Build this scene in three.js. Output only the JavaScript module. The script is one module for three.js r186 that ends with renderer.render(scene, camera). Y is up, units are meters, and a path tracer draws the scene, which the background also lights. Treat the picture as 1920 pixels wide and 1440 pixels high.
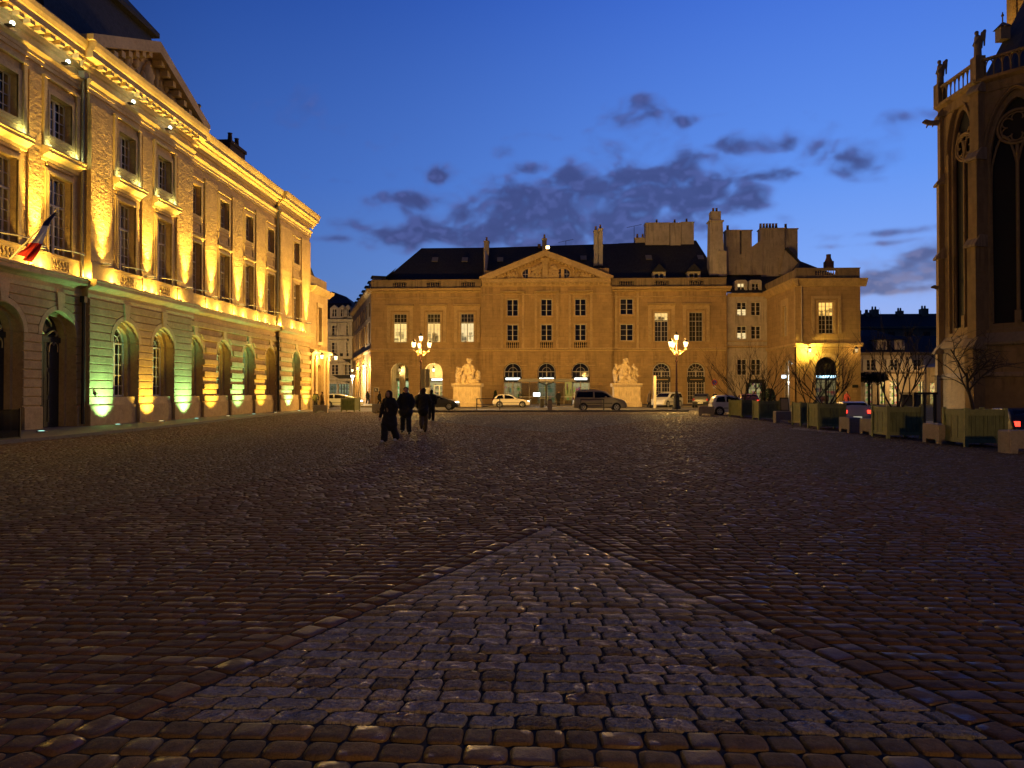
import * as THREE from 'three';
import { RectAreaLightUniformsLib } from 'three/addons/lights/RectAreaLightUniformsLib.js';
import { mergeGeometries } from 'three/addons/utils/BufferGeometryUtils.js';

// ---------------------------------------------------------------- camera
const F = 1332, CAMH = 1.65, HORIZON = 735;                 // focal length and horizon in pixels of a 1920 x 1440 frame
const scene = new THREE.Scene();
const camera = new THREE.PerspectiveCamera(2 * Math.atan(720 / F) * 180 / Math.PI, 4 / 3, 0.05, 3000);
camera.position.set(0, CAMH, 0);
camera.rotation.order = 'YXZ';
camera.rotation.set(Math.atan((HORIZON - 720) / F), Math.atan(65 / F), 0);
camera.updateMatrixWorld(true);
const renderer = new THREE.WebGLRenderer({ antialias: true });
renderer.toneMapping = THREE.LinearToneMapping;
renderer.toneMappingExposure = 1.0;
renderer.shadowMap.enabled = true;
RectAreaLightUniformsLib.init();

// ---------------------------------------------------------------- small maths
const { PI, sin, cos, abs, min, max, sqrt, floor, exp, atan2, hypot } = Math;
const lerp = (a, b, t) => a + (b - a) * t, clamp = (x, a = 0, b = 1) => min(b, max(a, x));
const sstep = (a, b, x) => { const t = clamp((x - a) / (b - a)); return t * t * (3 - 2 * t); };
function rng(seed) { let s = seed | 0; return () => { s = (s + 0x6d2b79f5) | 0; let t = Math.imul(s ^ (s >>> 15), 1 | s); t = (t + Math.imul(t ^ (t >>> 7), 61 | t)) ^ t; return ((t ^ (t >>> 14)) >>> 0) / 4294967296; }; }
const hash3 = (x, y, z) => { let h = Math.imul(x, 374761393) ^ Math.imul(y, 668265263) ^ Math.imul(z, 2147483647 ^ 0x5bd1e995); h = Math.imul(h ^ (h >>> 13), 1274126177); return ((h ^ (h >>> 16)) >>> 0) / 4294967296; };
function vnoise(x, y, z = 0, per = 0) {                       // value noise, repeating every per cells in x and y
  const ix = floor(x), iy = floor(y), iz = floor(z), fx = x - ix, fy = y - iy, fz = z - iz;
  const sx = fx * fx * (3 - 2 * fx), sy = fy * fy * (3 - 2 * fy), sz = fz * fz * (3 - 2 * fz);
  const m = per ? (k) => ((k % per) + per) % per : (k) => k;
  const h = (a, b, c) => hash3(m(ix + a), m(iy + b), iz + c);
  const l = (c) => lerp(lerp(h(0, 0, c), h(1, 0, c), sx), lerp(h(0, 1, c), h(1, 1, c), sx), sy);
  return sz ? lerp(l(0), l(1), sz) : l(0);
}
function fbm(x, y, oct = 4, per = 0, z = 0) { let s = 0, a = 0.5, n = 0; for (let i = 0; i < oct; i++) { s += a * vnoise(x, y, z + i * 7.31, per); n += a; a *= 0.5; x *= 2; y *= 2; per *= 2; } return s / n; }

// ---------------------------------------------------------------- sky: blue hour, the glow of the set sun low on the right
{
  const W = 4096, H = 2048, data = new Float32Array(W * H * 4);
  const sunAz = 27 * PI / 180;                                // to the right of the axis of the square
  const stops = [0, 4, 9, 16, 29, 55, 90];
  const glow = [[.50, .48, .66], [.36, .47, .84], [.22, .40, .93], [.125, .30, .88], [.056, .165, .70], [.008, .03, .17], [.003, .012, .075]];
  const away = [[.06, .125, .30], [.055, .13, .33], [.048, .13, .39], [.033, .10, .39], [.011, .05, .26], [.004, .017, .10], [.003, .012, .075]];
  const pick = (t, el) => { let i = 0; while (i < stops.length - 2 && el > stops[i + 1]) i++; const k = clamp((el - stops[i]) / (stops[i + 1] - stops[i])); return [0, 1, 2].map((c) => lerp(t[i][c], t[i + 1][c], k)); };
  // cloud banks: azimuth and elevation of the middle, half widths, strength (degrees)
  const toA = (u) => Math.atan((u - 1025) / F) * 180 / PI, toE = (v) => Math.atan((735 - v) / F) * 180 / PI;
  const bank = (u, v, hw, hh, s) => [toA(u), toE(v), hw / 23.2, hh / 23.2, s];
  const banks = [
    bank(1000, 412, 160, 50, 1.3), bank(1180, 380, 112, 62, 1.35), bank(1285, 378, 70, 50, 1.2), bank(830, 428, 110, 28, 1.1), bank(1060, 350, 60, 34, 1.0), bank(960, 362, 40, 24, .9), bank(900, 445, 190, 18, .9), bank(1120, 435, 200, 26, 1.0),
    bank(760, 378, 62, 13, .95), bank(812, 322, 30, 14, .9), bank(935, 282, 26, 14, .8), bank(1000, 315, 46, 12, .85), bank(1205, 232, 50, 24, .72), bank(1285, 238, 55, 10, .7), bank(1055, 256, 34, 9, .6),
    bank(1395, 294, 58, 12, .85), bank(1440, 360, 50, 12, .85), bank(1520, 322, 34, 26, .75), bank(1600, 338, 34, 22, .8), bank(1408, 404, 32, 20, .95), bank(650, 420, 62, 15, .75), bank(615, 455, 36, 7, .8), bank(560, 235, 90, 22, .5),
    bank(1690, 548, 110, 26, 1.3), bank(1760, 530, 70, 22, 1.1), bank(1640, 565, 80, 12, 1.1), bank(1690, 470, 85, 6, .8), bank(1640, 486, 60, 4, .6), bank(1690, 285, 34, 10, .75), bank(1745, 288, 26, 14, .85), bank(630, 350, 50, 6, .55),
  ];
  for (let r = 0; r < H; r++) {
    const el = (r + .5) / H * 180 - 90;
    for (let c = 0; c < W; c++) {
      const ph = ((c + .5) / W - .5) * 2 * PI, dx = cos(ph), dz = sin(ph);
      const az = atan2(dx, -dz), d = atan2(sin(az - sunAz), cos(az - sunAz));
      const w = exp(-(d * d) / (2 * .50 * .50));
      const e = max(el, 0), g = pick(glow, e), a = pick(away, e);
      const dusk = lerp(1, .28, sstep(.85, 1.5, abs(d)) * (1 - sstep(40, 75, e)));  // darker towards the night side
      let col = [0, 1, 2].map((k) => lerp(a[k], g[k], w) * dusk);
      if (el > 0 && el < 50) {
        const A = az * 180 / PI, wide = abs(A) > 45;
        const wx = (fbm(A * .22, el * .4, 3, 0, 3) - .5) * 4.2, wy = (fbm(A * .25 + 40, el * .45, 3, 0, 9) - .5) * 2.6;
        let b = 0;
        if (!wide) for (const [ba, be, hw, hh, s] of banks) { const x = (A + wx - ba) / hw, y = (el + wy * min(1, hh / .9) - be) / hh; const q = x * x + y * y; if (q < 8) b = max(b, s * exp(-q * .42)); }
        if (abs(A) > 34) b = max(b, .8 * sstep(.52, .74, fbm(A * .06, el * .16, 4, 0, 17)) * sstep(3, 9, el) * (1 - sstep(18, 30, el)));
        if (b > .02) {
          const x = A + wx * .5, y = el + wy * .5;
          const big = fbm(x * .55, y * .95, 3, 0, 21), fine = fbm(x * 1.5, y * 2.3, 4, 0, 5), f = .72 * big + .28 * fine;
          const th = lerp(.82, .16, clamp(b)), dens = .40 * sstep(th - .16, th + .22, f) + .56 * sstep(th + .02, th + .34, f);
          if (dens > 0) {
            const low = (1 - sstep(6, 13, el)) * w, up = clamp((fbm(x * .55, (y + .5) * .95, 3, 0, 21) - big) * 3 + .5), edge = 1 - sstep(.25, 1, dens);
            const base = [lerp(.046, .115, low), lerp(.058, .135, low), lerp(.185, .28, low)], rim = [lerp(.085, .30, low), lerp(.11, .26, low), lerp(.33, .36, low)];
            const lit = clamp(.50 * edge + .55 * (1 - up) * (1 - .5 * dens) + .5 * sstep(.5, .68, fine) - .16);
            const k = dens * lerp(.92, .80, edge);
            col = col.map((v, i) => lerp(v, lerp(base[i], rim[i], lit) * lerp(.92, 1.1, fine), k));
          }
        }
      }
      if (el < 0) col = [.01, .012, .02];
      const o = (r * W + c) * 4; data[o] = col[0]; data[o + 1] = col[1]; data[o + 2] = col[2]; data[o + 3] = 1;
    }
  }
  const t = new THREE.DataTexture(data, W, H, THREE.RGBAFormat, THREE.FloatType);
  t.mapping = THREE.EquirectangularReflectionMapping; t.magFilter = t.minFilter = THREE.LinearFilter; t.needsUpdate = true;
  scene.background = t; scene.environment = t;
}

// ---------------------------------------------------------------- from a pixel of the photograph to a place in the square
function ray(u, v) { return new THREE.Vector3((u - 960) / F, (720 - v) / F, -1).applyQuaternion(camera.quaternion); }
function onGround(u, v, y = 0) { const d = ray(u, v), t = (y - CAMH) / d.y; return new THREE.Vector3(d.x * t, y, d.z * t); }
function onZ(u, v, z) { const d = ray(u, v), t = z / d.z; return new THREE.Vector3(d.x * t, CAMH + d.y * t, z); }
function onX(u, v, x) { const d = ray(u, v), t = x / d.x; return new THREE.Vector3(x, CAMH + d.y * t, d.z * t); }
const groundY = (x) => -0.10 * sstep(4, 17, -x);             // the square falls a little towards the town hall

// ---------------------------------------------------------------- names, labels, things
const used = new Map();
function numbered(n) { const k = used.get(n) ?? 0; used.set(n, k + 1); return k ? n + '_' + String(k).padStart(3, '0') : n; }
function tag(o, label, category, group) { o.userData.label = label; o.userData.category = category; if (group) o.userData.group = group; return o; }
function thing(name, label, category, p = [0, 0, 0], turn = 0, group) {
  const o = new THREE.Group(); o.name = numbered(name); o.position.set(...p); o.rotation.y = turn; scene.add(o); return tag(o, label, category, group);
}
function copyOf(src, label, p, turn = 0) { const o = src.clone(); o.name = numbered(src.name.replace(/_\d+$/, '')); o.position.set(...p); o.rotation.y = turn; o.userData = { ...src.userData, label }; scene.add(o); return o; }
function structure(o) { o.userData.kind = 'structure'; scene.add(o); return o; }
function put(geo, name, mat, parent, p) { const m = new THREE.Mesh(geo, mat); m.name = name; m.castShadow = m.receiveShadow = true; if (p) m.position.set(...p); (parent ?? scene).add(m); return m; }

function flatten(t) { t.updateMatrix(); const p = t.parent; for (const c of [...t.children]) { c.applyMatrix4(t.matrix); p.add(c); } p.remove(t); }

// ---------------------------------------------------------------- geometry collecting
function planarUV(g) {                                        // uv in metres from the plane that each face lies nearest to
  if (g.index) g = g.toNonIndexed();
  const p = g.attributes.position, n = g.attributes.normal, uv = new Float32Array(p.count * 2);
  for (let i = 0; i < p.count; i += 3) {
    const ax = abs(n.getX(i) + n.getX(i + 1) + n.getX(i + 2)), ay = abs(n.getY(i) + n.getY(i + 1) + n.getY(i + 2)), az = abs(n.getZ(i) + n.getZ(i + 1) + n.getZ(i + 2));
    for (let k = i; k < i + 3; k++) {
      const x = p.getX(k), y = p.getY(k), z = p.getZ(k);
      if (ay >= ax && ay >= az) { uv[k * 2] = x; uv[k * 2 + 1] = z; } else if (az >= ax) { uv[k * 2] = x; uv[k * 2 + 1] = y; } else { uv[k * 2] = z; uv[k * 2 + 1] = y; }
    }
  }
  g.setAttribute('uv', new THREE.BufferAttribute(uv, 2)); return g;
}
class MB {
  constructor() { this.g = []; }
  add(g, m) { if (m) g = g.clone().applyMatrix4(m); this.g.push(g); return this; }
  box(x0, y0, z0, x1, y1, z1) { const g = new THREE.BoxGeometry(abs(x1 - x0), abs(y1 - y0), abs(z1 - z0)); g.translate((x0 + x1) / 2, (y0 + y1) / 2, (z0 + z1) / 2); this.g.push(g); return this; }
  poly(pts, z0, z1, holes = []) {                             // outline in x, y drawn out from z0 to z1
    const s = new THREE.Shape(pts.map(([x, y]) => new THREE.Vector2(x, y))); for (const h of holes) s.holes.push(h instanceof THREE.Path ? h : new THREE.Path(h.map(([x, y]) => new THREE.Vector2(x, y))));
    const g = new THREE.ExtrudeGeometry(s, { depth: z1 - z0, bevelEnabled: false, curveSegments: 18 }); g.translate(0, 0, z0); this.g.push(g); return this;
  }
  profile(pts, x0, x1) {                                      // outline in (z, y) drawn out along x
    const s = new THREE.Shape(pts.map(([z, y]) => new THREE.Vector2(z, y)));
    const g = new THREE.ExtrudeGeometry(s, { depth: x1 - x0, bevelEnabled: false }); g.applyMatrix4(new THREE.Matrix4().makeBasis(new THREE.Vector3(0, 0, 1), new THREE.Vector3(0, 1, 0), new THREE.Vector3(-1, 0, 0))); g.translate(x1, 0, 0); this.g.push(g); return this;
  }
  lathe(pts, x = 0, y = 0, z = 0, seg = 16) { const g = new THREE.LatheGeometry(pts.map(([r, h]) => new THREE.Vector2(r, h)), seg); g.translate(x, y, z); this.g.push(g); return this; }
  tube(pts, r, seg = 12, rad = 6) { const g = new THREE.TubeGeometry(new THREE.CatmullRomCurve3(pts.map((q) => new THREE.Vector3(...q))), seg, r, rad); this.g.push(g); return this; }
  rod(a, b, r, r2 = r, seg = 8) { const A = new THREE.Vector3(...a), Bv = new THREE.Vector3(...b), d = Bv.clone().sub(A), g = new THREE.CylinderGeometry(r2, r, d.length(), seg); g.applyQuaternion(new THREE.Quaternion().setFromUnitVectors(new THREE.Vector3(0, 1, 0), d.normalize())); g.translate((A.x + Bv.x) / 2, (A.y + Bv.y) / 2, (A.z + Bv.z) / 2); this.g.push(g); return this; }
  ball(x, y, z, r, sx = 1, sy = 1, sz = 1, seg = 12) { const g = new THREE.SphereGeometry(r, seg, seg * .7 | 0); g.scale(sx, sy, sz); g.translate(x, y, z); this.g.push(g); return this; }
  faces(v, idx) {                                             // flat faces from corners
    const pos = []; for (const f of idx) for (let k = 1; k < f.length - 1; k++) pos.push(...v[f[0]], ...v[f[k]], ...v[f[k + 1]]);
    const g = new THREE.BufferGeometry(); g.setAttribute('position', new THREE.Float32BufferAttribute(pos, 3)); g.computeVertexNormals(); g.setAttribute('uv', new THREE.Float32BufferAttribute(new Float32Array(pos.length / 3 * 2), 2)); this.g.push(g); return this;
  }
  geo(uv = true) {
    const list = this.g.map((g) => { g = g.index ? g.toNonIndexed() : g; for (const k of Object.keys(g.attributes)) if (!['position', 'normal', 'uv'].includes(k)) g.deleteAttribute(k); if (!g.attributes.uv) g.setAttribute('uv', new THREE.Float32BufferAttribute(new Float32Array(g.attributes.position.count * 2), 2)); return g; });
    const m = list.length > 1 ? mergeGeometries(list) : list[0]; return uv ? planarUV(m) : m;
  }
  to(name, mat, parent, p) { return put(this.geo(), name, mat, parent, p); }
}
const mb = () => new MB();
const archPath = (c, w, y0, spring, rise = w / 2) => { const p = new THREE.Path(); p.moveTo(c - w / 2, y0); p.lineTo(c + w / 2, y0); p.lineTo(c + w / 2, spring); p.absellipse(c, spring, w / 2, rise, 0, PI, false); p.lineTo(c - w / 2, y0); return p; };
const rectPath = (c, w, y0, y1) => [[c - w / 2, y0], [c + w / 2, y0], [c + w / 2, y1], [c - w / 2, y1]];

// ---------------------------------------------------------------- materials
function tex(n, f, srgb) {                                    // f(x, y) in 0..1 gives [r, g, b] in linear or plain values
  const d = new Uint8Array(n * n * 4);
  for (let y = 0; y < n; y++) for (let x = 0; x < n; x++) { const c = f(x / n, y / n), o = (y * n + x) * 4; for (let k = 0; k < 3; k++) { const v = clamp(Array.isArray(c) ? c[k] : c); d[o + k] = 255 * (srgb ? (v <= .0031308 ? 12.92 * v : 1.055 * v ** (1 / 2.4) - .055) : v) + .5; } d[o + 3] = 255; }
  const t = new THREE.DataTexture(d, n, n); t.wrapS = t.wrapT = THREE.RepeatWrapping; t.magFilter = THREE.LinearFilter; t.minFilter = THREE.LinearMipmapLinearFilter; if (srgb) t.colorSpace = THREE.SRGBColorSpace; t.needsUpdate = true; return t;
}
const sized = (t, metres, my = metres) => { const c = t.clone(); c.repeat.set(1 / metres, 1 / my); c.needsUpdate = true; return c; };
const M = {};
const std = (o) => new THREE.MeshStandardMaterial(o);
{
  const mottle = tex(512, (x, y) => { const a = fbm(x * 6, y * 6, 5, 6), b = fbm(x * 24, y * 24, 4, 24, 4), c = fbm(x * 90, y * 90, 2, 90, 8); const v = .72 + .34 * (a - .5) + .26 * (b - .5) + .22 * (c - .5); const s = sstep(.60, .74, fbm(x * 5, y * 11, 5, 0 || 5, 13)) * .0; return [v - s, v * (.985 + .06 * (b - .5)) - s, v * (.96 + .12 * (a - .5)) - s]; }, true);
  const rough = tex(512, (x, y) => { const a = fbm(x * 8, y * 14, 5, 0 || 8, 2), b = fbm(x * 40, y * 60, 3, 40, 6); const chip = sstep(.55, .8, fbm(x * 14, y * 34, 4, 14, 19)); return clamp(.55 + .9 * (a - .5) + .35 * (b - .5) - .5 * chip); });
  const grain = tex(256, (x, y) => fbm(x * 24, y * 24, 4, 24, 3));
  const weather = tex(512, (x, y) => { const a = fbm(x * 5, y * 5, 5, 5, 31), b = fbm(x * 30, y * 30, 3, 30, 4), st = fbm(x * 40, y * 3, 4, 0 || 40, 8); const v = .70 + .42 * (a - .5) + .2 * (b - .5) - .28 * sstep(.5, .8, st) * sstep(.4, .7, a); return [v, v * .985, v * .96]; }, true);
  const ashlar = tex(1024, (x, y) => { const rows = 18, cols = 9, r = floor(y * rows), o = (r % 2) * .5 + .2 * hash3(r, 1, 2), c = floor(x * cols + o), fx = (x * cols + o) % 1, fy = (y * rows) % 1; const j = fy < .05 || fx < .02 ? .72 : 1; const a = fbm(x * 5, y * 5, 5, 5, 31), b = fbm(x * 40, y * 40, 3, 40, 4), st = fbm(x * 40, y * 3, 4, 0 || 40, 8); const v = (.70 + .36 * (a - .5) + .18 * (b - .5) - .22 * sstep(.5, .8, st) * sstep(.4, .7, a) + .10 * (hash3(((c % cols) + cols) % cols, r, 5) - .5)) * j; return [v, v * .985, v * .96]; }, true);
  const slate = tex(512, (x, y) => { const r = floor(y * 32), o = (r % 2) * .5, c = floor((x * 20 + o)) % 20; const fx = (x * 20 + o) % 1, fy = (y * 32) % 1; const e = fx < .06 || fy < .1 ? .45 : 1; return (.55 + .5 * hash3(c, r, 3)) * e * (.85 + .3 * fbm(x * 40, y * 40, 2, 40)); }, true);
  const slateB = tex(256, (x, y) => { const r = floor(y * 16), o = (r % 2) * .5; const fx = (x * 10 + o) % 1, fy = (y * 16) % 1; return fx < .06 ? .1 : .35 + .6 * (1 - fy); });
  M.mottle = mottle; M.roughB = rough; M.grain = grain; M.weather = weather;
  const stone = (r, g, b, o = {}) => std({ color: new THREE.Color().setRGB(r, g, b), map: sized(o.ash ? ashlar : o.w ? weather : mottle, o.m ?? 3.1, o.my ?? o.m ?? 3.1), bumpMap: sized(o.rough ? rough : grain, o.bm ?? 1.7), bumpScale: o.bs ?? .006, roughness: .9 });
  M.stone = stone(.62, .445, .205);                             // yellow limestone of the town hall
  M.stoneRough = stone(.66, .465, .215, { rough: true, bs: .03, bm: 1.9 });
  M.stoneTrim = stone(.72, .54, .27, { bs: .003, m: 4.3 });
  M.far = stone(.66, .44, .19, { ash: true, m: 9, bs: .01 });   // guardhouse
  M.farTrim = stone(.76, .54, .26, { m: 5 });
  M.farDirty = stone(.42, .31, .17, { w: true, m: 6 });
  M.plaster = stone(.70, .60, .45, { w: true, m: 7 });
  M.plasterDirty = stone(.52, .42, .30, { w: true, m: 5 });
  M.pale = stone(.66, .60, .50, { w: true, m: 5 });
  M.church = stone(.33, .225, .105, { w: true, m: 6, rough: true, bs: .02, bm: 2.2 });
  M.churchDark = stone(.34, .26, .17, { w: true, m: 4 });
  M.statue = stone(.72, .56, .33, { w: true, m: 2.2, bs: .01 });
  M.slate = std({ color: new THREE.Color().setRGB(.034, .032, .033), map: sized(slate, 4), bumpMap: sized(slateB, 2), bumpScale: .012, roughness: .88 });
  M.copper = std({ color: new THREE.Color().setRGB(.10, .10, .085), map: sized(weather, 3), roughness: .6 });
  M.brick = stone(.34, .19, .11, { m: 2 });
  M.wood = std({ color: new THREE.Color().setRGB(.62, .56, .44), roughness: .6 });      // pale painted window wood
  M.woodDark = std({ color: new THREE.Color().setRGB(.05, .045, .035), roughness: .5, map: sized(grain, 1) });
  M.iron = std({ color: new THREE.Color().setRGB(.03, .026, .022), roughness: .45, metalness: .5 });
  M.gold = std({ color: new THREE.Color().setRGB(.55, .42, .2), roughness: .45, metalness: .6 });
  M.zinc = std({ color: new THREE.Color().setRGB(.22, .2, .16), roughness: .6, metalness: .3 });
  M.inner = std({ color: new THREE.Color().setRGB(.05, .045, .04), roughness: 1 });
  M.curtain = std({ color: new THREE.Color().setRGB(.62, .55, .45), roughness: 1, bumpMap: sized(tex(128, (x) => .5 + .5 * sin(x * 2 * PI * 6)), .8), bumpScale: .03, side: THREE.DoubleSide });
  M.pane = new THREE.MeshPhysicalMaterial({ color: 0xffffff, transmission: 1, thickness: 0, roughness: .02, ior: 1.5 });
  M.paneDark = new THREE.MeshPhysicalMaterial({ color: 0x8a8a8a, transmission: 1, thickness: 0, roughness: .03, ior: 1.5 });
  M.asphalt = std({ color: new THREE.Color().setRGB(.085, .075, .07), map: sized(mottle, 2), bumpMap: sized(grain, .4), bumpScale: .006, roughness: .75 });
  M.slab = std({ color: new THREE.Color().setRGB(.20, .165, .12), map: sized(weather, 2.5), bumpMap: sized(grain, .6), bumpScale: .006, roughness: .7 });
  M.kerb = std({ color: new THREE.Color().setRGB(.16, .14, .12), map: sized(weather, 1.5), bumpMap: sized(grain, .5), bumpScale: .008, roughness: .7 });
  M.joint = std({ color: new THREE.Color().setRGB(.02, .016, .012), roughness: 1 });
}
M.glassChurch = new THREE.MeshStandardMaterial({ color: 0x0a0908, roughness: .8 });
const glowMat = (r, g, b, k = 1, map) => std({ color: 0x000000, emissive: new THREE.Color().setRGB(r, g, b), emissiveIntensity: k, emissiveMap: map ?? null, roughness: .6 });
function point(x, y, z, rgb, cd, radius = 3) { const l = new THREE.PointLight(new THREE.Color().setRGB(...rgb), cd, 0, 2); l.position.set(x, y, z); l.castShadow = true; l.shadow.radius = radius; scene.add(l); return l; }
function spot(x, y, z, tx, ty, tz, rgb, cd, angle, pen = 1, radius = 3) { const l = new THREE.SpotLight(new THREE.Color().setRGB(...rgb), cd, 0, angle, pen, 2); l.position.set(x, y, z); l.target.position.set(tx, ty, tz); l.castShadow = true; l.shadow.radius = radius; scene.add(l, l.target); return l; }
const SODIUM = [1, .56, .13], WARM = [1, .60, .095], LEDGREEN = [.42, 1, .5], COOL = [.85, 1, .8];

// ---------------------------------------------------------------- windows
function roomTex(seed, warm) {                                // a lit room behind a window: bright wall, shelves, a darker corner
  const R = rng(seed), it = Array.from({ length: 9 }, () => [R(), R() * .5, .05 + R() * .16, .04 + R() * .14, .25 + .5 * R()]);
  return tex(64, (x, y) => { let v = .82 + .18 * fbm(x * 5, y * 5, 3, 5, seed); for (const [a, b, w, h, k] of it) if (abs(x - a) < w && abs(y - b) < h) v *= k; return [v, v * warm[0], v * warm[1]]; }, true);
}
const roomMats = [glowMat(1, .74, .3, 1.3, roomTex(3, [.95, .8])), glowMat(1, .68, .26, 1.2, roomTex(8, [.95, .8])), glowMat(1, .8, .42, 1.15, roomTex(15, [.95, .85]))];
// A window set in a wall that faces +z: frame and glazing bars, panes behind them, perhaps a lit room or curtains.
function win(parent, o) {
  const { c, w, y0, y1, n, cols = 4, rows = 4, bar = .035, frame = .07, mat = M.wood, leaf = true, transom, arch, lit, litTo, curtain, fan } = o;
  const f = mb(), x0 = c - w / 2, x1 = c + w / 2, d = .05;
  const top = transom ?? y1;
  f.box(x0, y0, n - d, x0 + frame, y1, n + .01).box(x1 - frame, y0, n - d, x1, y1, n + .01).box(x0 + frame, y0, n - d, x1 - frame, y0 + frame, n + .01);
  if (!arch) f.box(x0 + frame, y1 - frame, n - d, x1 - frame, y1, n + .01);
  if (leaf) f.box(c - frame * .75, y0 + frame, n - d, c + frame * .75, top - frame * .5, n + .02);
  if (transom) f.box(x0 + frame, transom - frame * .6, n - d, x1 - frame, transom + frame * .6, n + .03);
  const half = cols / 2;
  if (bar) {
    for (let i = 1; i < cols; i++) if (!(leaf && i === half)) f.box(x0 + w * i / cols - bar / 2, y0 + frame, n - d * .8, x0 + w * i / cols + bar / 2, (fan ? top : y1) - frame, n);
    for (let i = 1; i < rows; i++) { const y = lerp(y0, top, i / rows); f.box(x0 + frame, y - bar / 2, n - d * .79, x1 - frame, y + bar / 2, n - .002); }
    if (transom && !arch && y1 - transom > .7) f.box(x0 + frame, (transom + y1) / 2 - bar / 2, n - d * .79, x1 - frame, (transom + y1) / 2 + bar / 2, n - .002);
    if (transom && leaf) f.box(c - bar, transom + frame * .6, n - d, c + bar, y1 - (arch ? 0 : frame), n + .005);
  }
  const g = mb();
  if (arch) {
    const r = w / 2, rise = o.rise ?? r, ring = new THREE.Shape(); ring.absellipse(c, y1, r, rise, 0, PI, false); ring.lineTo(c - r, y1); const hole = new THREE.Path(); hole.absellipse(c, y1, r - frame, rise - frame, 0, PI, false); ring.holes.push(hole);
    const rg = new THREE.ExtrudeGeometry(ring, { depth: d, bevelEnabled: false, curveSegments: 14 }); rg.translate(0, 0, n - d + .005); f.add(rg);
    f.box(x0 + frame, y1 - frame * .5, n - d, x1 - frame, y1 + frame * .5, n + .012);
    for (const a of (o.spokes ?? [.25, .5, .75])) f.rod([c, y1, n - d / 2], [c + cos(a * PI) * (r - frame / 2), y1 + sin(a * PI) * (rise - frame / 2), n - d / 2], bar * .6, bar * .6, 5);
    const r2 = new THREE.TorusGeometry(r * .5, bar * .6, 4, 16, PI); r2.scale(1, rise / r, 1); r2.translate(c, y1, n - d / 2); f.add(r2);
    const sh = new THREE.Shape(); sh.absellipse(c, y1, r - .01, rise - .01, 0, PI, false); const pg = new THREE.ShapeGeometry(sh, 14); pg.translate(0, 0, n - d); g.add(pg);
  }
  const m = f.to('window', mat, parent);
  const pane = (a, b, cc, dd) => { const p = new THREE.PlaneGeometry(b - a, dd - cc); p.translate((a + b) / 2, (cc + dd) / 2, n - d * .6); put(p, 'pane', o.glass ?? M.pane, m); };
  if (leaf) { pane(x0 + .01, c, y0, top); pane(c, x1 - .01, y0, top); } else pane(x0 + .01, x1 - .01, y0, top);
  if (transom) pane(x0 + .01, x1 - .01, transom, y1);
  if (g.g.length) put(g.geo(), 'pane', o.glass ?? M.pane, m);
  if (lit) { const p = new THREE.PlaneGeometry(w * 1.25, (litTo ?? y1) - (o.litFrom ?? y0)); p.translate(c, ((o.litFrom ?? y0) + (litTo ?? y1)) / 2, n - .55); put(p, 'window_light', lit, m); }
  if (curtain) for (const s of [-1, 1]) { const k = curtain * w / 2, p = new THREE.PlaneGeometry(k, y1 - y0 - .1, 8, 6), a = p.attributes.position; for (let i = 0; i < a.count; i++) { const t = (a.getY(i) / (y1 - y0) + .5); a.setX(i, a.getX(i) * lerp(.55, 1, t * t) + s * k * .22 * (1 - t * t)); a.setZ(i, .05 * sin(a.getX(i) * 30)); } p.computeVertexNormals(); p.translate(c + s * (w / 2 - k / 2), (y0 + y1) / 2, n - .22); put(p, 'curtain', M.curtain, m); }
  return m;
}
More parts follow.
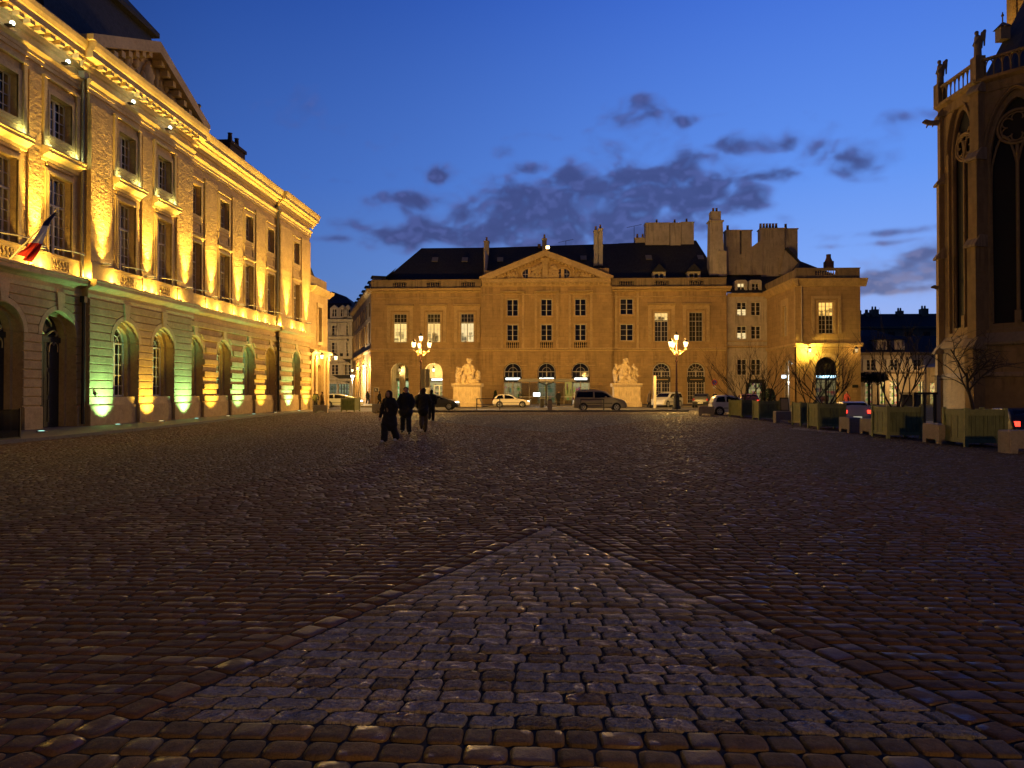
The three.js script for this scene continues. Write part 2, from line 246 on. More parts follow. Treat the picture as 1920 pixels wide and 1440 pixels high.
// Stone courses between openings: blocks stand proud of the wall, joints stay open; above the springing each end follows the arch.
function courses(parent, name, mat, s0, s1, y0, y1, n, h, openings, proud, joint = .035, ring = 0, split = 0, seed = 1) {
  const R = rng(seed), rows = Math.round((y1 - y0) / h), hh = (y1 - y0) / rows;
  for (let r = 0; r < rows; r++) {
    const a = y0 + r * hh + joint / 2, b = y0 + (r + 1) * hh - joint / 2;
    const edge = (o, y, side) => { if (y <= (o.from ?? -9)) return null; if (y <= o.spring) return o.c + side * o.w / 2; const rr = o.w / 2 + ring, k = (y - o.spring) / ((o.rise ?? o.w / 2) + ring); return k >= 1 ? null : o.c + side * rr * sqrt(1 - k * k); };
    const cuts = []; let prevA = s0, prevB = s0;
    const done = (ea, eb) => cuts.push([prevA, prevB, ea, eb]);
    for (const o of openings) {
      const la = edge(o, a, -1), lb = edge(o, b, -1);
      if (la === null && lb === null) continue;
      done(la ?? o.c, lb ?? o.c); prevA = edge(o, a, 1) ?? o.c; prevB = edge(o, b, 1) ?? o.c;
    }
    done(s1, s1);
    const pr = typeof proud === 'function' ? proud(r) : proud;
    for (const [pa, pb, ea, eb] of cuts) {
      if (ea - pa < .12) continue;
      const len = ea - pa, parts = split ? max(1, Math.round(len / split)) : 1;
      for (let k = 0; k < parts; k++) {
        const off = parts > 1 && r % 2 ? .5 / parts : 0, t0 = k ? (k - off) / parts : 0, t1 = k < parts - 1 ? (k + 1 - off) / parts : 1, j = .008;
        const A = lerp(pa, ea, t0) + (k ? j : 0), B = lerp(pa, ea, t1) - (k < parts - 1 ? j : 0), C = lerp(pb, eb, t1) - (k < parts - 1 ? j : 0), D = lerp(pb, eb, t0) + (k ? j : 0);
        const e = min(.02, pr * .5), z = n + pr * (.92 + .16 * R()), zi = n - .01;
        const v = [[A, a, zi], [B, a, zi], [C, b, zi], [D, b, zi], [A + e, a + e, z], [B - e, a + e, z], [C - e, b - e, z], [D + e, b - e, z], [A, a, z - e], [B, a, z - e], [C, b, z - e], [D, b, z - e]];
        mb().faces(v, [[4, 5, 6, 7], [8, 9, 5, 4], [9, 10, 6, 5], [10, 11, 7, 6], [11, 8, 4, 7], [0, 1, 9, 8], [1, 2, 10, 9], [2, 3, 11, 10], [3, 0, 8, 11]]).to(name, mat, parent);
      }
    }
  }
}
function baluster(h, r = .09) { return new THREE.LatheGeometry([[r * .8, 0], [r * .8, .08 * h], [r * .5, .12 * h], [r, .3 * h], [r * .9, .42 * h], [r * .45, .62 * h], [r * .4, .8 * h], [r * .7, .88 * h], [r * .7, h]].map(([a, b]) => new THREE.Vector2(a, b)), 8); }

// ---------------------------------------------------------------- one smooth surface round a set of bones: each bone is [x, y, z, r, x2, y2, z2, r2]
function surfaceNet(f, lo, hi, cell) {
  const n = [0, 1, 2].map((k) => Math.ceil((hi[k] - lo[k]) / cell) + 1), id = (i, j, k) => (k * n[1] + j) * n[0] + i, val = new Float32Array(n[0] * n[1] * n[2]);
  for (let k = 0; k < n[2]; k++) for (let j = 0; j < n[1]; j++) for (let i = 0; i < n[0]; i++) val[id(i, j, k)] = f(lo[0] + i * cell, lo[1] + j * cell, lo[2] + k * cell);
  const vid = new Int32Array(val.length).fill(-1), pos = [], E = [[0, 1], [2, 3], [4, 5], [6, 7], [0, 2], [1, 3], [4, 6], [5, 7], [0, 4], [1, 5], [2, 6], [3, 7]];
  const off = [...Array(8).keys()].map((c) => [c & 1, (c >> 1) & 1, c >> 2]);
  for (let k = 0; k < n[2] - 1; k++) for (let j = 0; j < n[1] - 1; j++) for (let i = 0; i < n[0] - 1; i++) {
    const v = off.map(([a, b, c]) => val[id(i + a, j + b, k + c)]); let m = 0; for (let c = 0; c < 8; c++) if (v[c] < 0) m |= 1 << c; if (m === 0 || m === 255) continue;
    let s = [0, 0, 0], q = 0; for (const [a, b] of E) if ((v[a] < 0) !== (v[b] < 0)) { const t = v[a] / (v[a] - v[b]); for (let d = 0; d < 3; d++) s[d] += lerp(off[a][d], off[b][d], t); q++; }
    vid[id(i, j, k)] = pos.length / 3; pos.push(lo[0] + (i + s[0] / q) * cell, lo[1] + (j + s[1] / q) * cell, lo[2] + (k + s[2] / q) * cell);
  }
  const idx = [], quad = (a, b, c, d, flip) => { if (min(a, b, c, d) < 0) return; flip ? idx.push(a, c, b, a, d, c) : idx.push(a, b, c, a, c, d); };
  for (let k = 1; k < n[2] - 1; k++) for (let j = 1; j < n[1] - 1; j++) for (let i = 1; i < n[0] - 1; i++) {
    const s = val[id(i, j, k)] < 0;
    if (s !== val[id(i + 1, j, k)] < 0) quad(vid[id(i, j - 1, k - 1)], vid[id(i, j, k - 1)], vid[id(i, j, k)], vid[id(i, j - 1, k)], !s);
    if (s !== val[id(i, j + 1, k)] < 0) quad(vid[id(i - 1, j, k - 1)], vid[id(i - 1, j, k)], vid[id(i, j, k)], vid[id(i, j, k - 1)], !s);
    if (s !== val[id(i, j, k + 1)] < 0) quad(vid[id(i - 1, j - 1, k)], vid[id(i, j - 1, k)], vid[id(i, j, k)], vid[id(i - 1, j, k)], !s);
  }
  const g = new THREE.BufferGeometry(); g.setAttribute('position', new THREE.Float32BufferAttribute(pos, 3)); g.setIndex(idx);
  const nor = [], e = cell * .5; for (let i = 0; i < pos.length; i += 3) { const [x, y, z] = [pos[i], pos[i + 1], pos[i + 2]]; const d = [f(x + e, y, z) - f(x - e, y, z), f(x, y + e, z) - f(x, y - e, z), f(x, y, z + e) - f(x, y, z - e)], l = hypot(...d) || 1; nor.push(d[0] / l, d[1] / l, d[2] / l); }
  g.setAttribute('normal', new THREE.Float32BufferAttribute(nor, 3)); const uv = []; for (let i = 0; i < pos.length; i += 3) uv.push(pos[i] + pos[i + 2] * .7, pos[i + 1]); g.setAttribute('uv', new THREE.Float32BufferAttribute(uv, 2));
  return g;
}
function fieldGeo(bones, cell, k, bump) {
  const lo = [9e9, 9e9, 9e9], hi = [-9e9, -9e9, -9e9], pre = bones.map((b) => { const [x, y, z, r, X, Y, Z, R] = b; for (const [p, q] of [[[x, y, z], r], [[X, Y, Z], R]]) for (let d = 0; d < 3; d++) { lo[d] = min(lo[d], p[d] - q - cell * 3); hi[d] = max(hi[d], p[d] + q + cell * 3); } const dx = X - x, dy = Y - y, dz = Z - z; return [x, y, z, r, dx, dy, dz, R - r, max(1e-9, dx * dx + dy * dy + dz * dz)]; });
  const f = (px, py, pz) => { let s = 0, best = 9; for (const b of pre) { const qx = px - b[0], qy = py - b[1], qz = pz - b[2], t = clamp((qx * b[4] + qy * b[5] + qz * b[6]) / b[8]), d = hypot(qx - b[4] * t, qy - b[5] * t, qz - b[6] * t) - b[3] - b[7] * t; if (best === 9) best = d; else { const h = clamp(.5 + .5 * (best - d) / k); best = lerp(best, d, h) - k * h * (1 - h); } } return best + (bump ? bump(px, py, pz) : 0); };
  return surfaceNet(f, lo, hi, cell);
}
const glowUp = glowMat(1, .72, .25, 4), glowGreen = glowMat(.8, 1, .5, 1.6), glowWhite = glowMat(.9, 1, .75, 6), glowGround = glowMat(.5, 1, .85, 2.5), glowYellow = glowMat(1, .85, .4, 2.5), glowLantern = glowMat(1, .74, .36, 5);
const glowSign = glowMat(.95, 1, .96, 3), glowFlood = glowMat(1, .66, .25, 12);
const shopTex = (seed) => { const R = rng(seed), it = Array.from({ length: 14 }, () => [R(), R() * .8, .03 + R() * .12, .03 + R() * .12, [.15 + R(), .15 + R(), .1 + R() * .8]]); return tex(64, (x, y) => { let c = [.75, .75, .62].map((k) => k * (.55 + .5 * y)); for (const [a, b, w, h, k] of it) if (abs(x - a) < w && abs(y - b) < h) c = c.map((q, i) => q * k[i]); return c; }, true); };
const shopMats = [glowMat(.62, .5, .26, .55, shopTex(2)), glowMat(.6, .58, .42, .6, shopTex(5)), glowMat(.62, .55, .3, .7, shopTex(9)), glowMat(.75, .9, .55, .9, shopTex(14))];

// ---------------------------------------------------------------- town hall on the left: central body, pedimented pavilion, long wing, end pavilion
const TX = -22.36, TZ = 1.08, LH = (s, y, n) => [TX + n, y, TZ - s];
const hall = thing('town_hall', 'long floodlit limestone town hall with green and yellow lit arcade along the left', 'building', [TX, 0, TZ], PI / 2);
{
  const G = hall, yB = -.12, LEDGE0 = 6.69, LEDGE1 = 7.16, BAND = 7.98, ARCH = 16.37, FR = 17.3, TOP = 18.5;
  const segs = [
    { s0: 12, s1: 34.7, n: -.38, bays: [15.6, 19.15, 22.65, 26.15, 29.65, 33.12], w: 2.35, door: true, hood: true, rail: true, mod: true },
    { s0: 34.7, s1: 44.7, n: 0, bays: [37.75, 41.45], w: 2.3, hood: true, rail: true, mod: true },
    { s0: 44.7, s1: 59.8, n: -.38, bays: [45.9, 50.02, 54.2, 58.42], w: 2.15, wing: true },
    { s0: 59.8, s1: 67.4, n: -.12, bays: [63.75], w: 2.1, wing: true },
  ];
  const spring = 4.25, blocksFrom = 1.04, warmBand = [];
  for (const g of segs) {
    const { s0, s1, n, bays, w } = g, near = s1 > 26;
    const win1 = bays.map((c) => ({ c, w: g.wing ? 1.5 : 1.55, y0: 8.02, y1: g.wing ? 11.35 : 11.65 })), win2 = bays.map((c) => ({ c, w: g.wing ? 1.4 : 1.5, y0: g.wing ? 13.15 : 13.42, y1: g.wing ? 15.1 : 15.3 }));
    // ground floor wall with its arches, then an inner order set back, then the upper wall
    const lowHoles = bays.map((c) => archPath(c, w, yB - .2, spring));
    mb().poly([[s0, yB - .3], [s1, yB - .3], [s1, LEDGE0], [s0, LEDGE0]], n - .42, n, bays.map((c) => archPath(c, w, yB - .25, spring))).to('wall', M.stone, G);
    const iw = g.door ? w - .3 : w - .5, ir = spring - .02;
    mb().poly([[s0, yB - .3], [s1, yB - .3], [s1, LEDGE0], [s0, LEDGE0]], n - .8, n - .422, bays.map((c) => archPath(c, iw, g.door ? yB - .25 : 1.4, ir))).to('wall', M.stone, G);
    const up = [...win1, ...win2].map((o) => rectPath(o.c, o.w, o.y0, o.y1));
    mb().poly([[s0, LEDGE0], [s1, LEDGE0], [s1, TOP - .3], [s0, TOP - .3]], n - .55, n, up).to('wall', M.stoneRough, G);
    // stone blocks of the arcade
    const ops = bays.map((c) => ({ c, w, spring }));
    courses(G, 'stone_block', M.stone, s0 + (g.wing && s0 > 44 && s0 < 45 ? .0 : .0), s1, blocksFrom, 6.25, n, .4, ops, g.wing ? (r) => (r % 2 ? .05 : .17) : .075, g.wing ? .05 : .04, .26, 0, 11 + s0);
    // arch mouldings, plinths, sills under the ground floor windows
    for (const c of bays) {
      const ring = new THREE.Shape(); ring.absellipse(c, spring, w / 2 + .24, w / 2 + .24, 0, PI, false); ring.lineTo(c - w / 2 - .0, spring); const hp = new THREE.Path(); hp.absellipse(c, spring, w / 2 + .002, w / 2 + .002, 0, PI, false); ring.holes.push(hp);
      const rg = new THREE.ExtrudeGeometry(ring, { depth: .1, bevelEnabled: false, curveSegments: 18 }); rg.translate(0, 0, n - .02);
      put(planarUV(rg), 'archivolt', M.stoneTrim, G);
      mb().poly([[c - .19, spring + w / 2 + .02], [c + .19, spring + w / 2 + .02], [c + .27, 6.3], [c - .27, 6.3]], n, n + .13).to('keystone', M.stoneTrim, G);
    }
    const edges = [s0, ...bays.flatMap((c) => [c - w / 2, c + w / 2]), s1];
    for (let i = 0; i < edges.length; i += 2) if (edges[i + 1] - edges[i] > .1) mb().profile([[n - .02, yB - .3], [n + .14, yB - .3], [n + .14, .93], [n + .1, 1.0], [n - .02, 1.0]], edges[i] - .0, edges[i + 1]).to('plinth', M.stone, G);
    if (!g.door) for (const c of bays) { mb().box(c - w / 2, yB - .3, n - .40, c + w / 2, .98, n - .03).to('plinth', M.stone, G); mb().box(c - w / 2 + .02, .98, n - .40, c + w / 2 - .02, 1.4, n - .1).to('sill', M.stoneTrim, G); }
    // arcade windows and doors
    if (near) for (const c of bays) {
      if (g.door) {
        if (c < 26) continue;
        const d = mb().box(c - iw / 2, yB, n - .78, c - .02, spring - .25, n - .7).box(c + .02, yB, n - .78, c + iw / 2, spring - .25, n - .7);
        for (const s of [-1, 1]) for (const [a, b] of [[.25, 1.3], [1.5, 2.6], [2.8, 3.6]]) d.box(c + s * .55 - .32, a, n - .7, c + s * .55 + .32, b, n - .66);
        const door = d.to('door', M.woodDark, G);
        mb().box(c - iw / 2, spring - .25, n - .8, c + iw / 2, spring, n - .62).to('door_beam', M.woodDark, G);
        const or = mb(); for (const s of [-1, 1]) for (const q of [-.3, .3]) or.tube([[c + s * .55 + q, 3.55, n - .64], [c + s * .55 + q * .9, 3.85, n - .63], [c + s * .55 + q * .4, 4.0, n - .63], [c + s * .55, 3.86, n - .63]], .028, 8, 5); or.to('ornament', M.gold, door);
        const fl = mb(); for (const s of [-1, 1]) { fl.tube([[c + s * .1, 4.35, n - .62], [c + s * .5, 4.55, n - .6], [c + s * .75, 4.4, n - .6], [c + s * .62, 4.3, n - .6]], .05, 8, 5); fl.tube([[c, 5.15, n - .62], [c + s * .2, 5.0, n - .6], [c + s * .35, 4.75, n - .6]], .035, 8, 5); } fl.ball(c, 5.16, n - .6, .09).to('ornament', M.gold, G);
        mb().poly([[c - iw / 2, spring], [c + iw / 2, spring], [c + iw / 2, spring + .01], [c + .6, spring + 1.0], [c - .6, spring + 1.0], [c - iw / 2, spring + .01]], n - .78, n - .72).to('door_fanlight', M.woodDark, G);
      } else win(G, { c, w: iw - .04, y0: 1.42, y1: ir, n: n - .62, cols: 4, rows: 5, arch: true, transom: undefined, bar: .04, frame: .08 });
    }
    // ledge with its mouldings, broken round the pavilions
    const a = s0 === 34.7 || s0 === 59.8 ? s0 - .0 : s0, P = (k) => [[n - .02, LEDGE0 - .42], [n + .05, LEDGE0 - .42], [n + .07, LEDGE0 - .22], [n + .05, LEDGE0 - .2], [n + .05, LEDGE0 - .02], [n + .18, LEDGE0 + .08], [n + .42, LEDGE0 + .14], [n + .46, LEDGE0 + .18], [n + .46, LEDGE0 + .34], [n + .5, LEDGE0 + .36], [n + .5, LEDGE1 - .02], [n + .44, LEDGE1], [n - .02, LEDGE1]];
    mb().profile(P(0), a - (s0 === 34.7 || s0 === 59.8 ? .12 : 0), s1 + (s1 === 44.7 || s1 > 67 ? .25 : 0)).to('ledge', M.stoneTrim, G);
    // pedestal band under the windows, with balusters let into it
    const wp = g.wing ? 1.2 : 1.36;
    const bandHoles = g.rail ? bays.map((c) => rectPath(c, 1.1, LEDGE1 + .16, BAND - .2)) : [];
    mb().poly([[s0, LEDGE1], [s1, LEDGE1], [s1, BAND - .05], [s0, BAND - .05]], n + .002, n + .1, bandHoles).to('band', M.stoneTrim, G);
    mb().box(s0, BAND - .05, n + .003, s1, BAND + .02, n + .15).to('band_cap', M.stoneTrim, G);
    const piers = []; for (let i = 0; i <= bays.length; i++) { const L = i ? bays[i - 1] + wp : s0, Rr = i < bays.length ? bays[i] - wp : s1; if (Rr - L > .25) piers.push([L, Rr]); }
    if (near) for (const [L, Rr] of piers) mb().box(L, LEDGE1, n + .1, Rr, BAND - .05, n + .16).to('pedestal', M.stoneTrim, G);
    if (g.rail && near) for (const c of bays) if (c > 25) for (let i = 0; i < 5; i++) put(baluster(.46, .1), 'baluster', M.stoneTrim, G, [c - .44 + i * .22, LEDGE1 + .17, n + .04]);
    // pilasters between the windows
    for (const [L, Rr] of piers) { mb().box(L, BAND + .02, n - .01, Rr, ARCH - .55, n + .1).to('pilaster', M.stoneRough, G); }
    // windows with their surrounds, hoods and panels
    if (near) bays.forEach((c, i) => {
      if (c < 25) return;
      const A = win1[i], Bq = win2[i];
      const fr = (o, k, z) => mb().poly([[o.c - o.w / 2 - k, o.y0 - (o === Bq ? k : 0)], [o.c + o.w / 2 + k, o.y0 - (o === Bq ? k : 0)], [o.c + o.w / 2 + k, o.y1 + k], [o.c - o.w / 2 - k, o.y1 + k]], n - .004, n + z, [rectPath(o.c, o.w, o === A ? o.y0 + .0005 : o.y0, o.y1)]).to('window_surround', M.stoneTrim, G);
      fr(A, .22, .06); fr(A, .1, .1); fr(Bq, .28, .05); fr(Bq, .12, .08);
      if (g.hood) {
        mb().profile([[n, 12.15], [n + .08, 12.15], [n + .1, 12.3], [n + .3, 12.42], [n + .42, 12.46], [n + .42, 12.6], [n + .48, 12.62], [n + .48, 12.7], [n + .05, 12.8], [n, 12.8]], c - 1.28, c + 1.28).to('window_hood', M.stoneTrim, G);
        mb().box(c - .95, 11.98, n + .0, c + .95, 12.12, n + .07).to('window_panel', M.stone, G);
        for (const s of [-1, 1]) mb().box(c + s * 1.12 - .1, 12.8, n - .006, c + s * 1.12 + .1, 15.9, n + .13).to('window_strip', M.stoneTrim, G);
        mb().box(c - 1.22, 15.9, n - .005, c + 1.22, 16.02, n + .17).to('window_cap', M.stoneTrim, G);
      } else {
        mb().profile([[n, 11.6], [n + .12, 11.68], [n + .2, 11.72], [n + .2, 11.8], [n, 11.84]], c - 1.0, c + 1.0).to('window_hood', M.stoneTrim, G);
        mb().poly([[c - .86, 11.95], [c + .86, 11.95], [c + .86, 12.75], [c - .86, 12.75]], n - .003, n + .06, [rectPath(c, 1.5, 12.07, 12.63)]).to('window_panel', M.stoneTrim, G);
        mb().box(c - 1.0, 15.5, n - .005, c + 1.0, 15.6, n + .12).to('window_cap', M.stoneTrim, G);
      }
      win(G, { ...A, n: n - .3, cols: 4, rows: 5, transom: lerp(A.y0, A.y1, .64), bar: .04, frame: .08, curtain: .42 });
      win(G, { ...Bq, n: n - .3, cols: 4, rows: 4, bar: .04, frame: .08 });
      mb().tube([[c - .55, BAND + .25, n + .16], [c + .2, BAND + .22, n + .7], [c + .75, BAND + .2, n + .75]], .03, 8, 5).to('flag_bracket', M.wood, G);
    });
    // entablature
    const oA = (s0 === 34.7 ? .72 : s0 === 59.8 ? .4 : 0), oB = (s1 === 44.7 ? .36 : s1 > 67 ? .38 : 0);
    mb().profile([[n - .01, ARCH - .05], [n + .07, ARCH - .05], [n + .07, ARCH + .14], [n + .11, ARCH + .16], [n + .11, ARCH + .32], [n + .2, ARCH + .42], [n + .24, ARCH + .46], [n + .24, ARCH + .54], [n - .01, ARCH + .58]], s0 - oA * .3, s1 + oB * .4).to('architrave', M.stoneTrim, G);
    const co = g.mod ? [[n - .02, FR], [n + .12, FR + .05], [n + .14, FR + .2], [n + .24, FR + .24], [n + .24, FR + .42], [n + .62, FR + .46], [n + .62, FR + .74], [n + .68, FR + .78], [n + .76, FR + .96], [n + .8, TOP - .04], [n + .8, TOP], [n - .02, TOP]]
      : [[n - .02, FR], [n + .12, FR + .05], [n + .16, FR + .22], [n + .34, FR + .34], [n + .40, FR + .40], [n + .40, FR + .5], [n + .66, FR + .56], [n + .66, FR + .78], [n + .7, FR + .84], [n + .78, FR + 1.02], [n + .82, TOP - .04], [n + .82, TOP], [n - .02, TOP]];
    mb().profile(co, s0 - oA, s1 + oB * 2).to('cornice', M.stoneTrim, G);
    if (g.mod && near) { const num = Math.round((s1 - max(s0, 22)) / .64), gg = mb().box(-.15, FR + .24, n + .24, .15, FR + .44, n + .56).box(-.17, FR + .425, n + .24, .17, FR + .455, n + .6).geo(); for (let i = 0; i < num; i++) put(gg, 'modillion', M.stoneTrim, G, [max(s0, 22) + (i + .5) * (s1 - max(s0, 22)) / num, 0, 0]); }
    // floodlights: one at the foot of every pilaster, two in every bay on the ledge
    for (const [L, Rr] of piers) {
      if (Rr < 20) continue;
      const c = (L + Rr) / 2; 
      mb().box(c - .12, BAND + .02, n + .16, c + .12, BAND + .10, n + .56).to('spotlight_housing', M.zinc, G);
      mb().box(c - .09, BAND + .10, n + .22, c + .09, BAND + .112, n + .54).to('spotlight_lens', glowUp, G);
      spot(...LH(c, BAND + .16, n + .52), ...LH(c, BAND + 9, n + .12), WARM, 680, .44, 1, 4); spot(...LH(c, BAND + .14, n + .34), ...LH(c, BAND + 4, n + .1), WARM, 42, .85, 1, 4);
    }
    for (const c of bays) for (const s of [-1, 1]) {
      if (c < 22) continue;
      const q = c + s * (wp + .05);
      mb().box(q - .1, LEDGE1, n + .26, q + .1, LEDGE1 + .07, n + .40).to('spotlight_housing', M.zinc, G);
      mb().box(q - .08, LEDGE1 + .07, n + .28, q + .08, LEDGE1 + .08, n + .38).to('spotlight_lens', glowUp, G);
      point(...LH(q, LEDGE1 + .16, n + .40), WARM, 9, 4);
    }
    if (g.hood) for (const c of bays) {
      if (c < 28) continue;
      for (const s of [-1, 1]) { mb().box(c + s * .92 - .05, 12.8, n + .14, c + s * .92 + .05, 12.88, n + .24).to('spotlight_lens', glowGreen, G); point(...LH(c + s * .92, 12.98, n + .2), [.9, 1, .42], .9, 3); }
      mb().box(c - .12, 17.0, n + .1, c + .12, 17.06, n + .4).to('spotlight_housing', M.iron, G);
      mb().ball(c, 17.12, n + .36, .1).to('spotlight_lens', glowWhite, G);
      point(...LH(c, 17.12, n + .36), [.9, 1, .62], 2.2, 5);
    }
  }
  // pediment over the pavilion
  {
    const s0 = 34.05, s1 = 45.35, c = 39.7, n = 0, base = TOP, apex = 21.3;
    mb().poly([[s0 + .5, base], [s1 - .5, base], [c, apex - .55]], n - .5, n - .05).to('tympanum', M.stone, G);
    for (const [A, Bq] of [[s0, c], [s1, c]]) {
      const up = (x) => base + (apex - base) * (1 - abs(x - c) / (c - s0));
      const pts = A < Bq ? [[A - .25, base + .02], [A + .55, base + .02], [c, apex - .62], [c, apex], [A - .25, base + .28]] : [[A + .25, base + .02], [A + .25, base + .28], [c, apex], [c, apex - .62], [A - .55, base + .02]];
      mb().poly(pts, n - .4, n + .76).to('raking_cornice', M.stoneTrim, G);
      for (let i = 1; i < 9; i++) { const x = lerp(A, Bq, i / 9), y = up(x) - .62; if (y > base + .15) mb().box(x - .16, y - .2, n + .0, x + .16, y + .12, n + .55).to('modillion', M.stoneTrim, G); }
    }
    const sc = mb(), R = rng(5); for (let i = 0; i < 60; i++) { const x = c + (R() - .5) * 7, lim = (apex - .9 - base) * (1 - abs(x - c) / 4.6); if (lim > .25) sc.ball(x, base + .1 + R() * (lim - .1), n - .03, .12 + R() * .2, 1, .8 + R(), .7, 8); } sc.ball(c, base + .9, n, .5, 1, 1.3, .5); sc.to('relief', M.stone, G);
  }
  // end wall, back and roofs
  mb().box(67.0, yB - .3, -13, 67.4, TOP - .3, -.67).to('wall', M.stone, G);
  mb().box(12, yB - .3, -13.4, 67.4, TOP, -13).box(11.6, yB - .3, -13, 12, TOP, -.4).to('wall', M.stone, G);
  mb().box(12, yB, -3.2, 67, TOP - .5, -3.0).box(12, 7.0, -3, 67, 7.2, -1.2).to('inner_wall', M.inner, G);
  const roof = mb().faces([[11, TOP, .4], [68, TOP, .4], [68, TOP + 3.4, -6], [11, TOP + 3.4, -6], [11, TOP, -13.4], [68, TOP, -13.4]], [[0, 1, 2, 3], [3, 2, 5, 4], [1, 5, 2], [0, 3, 4]]).to('roof', M.slate, G);
  mb().faces([[33.0, TOP, -.9], [46.6, TOP, -.9], [44.9, 24.4, -2.9], [34.6, 24.4, -2.9], [33.0, TOP, -12], [46.6, TOP, -12], [44.9, 24.4, -10], [34.6, 24.4, -10]], [[0, 1, 2, 3], [1, 5, 6, 2], [0, 3, 7, 4], [5, 4, 7, 6]]).faces([[34.2, 24.4, -2.5], [45.4, 24.4, -2.5], [45.4, 24.7, -2.5], [34.2, 24.7, -2.5], [34.2, 24.4, -10.4], [45.4, 24.4, -10.4], [45.4, 24.7, -10.4], [34.2, 24.7, -10.4], [38, 28.2, -5.5], [41.6, 28.2, -5.5], [41.6, 28.2, -7.5], [38, 28.2, -7.5]], [[0, 1, 2, 3], [1, 5, 6, 2], [0, 3, 7, 4], [0, 4, 5, 1], [3, 2, 9, 8], [2, 6, 10, 9], [3, 8, 11, 7], [8, 9, 10, 11]]).to('pavilion_roof', M.slate, G);
  { const p0 = onX(427, 309, TX - 2.2), p1 = onX(455, 284, TX - 2.2), s0 = TZ - p0.z, s1 = TZ - p1.z, y = p1.y, dark = std({ color: new THREE.Color().setRGB(.07, .045, .032), roughness: .95, map: sized(M.mottle, 1.4) }); const ch = mb().box(s0, TOP, -2.9, s1, y - .25, -2.0).box(s0 - .12, y - .25, -3, s1 + .12, y, -1.9).to('chimney', dark, G);
    for (const k of [.3, .75]) mb().lathe([[.2, y], [.15, y + .75], [.2, y + .8], [.1, y + .81]], lerp(s0, s1, k), 0, -2.4, 10).to('chimney_pot', dark, ch); }
  mb().rod([47.6, 19, -1], [47.6, 20.9, -1], .06).ball(47.6, 20.9, -1, .14).to('finial', M.zinc, roof);
  // rain pipes
  for (const [s, n] of [[34.5, -.2], [59.6, -.2]]) {
    mb().rod([s, 7.2, n], [s, 17.2, n], .075).box(s - .16, 16.9, n - .15, s + .16, 17.25, n + .15).to('rain_pipe', M.zinc, G);
    mb().rod([s, .1, n + .1], [s, 6.3, n + .1], .09).box(s - .13, 6.0, n - .02, s + .13, 6.3, n + .22).to('rain_pipe', M.iron, G);
  }
  mb().lathe([[.1, 0], [.1, .05], [0, .06]], 0, 0, 0, 14).add(new THREE.TorusGeometry(.08, .025, 6, 14)).to('wall_ring', M.iron, G, [35.1, 1.55, .1]);
}
// lights let into the pavement before the piers
{
  const spots = [[30.9, 'g', 29.6], [35.6, 'g', 35.6], [39.62, 'y', 39.62], [43.6, 'g', 43.6], [47.9, 'y', 47.9], [52.1, 'g', 52.1], [56.3, 'y', 56.3], [61.6, 'g', 61.6], [66.1, 'y', 66.1]];
  for (const [s, k, ts] of spots) {
    const where = s < 32 ? 'behind the dark glass panel at the left edge' : `before the ${['', 'first', 'second', 'third', 'fourth', 'fifth', 'sixth', 'seventh', 'eighth'][spots.findIndex((q) => q[0] === s)]} pier after the arched doors`;
    const x = s < 32 ? TX + 1.5 : TX + .95, p = s < 32 ? [x, .0, -28.4] : [x, .0, TZ - s];
    const t = thing('ground_light', `round ${k === 'g' ? 'green' : 'yellow'} floodlight set in the pavement ${where}`, 'floodlight', p, 0, 'floodlights in the pavement along the town hall');
    mb().lathe([[.0, .0], [.19, 0], [.19, .03], [.15, .045], [.15, .02], [0, .02]], 0, 0, 0, 18).to('light_ring', M.zinc, t);
    mb().lathe([[.15, .028], [.1, .05], [0, .055]], 0, 0, 0, 18).to('light_lens', k === 'g' ? glowGround : glowYellow, t);
    if (s > 32) spot(p[0], .12, p[2], TX + .0, 2.0, TZ - ts, k === 'g' ? [.36, 1, .46] : [1, .66, .10], k === 'g' ? 120 : 115, .80, 1, 4);
    else spot(p[0], .12, p[2], TX - .2, 6, -28.5, [.36, 1, .5], 4, .5, .9, 4);
  }
}
